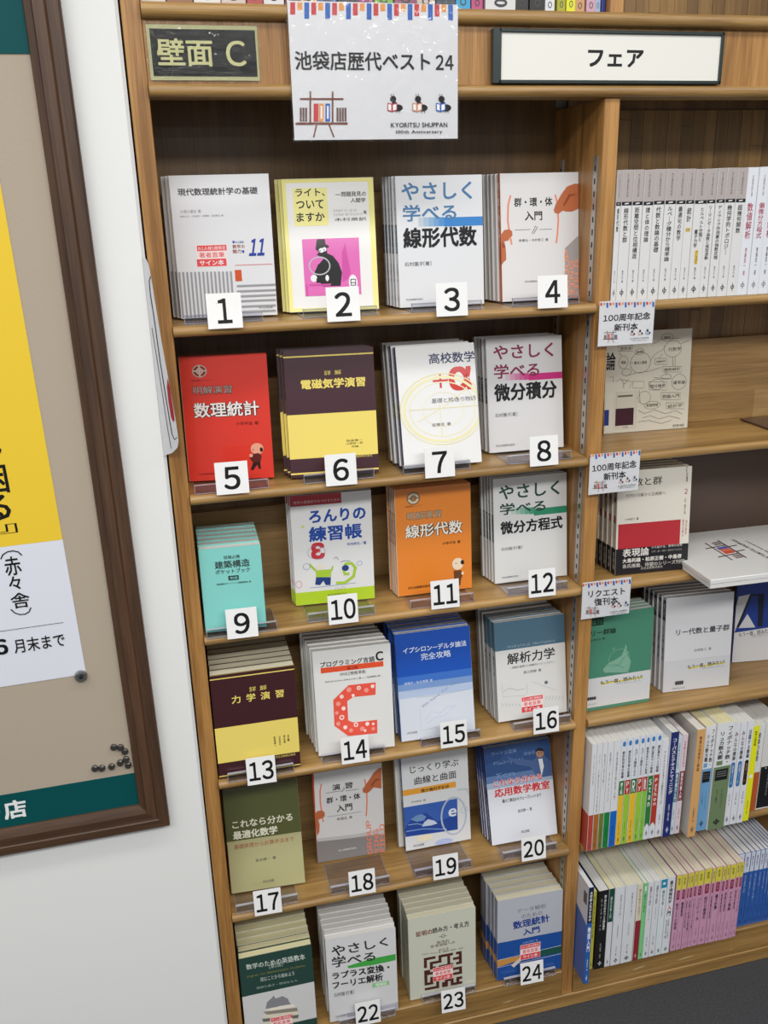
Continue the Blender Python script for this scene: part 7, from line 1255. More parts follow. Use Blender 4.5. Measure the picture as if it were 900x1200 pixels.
# ---------------------------------------------------------------- lettering
OFFS = {0: .0, 1: .009, 2: .017, 3: .028, 5: .055}
GLYPH = {}
def gather():
    need = set()
    def scan(items):
        for it in items:
            if it[0] in ('T', 'V'): s, wt = it[1], it[4]
            elif it[0] == 'TQ': s, wt = it[1], it[4]
            else: continue
            for c in s.replace('ー', 'ー｜' if it[0] == 'V' else 'ー').replace('、', '、'):
                if c not in ' 　': need.add((c, wt))
    for d in (DESIGNS, SPINES): 
        for L in d.values(): scan(L)
    for s, wt in EXTRA_TEXT:
        for c in s:
            if c not in ' 　': need.add((c, wt))
    tmp = []
    for c, wt in sorted(need):
        cu = bpy.data.curves.new('glyph', 'FONT'); cu.body = c; cu.size = 1; cu.resolution_u = 4 if 0xFF01 <= ord(c) <= 0xFF5E else 2; cu.fill_mode = 'FRONT'
        o = bpy.data.objects.new('glyph', cu); COL.objects.link(o); tmp.append((c, wt, o, cu))
    dg = bpy.context.evaluated_depsgraph_get(); dg.update()
    for c, wt, o, cu in tmp:
        me = o.evaluated_get(dg).to_mesh()
        vs = [(v.co.x, v.co.y) for v in me.vertices]; fs = [tuple(p.vertices) for p in me.polygons]
        k = OFFS[wt]; n0 = max(len(vs), 1)
        if k:   # heavier weights: the outline thickened by shifted copies
            n = len(vs); sh = [(-k, -k), (k, -k), (k, k), (-k, k)] + ([(0, -k * 1.2), (k * 1.2, 0), (0, k * 1.2), (-k * 1.2, 0)] if wt == 5 else [(0, 0)] if wt == 3 else [])
            vs = [(a + dx, b + dy) for dx, dy in sh for a, b in vs]; fs = [tuple(i + n * j for i in f) for j in range(len(sh)) for f in fs]
        GLYPH[(c, wt)] = (vs, fs, n0)
        o.evaluated_get(dg).to_mesh_clear()
    for c, wt, o, cu in tmp:
        bpy.data.objects.remove(o); bpy.data.curves.remove(cu)
def is_wide(c): return ord(c) > 0x2E00 and not (0xFF01 <= ord(c) <= 0xFF5E)
def layout(s, wt, vertical=False, extra=0, shear=0):
    """glyph geometry scaled so that its ink fills the unit box, y up"""
    vs, fs, ly = [], [], []; x = 0
    for c in s:
        if c in ' 　': x += .35 if c == ' ' else .45; continue
        if vertical and c == 'ー': c = '｜'
        gv, gf, n0 = GLYPH[(c, wt)]
        if not gv: x += .5; continue
        x0 = min(v[0] for v in gv); x1 = max(v[0] for v in gv)
        b = len(vs); ly += [i // n0 for i in range(len(gv))]
        if vertical:
            cx = (x0 + x1) / 2; vs += [(v[0] - cx, v[1] - x) for v in gv]; x += 1.0 + extra
        elif is_wide(c): vs += [(v[0] + x, v[1]) for v in gv]; x += 1.0 + extra
        else: vs += [(v[0] - x0 + x + .04, v[1]) for v in gv]; x += x1 - x0 + .09
        fs += [tuple(b + i for i in f) for f in gf]
    if not vs: return [], [], []
    x0 = min(v[0] for v in vs); x1 = max(v[0] for v in vs); y0 = min(v[1] for v in vs); y1 = max(v[1] for v in vs)
    w_, h_ = max(x1 - x0, 1e-4), max(y1 - y0, 1e-4)
    out = []
    for a, b in vs:
        u, t = (a - x0) / w_, (b - y0) / h_
        if shear: u = u * (1 - shear) + shear * t
        out.append((u, t))
    return out, fs, ly
def bil(q, u, t):
    """q: TL TR BR BL; u right, t up"""
    a = [q[0][i] * (1 - u) + q[1][i] * u for i in (0, 1)]; b = [q[3][i] * (1 - u) + q[2][i] * u for i in (0, 1)]
    return (a[0] * t + b[0] * (1 - t), a[1] * t + b[1] * (1 - t))
def print_mesh(name, items, W, H, xf, parent=None, gloss=0, z0=.0002, clip=True):
    """flat print: every item in (u,v) of a W x H face; xf maps (u,v,lift) to 3-D"""
    V, F, I, mats = [], [], [], []
    def mi(c):
        m = ink(c, gloss)
        if m not in mats: mats.append(m)
        return mats.index(m)
    cl = (lambda a: min(max(a, .0015), .9985)) if clip else (lambda a: a)
    lay = [0]
    def add(pts, faces, c, k, ly=None):
        b = len(V); lift = z0 + lay[0] * 1.4e-5; j = mi(c)
        if ly: V.extend(xf(cl(p[0]), cl(p[1]), lift + q * 1.4e-5) for p, q in zip(pts, ly)); lay[0] += max(ly) + 1
        else: V.extend(xf(cl(p[0]), cl(p[1]), lift) for p in pts); lay[0] += 1
        for f in faces: F.append(tuple(b + i for i in f)); I.append(j)
    asp = W / H
    for k, it in enumerate(items):
        t = it[0]
        if t == 'R':
            u0, v0, u1, v1 = it[1]; add([(u0, v0), (u1, v0), (u1, v1), (u0, v1)], [(0, 1, 2, 3)], it[2], k)
        elif t == 'P': add(it[1], [tuple(range(len(it[1])))], it[2], k)
        elif t == 'E':
            cu, cv, ru, rv = it[1]; n = 20
            add([(cu + ru * math.cos(2 * math.pi * i / n), cv + rv * math.sin(2 * math.pi * i / n)) for i in range(n)], [tuple(range(n))], it[2], k)
        elif t == 'C':
            cu, cv, ru, rv = it[1]; n = 28; h = it[2] / 2; P = []
            for i in range(n):
                a = 2 * math.pi * i / n
                P += [(cu + (ru + h) * math.cos(a), cv + (rv + h * asp) * math.sin(a)), (cu + (ru - h) * math.cos(a), cv + (rv - h * asp) * math.sin(a))]
            add(P, [(2 * i, 2 * ((i + 1) % n), 2 * ((i + 1) % n) + 1, 2 * i + 1) for i in range(n)], it[3], k)
        elif t == 'L':
            p = it[1]; h = it[2] / 2 * W; P = []
            for i in range(len(p)):
                a = p[max(i - 1, 0)]; b = p[min(i + 1, len(p) - 1)]
                dx, dy = (b[0] - a[0]) * W, (b[1] - a[1]) * H; l = math.hypot(dx, dy) or 1
                nx, ny = -dy / l * h / W, dx / l * h / H
                P += [(p[i][0] + nx, p[i][1] + ny), (p[i][0] - nx, p[i][1] - ny)]
            add(P, [(2 * i, 2 * i + 1, 2 * i + 3, 2 * i + 2) for i in range(len(p) - 1)], it[3], k)
        elif t == 'MZ':
            q = it[1]; rows = it[2]; nr = len(rows)
            for r, row in enumerate(rows):
                nc = len(row)
                for c, ch in enumerate(row):
                    if ch == '1':
                        add([bil(q, c / nc, 1 - r / nr), bil(q, (c + 1) / nc, 1 - r / nr), bil(q, (c + 1) / nc, 1 - (r + 1) / nr), bil(q, c / nc, 1 - (r + 1) / nr)], [(0, 1, 2, 3)], it[3], k)
        else:
            ex = it[5:]; q = None; vert = False; extra = 0; shear = 0
            if t == 'TQ': q = it[2]
            else:
                u0, v0, u1, v1 = it[2]; q = [(u0, v0), (u1, v0), (u1, v1), (u0, v1)]
                if t == 'V' and ex and ex[0] == 1: q = [(u0, v1), (u0, v0), (u1, v0), (u1, v1)]
                elif t == 'V': vert = True
                elif ex:
                    shear = ex[0]; extra = .45 if len(ex) > 1 else 0
            g, f, ly = layout(it[1], it[4], vert, extra, shear)
            if g: add([bil(q, a, b) for a, b in g], f, it[3], k, ly)
    return polymesh(name, V, F, mats, I, parent)
# ---------------------------------------------------------------- books
def book(w, t, H, cover, spine=None, pages=PAGE_C, front=None, spine_items=None, hard=False, gloss=.6, print_key=None, back=None):
    """cover faces -y, spine faces -x, foot at z=0; returns an Empty with cover, page_block and prints"""
    r = empty('book')
    th = .0018 if hard else .0006; ov = .003 if hard else .0008
    g = 'gloss' if gloss else 'matt'
    mc = mat('cover_%s_%s' % (cover, g), cover, .38, gloss, bump=.03, bscale=25); ms = mat('cover_%s_%s' % (spine or cover, g), spine or cover, .38, gloss, bump=.03, bscale=25)
    mb = mat('cover_%s_%s' % (back or cover, g), back or cover, .38, gloss, bump=.03, bscale=25)
    # U-shaped cover in plan with a softly rounded spine
    rr = min(t * .25, .003 if hard is True and t > .02 else .0009)
    out = [(w, 0), (rr, 0), (rr * .3, rr * .3), (0, rr), (0, t - rr), (rr * .3, t - rr * .3), (rr, t), (w, t)]
    inn = [(w, t - th), (rr + th, t - th), (th + .0002, t - rr - th), (th + .0002, rr + th), (rr + th, th), (w, th)]
    prof = out + inn; n = len(prof)
    V = [(x, y, 0) for x, y in prof] + [(x, y, H) for x, y in prof]
    F, I = [], []
    for i in range(n):
        F.append((i, (i + 1) % n, n + (i + 1) % n, n + i)); I.append(0 if i in (0,) else 1 if 1 <= i <= 5 else 2 if i == 6 else 0)
    # rim strips, joined piece by piece so they stay planar quads
    pair = {0: 13, 1: 12, 2: 11, 3: 11, 4: 10, 5: 10, 6: 9, 7: 8}
    for z in (0, n):
        for i in range(7):
            a, b, c, d = i, i + 1, pair[i + 1], pair[i]
            f = [a + z, b + z, c + z] + ([d + z] if d != c else [])
            F.append(tuple(f)); I.append(0)
    polymesh('cover', V, F, [mc, ms, mb], I, r)
    boxes('page_block', [(th + .0006, th, ov, w - ov * 1.3, t - th, H - ov)], pages, r)
    if front: print_mesh('cover_print', front, w, H, lambda u, v, l: (u * w, -l, H * (1 - v)), r, gloss)
    if spine_items: print_mesh('spine_print', spine_items, t, H, lambda u, v, l: (-l, rr * .6 + (t - 1.2 * rr) * (1 - u), H * (1 - v)), r, gloss)
    return r
ORD = ['front', 'second', 'third', 'fourth', 'fifth', 'sixth', 'seventh', 'eighth', 'ninth', 'tenth', 'eleventh', 'twelfth', 'thirteenth', 'fourteenth', 'fifteenth', 'sixteenth']
gather()
# ---------------------------------------------------------------- setting
Z1, Z2, Z3, Z4, Z5, Z6 = 1.5486, 1.2791, 1.0260, .7352, .4322, .104
SH = [Z1, Z2, Z3, Z4, Z5, Z6]
BW = .7003; DV = .0265; BD = .185; XR = 1.427
m_wall = mat('white_wall_paint', '#e6e7e6', .8, bump=.12, bscale=90)
o = prism('wall_left', [(-2.4, -.006), (-.034, -.006), (-.0292, -.001), (-.0292, .25), (-2.4, .25)], 2, 0, 2.8, m_wall); tag(o, kind='structure')
m_wb = mat('grey_plaster', '#b9b6b0', .8)
tag(boxes('wall_back', [(-.0292, .205, 0, 3.0, .25, 2.8)], m_wb), kind='structure')
m_carpet = mat('carpet_charcoal', '#3d3e41', .95, bump=1, bscale=300, vary=.9)
tag(boxes('floor', [(-2.4, -3.2, -.05, 3.0, .25, 0)], m_carpet), kind='structure')
# ---------------------------------------------------------------- bookcase
bc = empty('bookcase', (0, 0, 0)); tag(bc, 'tall oak bookcase with two bays of shelves beside the white wall', 'bookcase')
def nose(y0, y1, z0, z1, r):
    p = [(y1, z0), (y1, z1)]
    for i in range(7):
        a = math.pi / 2 * i / 6; p.append((y0 + r - r * math.sin(a), z1 - r + r * math.cos(a)))
    for i in range(7):
        a = math.pi / 2 * i / 6; p.append((y0 + r - r * math.cos(a), z0 + r - r * math.sin(a)))
    return p
for x0, x1 in ((-DV, 0), (BW, BW + DV), (XR, XR + DV)):
    top = 1.866 if x0 > 0 and x0 < 1 else 2.6
    boxes('side_post', [(x0, -.001, .0, x1, .2, top)], OAKV, bc, .0012, 1)
for i, z in enumerate(SH[:5]):
    prism('shelf', nose(-.010, BD, z - .0165, z, .0081), 0, .0005, BW - .0005, OAKH, bc)
    prism('shelf', nose(-.010, BD, z - .0165, z, .0081), 0, BW + DV + .0005, XR - .0005, OAKH, bc)
for x0, x1 in ((.0005, BW - .0005), (BW + DV + .0005, XR - .0005)):
    boxes('base_board', [(x0, -.006, .036, x1, BD, Z6)], OAKH, bc, .002, 1)
WEAR = [[(.872, .0600), (.889, .0642), (.905, .0655), (.903, .0632), (.880, .0588)], [(.985, .0565), (1.006, .0606), (1.028, .0610), (1.024, .0585), (.995, .0560)], [(1.118, .0500), (1.132, .0525), (1.130, .0500)], [(.555, .052), (.572, .0555), (.590, .0550), (.575, .0530)], [(.640, .060), (.652, .0615), (.648, .0595)]]
print_mesh('worn_mark', [('P', p, '#cdb68c') for p in WEAR], 1, 1, lambda u, v, l: (u, -.0061 - l, v), bc, 0, clip=False)
boxes('plinth', [(-DV, .012, 0, XR + DV, .03, .035)], OAKH, bc)
boxes('plinth_trim', [(-DV, -.008, .0, XR + DV, .0115, .035)], OAKH, bc, .002, 1)
boxes('fascia_board', [(.0005, .002, 1.884, XR - .0005, .02, 1.966)], OAKV, bc)
prism('fascia_trim', nose(-.013, .185, 1.9655, 1.986, .0100), 0, .0005, XR - .0005, OAKH, bc)
prism('fascia_trim', nose(-.011, .03, 1.8662, 1.8838, .0085), 0, .0005, XR - .0005, OAKH, bc)
# backs: plain veneer in the left bay, laid staves in the right bay, brown board behind the third right shelf
boxes('back_panel', [(0, BD + .001, .03, BW, BD + .012, 2.6)], OAKP, bc)
bp = boxes('back_panel', [(BW + DV, BD + .006, .03, XR, BD + .012, 2.6)], OAKP, bc)
rs = random.Random(3)
def staves(x0, x1, z0, z1):
    x = x0
    while x < x1 - .004:
        wv = min(rs.choice((.022, .025, .028)), x1 - x); z = z0 - rs.random() * .15
        while z < z1:
            h = rs.uniform(.14, .42); a, b = max(z, z0), min(z + h, z1)
            if b - a > .006: boxes('stave', [(x + .0003, BD + .001 + rs.random() * .0005, a + .0003, x + wv - .0003, BD + .0058, b - .0003)], rs.choice(OAKS), bp)
            z += h
        x += wv
staves(BW + DV, XR, Z2 + .165, 1.866); staves(.735, XR, 1.987, 2.12)
m_brown = mat('brown_backing_board', '#5a4a42', .6, bump=.08, bscale=80)
boxes('backing_board', [(BW + DV + .001, BD - .004, Z3 + .001, XR - .001, BD + .0008, Z2 - .018)], m_brown, bc)
for z, h, xs in [(Z1, .188, 0), (Z2, .15, 0), (Z3, .165, 0), (Z4, .16, 0), (Z5, .16, 0), (Z2, .168, 1), (Z4, .165, 1)]:
    x0, x1 = ((.001, BW - .001), (BW + DV + .001, XR - .001))[xs]
    if xs: 
        n = 3; hh = h / n
        rb = boxes('riser_board', [(x0, BD - .010, z + .0004, x1, BD - .0005, z + h - .0006)], OAKH, bc)
        for r in range(n):
            xx = x0; k = 0
            while xx < x1 - .01:
                L = min(rs.uniform(.13, .3), x1 - xx)
                boxes('plank', [(xx + .00012, BD - .0135 - rs.random() * .0002, z + hh * r + .0005, xx + L - .00012, BD - .0102, z + hh * (r + 1) + .00025)], OAKH2[rs.randrange(3)], rb); xx += L
    else: boxes('riser_board', [(x0, BD - .0135, z + .0004, x1, BD - .0005, z + h)], OAKH2[0], bc)
m_metal = mat('zinc_strip', '#b9b9b4', .35, metal=.8); m_slot = mat('slot_shadow', '#17140f', .9)
for y in (.018, .150):
    for a, b in ((Z6, Z5), (Z5, Z4), (Z4, Z3), (Z3, Z2), (Z2, Z1), (Z1, 1.80)):
        b2 = b - .018 if b < 1.7 else b - .018
        st = boxes('shelf_rail', [(BW - .0016, y - .006, a + .002, BW - .0001, y + .008, b2)], m_metal, bc)
        sl = []
        z = a + .010
        while z < b2 - .012:
            sl.append((BW - .0019, y - .0008, z, BW - .0012, y + .0028, z + .009)); z += .020
        if sl: tag(boxes('rail_slot', sl, m_slot, st), kind='stuff')
# ---------------------------------------------------------------- display stacks, cover front towards the aisle
for k in range(1, 25):
    x, y, yaw, lean, w_, H, t = FIT[k]
    desc, cov, spn, pg, n, dx, grp, hard, back = STACK[k]
    z = SH[(k - 1) // 4]
    pages = {'w': PAGE_W, 'c': PAGE_C, 'y': PAGE_Y}[pg]
    root = book(w_, t, H, cov, spn, pages, DESIGNS[k], SPINES.get(k), hard, back=back)
    step = t / math.cos(math.radians(lean)) / math.cos(math.radians(yaw)) + .0006
    if k == 17: step = .034
    rk = random.Random(k)
    alt = None
    if k in ALT: alt = book(w_, t, H, (ALT[k] + (cov,))[2] if len(ALT[k]) > 2 else cov, ALT[k][1], pages, None, None, hard, back=back)
    for i in range(n):
        if alt and i >= ALT[k][0]: o = alt if i == ALT[k][0] else dup(alt)
        else: o = root if i == 0 else dup(root)
        j = 0 if i == 0 else rk.uniform(-1, 1)
        o.rotation_euler = (-math.radians(lean), 0, math.radians(yaw))
        o.location = (x + dx * (i / max(1, n - 1)) + (j * .0012 if x > .02 else abs(j) * .0012), y + step * i, z + .0024 + t * math.sin(math.radians(lean)) + 0)
        if i: o.location.z += 0
        tag(o, '%s, %s' % (desc, ('front copy on number %d stand' % k if n > 1 else 'single copy behind number %d card' % k) if i == 0 else '%s copy from front, stack %d' % (ORD[i], k)), 'book', grp)
# ---------------------------------------------------------------- clear stands with number cards
m_card = mat('white_card', '#ececec', .5, .3); m_num = mat('numeral_black', '#151517', .5)
ZEN = '０１２３４５６７８９'
for k, (cx, cyc, cz, cy) in CARDS.items():
    z = SH[(k - 1) // 4]
    fy = FIT[k][1] + FIT[k][4] * math.sin(math.radians(FIT[k][2])); cy = min(cy, fy - .0078); cyc = min(cyc, cy - .0055)
    st = empty('number_stand', (cx, cy, z)); tag(st, 'numbered clear acrylic stand below the %s' % STACK[k][0], 'book stand', 'numbered acrylic book stands')
    hw = .06
    boxes('base_plate', [(-hw, .004, .0003, hw, .085, .0019)], ACRYL, st)
    boxes('front_lip', [(-hw, .001, .0003, hw, .0035, .014), (-hw, .0036, .0125, hw, .0062, .014), (-hw, -.0045, .0003, hw, .0008, .0016)], ACRYL, st)
    boxes('rim_glint', [(-hw, .0008, .0138, hw, .0064, .0144), (-hw, -.0046, .0016, hw, -.0040, .0022), (-hw, .004, .0018, -hw + .0006, .085, .0022), (hw - .0006, .004, .0018, hw, .085, .0022), (-hw, .0008, .0003, -hw + .0006, .0037, .014), (hw - .0006, .0008, .0003, hw, .0037, .014)], EDGE, st)  # thin pale strips added as edge highlights on the clear plates
    cd = boxes('number_card', [(-.0262, -.0007, -.0262, .0262, .0004, .0262)], m_card, st)
    boxes('card_clip', [(-.012, cyc - cy + .0015, .004, .012, .0008, .0055), (-.012, cyc - cy + .0012, .004, .012, cyc - cy + .0026, cz + .012)], ACRYL, st)
    cd.location = (0, cyc - cy, cz); cd.rotation_euler = (math.radians(-8), 0, math.radians(-2))
    s = ''.join(ZEN[int(c)] for c in str(k)); wd = .5 if len(s) == 1 else .84
    if s == '１': wd = .42
    it = [('T', s, [.5 - wd / 2, .15, .5 + wd / 2, .86], '#151517', 2)]
    print_mesh('numeral', it, .0524, .0524, lambda u, v, l: ((u - .5) * .0524, -.0007 - l, (.5 - v) * .0524), cd, 0)
# ---------------------------------------------------------------- spine-out rows
def spine_row(lst, y, z, depth, H0, base_label, group, ybase=None):
    for i, (x0, x1, cov, pg, items, H, dy, lab) in enumerate(lst):
        t = x1 - x0 - .0006; H = H or H0
        r = book(depth, t, H, cov, None, {'w': PAGE_W, 'c': PAGE_C, 'y': PAGE_Y}[pg], None, items, H0 > .5, back=BACKCOL.get(lab))
        r.rotation_euler = (0, 0, math.pi / 2); r.location = (x1 - .0003, y + dy, z + .0004)
        tag(r, base_label % lab if '%s' in base_label else lab, 'book', group)
spine_row(ROW1, 0, Z1, .150, .210, 'white mathematics paperback %s, upper right shelf', 'white spines on the upper right shelf')
spine_row(ROW5, -.024, Z5, .182, .256, '%s', 'spines on the fifth right shelf')
spine_row(ROW6, -.021, Z6, .150, .211, '%s', 'spines on the bottom right shelf')
spine_row(TOP, .0, 1.9862, .14, .19, '%s', 'books above the fascia')
boxes_w = boxes('bookend', [(.7085, .012, 1.9864, .731, .15, 2.16)], OAKV, None, .001, 1); tag(boxes_w, 'plain wooden block bookend above the fascia beside blue book', 'bookend')
for o in [o for o in bpy.data.objects if o.get('label', '').startswith('white book with red lower spine')]:
    print_mesh('cover_print', [('R', [0, .655, 1, 1], '#b7463a')], .182, .257, lambda u, v, l: (u * .182, .0110 + l, .257 * (1 - v)), o, .6)
for o in [o for o in bpy.data.objects if o.get('label', '').startswith('tall blue book')]:
    print_mesh('cover_print', [('P', [(0, 0), (1, 0), (1, .20), (0, .38)], '#cfd1d8'), ('R', [.04, .08, .14, .20], '#4a4a50')], .150, .257, lambda u, v, l: (u * .150, .0119 + l, .257 * (1 - v)), o, .6)
# ---------------------------------------------------------------- right-bay face-out books
def stack2(key, xyz, yaw, lean, w_, H, t, n, cov, spn, pages, desc, grp, dx=0, spine_key=None, hard=False):
    root = book(w_, t, H, cov, spn, pages, DESIGNS[key], SPINES.get(key), hard)
    a = math.radians(lean)
    for i in range(n):
        o = root if i == 0 else dup(root)
        o.rotation_euler = (-a, 0, math.radians(yaw)); o.location = (xyz[0] + dx * i, xyz[1] + i * (t / math.cos(a) / math.cos(math.radians(yaw)) + .0005), xyz[2] + .0004 + t * math.sin(a))
        tag(o, '%s, %s' % (desc, 'front copy' if i == 0 else '%s copy from the front' % ORD[i]) if n > 1 else desc, 'book', grp if n > 1 else None)
stack2('folio', (.804, .140, Z2), -2.9, 3.6, .178, .195, .004, 1, '#d8d3c4', None, PAGE_W, 'thin cream booklet covered in ink doodles, standing on second right shelf', None)
stack2('algebra', (.7845, .026, Z3), -4.4, 4.4, .149, .205, .0155, 6, '#d9d4c8', '#d2ccbf', PAGE_C, 'beige book with red block and black band', 'beige books with black bands', -.0015)
stack2('green', (.7385, .024, Z4), 0, 2.4, .140, .209, .0125, 4, '#4a8a72', '#4a8a72', PAGE_W, 'green book with leaf drawing and white band', 'green leaf books on the fourth shelf', -.0003)
stack2('lie', (.922, .045, Z4), -4.2, 4.7, .149, .209, .0135, 6, '#dcdde1', '#c3c4c8', PAGE_W, 'white book with plain title and grey band', 'white books on the fourth right shelf', -.002)
stack2('blue', (1.134, .118, Z4), -7.5, 3, .165, .215, .012, 1, '#1e3a8c', None, PAGE_W, 'deep blue book with white angular figure beside the white books', None)
# dark booklet lying flat at the right end of the second shelf
bk = book(.15, .004, .21, '#4b3430', None, PAGE_W, None, None); bk.rotation_euler = (-math.pi / 2, 0, 0); bk.location = (1.115, -.06, Z2 + .0046)
tag(bk, 'dark brown booklet lying flat at the right end of second shelf', 'booklet')
# white display case lying on the third shelf
wb = empty('display_box', (.919, -.084, Z3 + .0006), (0, 0, math.radians(-1.5))); tag(wb, 'flat white box with a printed shelf emblem, overhanging the third shelf', 'box')
m_box = mat('white_gloss_card', '#dededd', .3, .5)
boxes('lid', [(0, 0, .0098, .33, .233, .0190)], m_box, wb, .001, 1); boxes('tray', [(.0015, .0015, 0, .3285, .2315, .0095)], m_box, wb, .001, 1)
print_mesh('lid_print', BOXPRINT, .33, .233, lambda u, v, l: (u * .33, .233 * (1 - v), .0190 + l), wb, 0)
# ---------------------------------------------------------------- signs
def sheet(name, key, x0, z0, x1, z1, y, label, color, cat, film=.0, tilt=0, frame=None, gloss=.25):
    W_, H_ = x1 - x0, z1 - z0
    r = empty(name, (x0, y, z0), (math.radians(tilt), 0, 0)); tag(r, label, cat)
    boxes('sign_board' if frame else 'paper', [(0, -.0006, 0, W_, .0004, H_)], mat('sheet_' + color, color, .45, gloss), r)
    print_mesh('lettering', DESIGNS[key], W_, H_, lambda u, v, l: (u * W_, -.0006 - l, H_ * (1 - v)), r, 0)
    if film: boxes('clear_sleeve', [(-film, -.0022, -film, W_ + film, -.0019, H_ + film)], FILM, r)
    return r
sheet('poster_sheet', 'sheet', .200, 1.808, .4505, 1.9885, -.0152, 'white laminated sheet announcing the best twenty-four, taped over the fascia', '#d9dade', 'sign', .003)
s = sheet('aisle_sign', 'aisle', .0045, 1.8885, .157, 1.9585, -.0004, 'black and pale green aisle sign at the left end of fascia', '#a9a877', 'sign', .003)
s = sheet('category_sign', 'fair', .522, 1.8905, .8935, 1.9555, -.006, 'long white sign in dark frame on the right of fascia', '#eae9e2', 'sign', 0, 0, True)
m_dk = mat('dark_green_plastic', '#22302f', .35, .2)
for nm, b in (('frame_rail', (-.004, -.004, .065, .3755, .0055, .070)), ('frame_rail', (-.004, -.004, -.005, .3755, .0055, 0)), ('end_cap', (-.014, -.004, -.005, -.0002, .0055, .070)), ('end_cap', (.3717, -.004, -.005, .3765, .0055, .070))):
    boxes(nm, [b], m_dk, s, .0008, 1)
sheet('notice_card', 'carda', .702, 1.4775, .805, 1.5525, -.0145, 'small laminated card on divider, upper of the two anniversary cards', '#dedfe3', 'card', .0015)
sheet('notice_card', 'cardb', .6985, 1.212, .797, 1.287, -.0145, 'small laminated card on divider, lower of the two anniversary cards', '#dedfe3', 'card', .0015)
sheet('notice_card', 'cardc', .6965, .965, .796, 1.040, -.0145, 'small laminated reprint request card below the two anniversary cards', '#dedfe3', 'card', .0015)
# ---------------------------------------------------------------- pinboard
pb = empty('pinboard', (-.092, -.006, .676), (0, math.radians(-.45), 0)); tag(pb, 'brown framed pinboard with cream felt on the white wall', 'noticeboard')
FW = .048; PX = -1.25; PT = 1.55
def rail_prof(w):  # across the rail: outer edge at 0, inner at w; y negative = proud
    return [(0, 0), (0, -.019), (.003, -.022), (w * .36, -.022), (w * .40, -.020), (w * .44, -.022), (w * .74, -.022), (w * .78, -.017), (w * .97, -.013), (w, -.010), (w, 0)]
def rail(name, p0, p1, inward, m):
    pr = rail_prof(FW); V = []
    d = Vector(p1) - Vector(p0); d.normalize()
    for end, s in ((Vector(p0), 1), (Vector(p1), -1)):
        for a, b in pr: V.append(end + Vector(inward) * a + d * a * s + Vector((0, b, 0)))
    n = len(pr); F = [tuple(range(n)), tuple(range(2 * n - 1, n - 1, -1))] + [(i, (i + 1) % n, n + (i + 1) % n, n + i) for i in range(n)]
    o = polymesh(name, V, F, [m], None, pb); bm = bmesh.new(); bm.from_mesh(o.data); bmesh.ops.recalc_face_normals(bm, faces=bm.faces); bm.to_mesh(o.data); bm.free()
rail('frame_rail', (0, 0, 0), (0, 0, PT), (-1, 0, 0), WALNUT); rail('frame_rail', (PX, 0, 0), (PX, 0, PT), (1, 0, 0), WALNUT)
rail('frame_rail', (PX, 0, 0), (0, 0, 0), (0, 0, 1), WALNUTH); rail('frame_rail', (PX, 0, PT), (0, 0, PT), (0, 0, -1), WALNUTH)
m_felt = mat('cream_felt', '#ada08f', .9, bump=.15, bscale=300); m_teal = mat('teal_band', '#004b4e', .6); m_teal.node_tree.nodes['Principled BSDF'].inputs['Specular IOR Level'].default_value = .2
boxes('felt_panel', [(PX + FW, -.006, FW, -FW, -.001, PT - FW)], m_felt, pb)
boxes('teal_band', [(PX + FW, -.0075, FW, -FW, -.0061, FW + .064)], m_teal, pb)
hb = boxes('teal_band', [(PX + FW, -.0075, 1.243, -FW, -.0061, PT - FW)], m_teal, pb)
print_mesh('lettering', [('T', '店', [0, 0, 1, 1], '#e6e9e8', 3)], .037, .037, lambda u, v, l: (-.2685 + u * .037, -.0075 - l, .0625 + .0365 * (1 - v)), pb, 0, clip=False)
print_mesh('lettering', [('T', '・', [0, 0, 1, 1], '#e6e9e8', 3)], .008, .008, lambda u, v, l: (-.284 + u * .010, -.0075 - l, .078 + .008 * (1 - v)), pb, 0, clip=False)
# poster pinned on the board
PW, PH = .515, .86
PA = math.radians(1.2)
po = empty('poster', (-.196 - PW * math.cos(PA), -.0129, .9915 - PW * math.sin(PA))); tag(po, 'yellow and white vertical-lettered poster pinned on the cream board', 'poster')
po.rotation_euler = (0, -PA, 0)
boxes('paper', [(0, 0, 0, PW, .0006, PH)], mat('poster_white', '#dcdfea', .5, .1), po)
print_mesh('poster_print', [('R', [0, .055, 1, .722], '#e9c63a')], PW, PH, lambda u, v, l: (u * PW, -l, PH * (1 - v)), po, 0, clip=False)
print_mesh('lettering', POSTER, 1, 1, lambda u, v, l: (PW + u - .003, -.0003 - l, -v), po, 0, clip=False)
# clear magnet holding the poster corner
def disc(name, r, h, m, parent=None, n=24, prof=None):
    prof = prof or [(r, 0), (r, h * .6), (r * .85, h)]
    V = []; F = []
    for a, b in prof:
        for i in range(n): V.append((a * math.cos(2 * math.pi * i / n), -b, a * math.sin(2 * math.pi * i / n)))
    for j in range(len(prof) - 1):
        for i in range(n): F.append((j * n + i, j * n + (i + 1) % n, (j + 1) * n + (i + 1) % n, (j + 1) * n + i))
    F.append(tuple(range((len(prof) - 1) * n, len(prof) * n))); F.append(tuple(range(n))[::-1])
    o = polymesh(name, V, F, [m], None, parent); return o
mg = empty('magnet', (-.204, -.0152, .9905)); tag(mg, 'round clear magnet with dark centre at the poster corner', 'magnet')
disc('magnet_shell', .0105, .006, clear('magnet_clear', '#dfe2e2', .25, .08), mg); disc('magnet_core', .0036, .0068, mat('magnet_black', '#1c1c1c', .4), mg)
m_pin = mat('dark_tack', '#35332f', .35, .3)
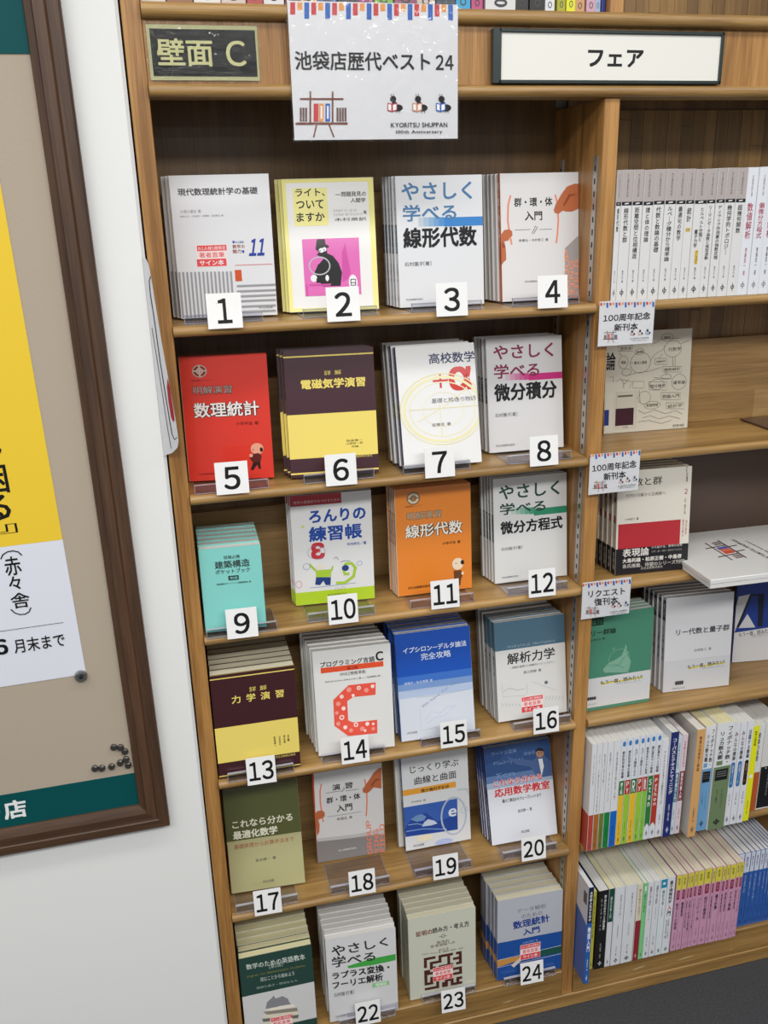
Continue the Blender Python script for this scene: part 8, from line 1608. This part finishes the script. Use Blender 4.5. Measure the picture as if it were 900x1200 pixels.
for i, (px, pz, ww) in enumerate(PINS):
    o = disc('board_magnet', .0058, .005, m_pin, None, 14, [(.0058, 0), (.0058, .003), (.0040, .0045), (.0046, .006)]); o.location = (px, -.0122 - (.0015 if pz < .787 else 0), pz)
    tag(o, ww, 'magnet', 'small dark magnets near the board corner')
# ---------------------------------------------------------------- plastic leaflet sign squeezed between wall and bookcase
ws = empty('edge_sign', (-.033, -.008, 0)); tag(ws, 'clear-edged rounded plastic sign with red area projecting from the wall edge', 'sign')
SP_ = [(1.652, .0), (1.650, .006), (1.642, .0105), (1.628, .012), (1.61, .0135), (1.57, .0165), (1.53, .0195), (1.49, .0235), (1.45, .0275), (1.415, .031), (1.39, .0325), (1.378, .0325), (1.368, .029), (1.358, .018), (1.350, .0)]
def edge_plate(name, pts, y, th, m, sc=1.0):
    sc = .75
    V = [(b * sc, y - b * .9, a) for a, b in pts] + [(b * sc, y - b * .9 + th, a) for a, b in pts]; n = len(pts)
    F = [tuple(range(n)), tuple(range(2 * n - 1, n - 1, -1))] + [(i, (i + 1) % n, n + (i + 1) % n, n + i) for i in range(n)]
    return polymesh(name, V, F, [m], None, ws)
edge_plate('plate', SP_, 0, .0015, mat('sign_white_plastic', '#d3d4d8', .3, .5))
def strip(name, pts, m, wd=.0013, y=-.0008):
    V, F = [], []
    for i, (a, b) in enumerate(pts): V += [(b * .75 - wd / 2, y - b * .9, a), (b * .75 + wd / 2, y - b * .9 - .0006, a)]
    F = [(2 * i, 2 * i + 1, 2 * i + 3, 2 * i + 2) for i in range(len(pts) - 1)]
    return polymesh(name, V, F, [m], None, ws)
m_ln = mat('sign_dark_line', '#22242a', .4)
strip('outline', [(1.625, .0115), (1.618, .008), (1.60, .0075), (1.56, .010), (1.50, .0125), (1.45, .016), (1.41, .019), (1.388, .021), (1.380, .025), (1.385, .030)], m_ln)
strip('outline', [(1.55, .0035), (1.50, .007), (1.45, .010), (1.40, .013), (1.365, .016)], m_ln, .0008)
edge_plate('red_field', [(1.476, .0235), (1.462, .0262), (1.445, .0272), (1.428, .0285), (1.412, .029), (1.408, .026), (1.415, .0225), (1.44, .0205), (1.462, .0205)], -.0007, .0004, mat('sign_red', '#a3202a', .4, .3))
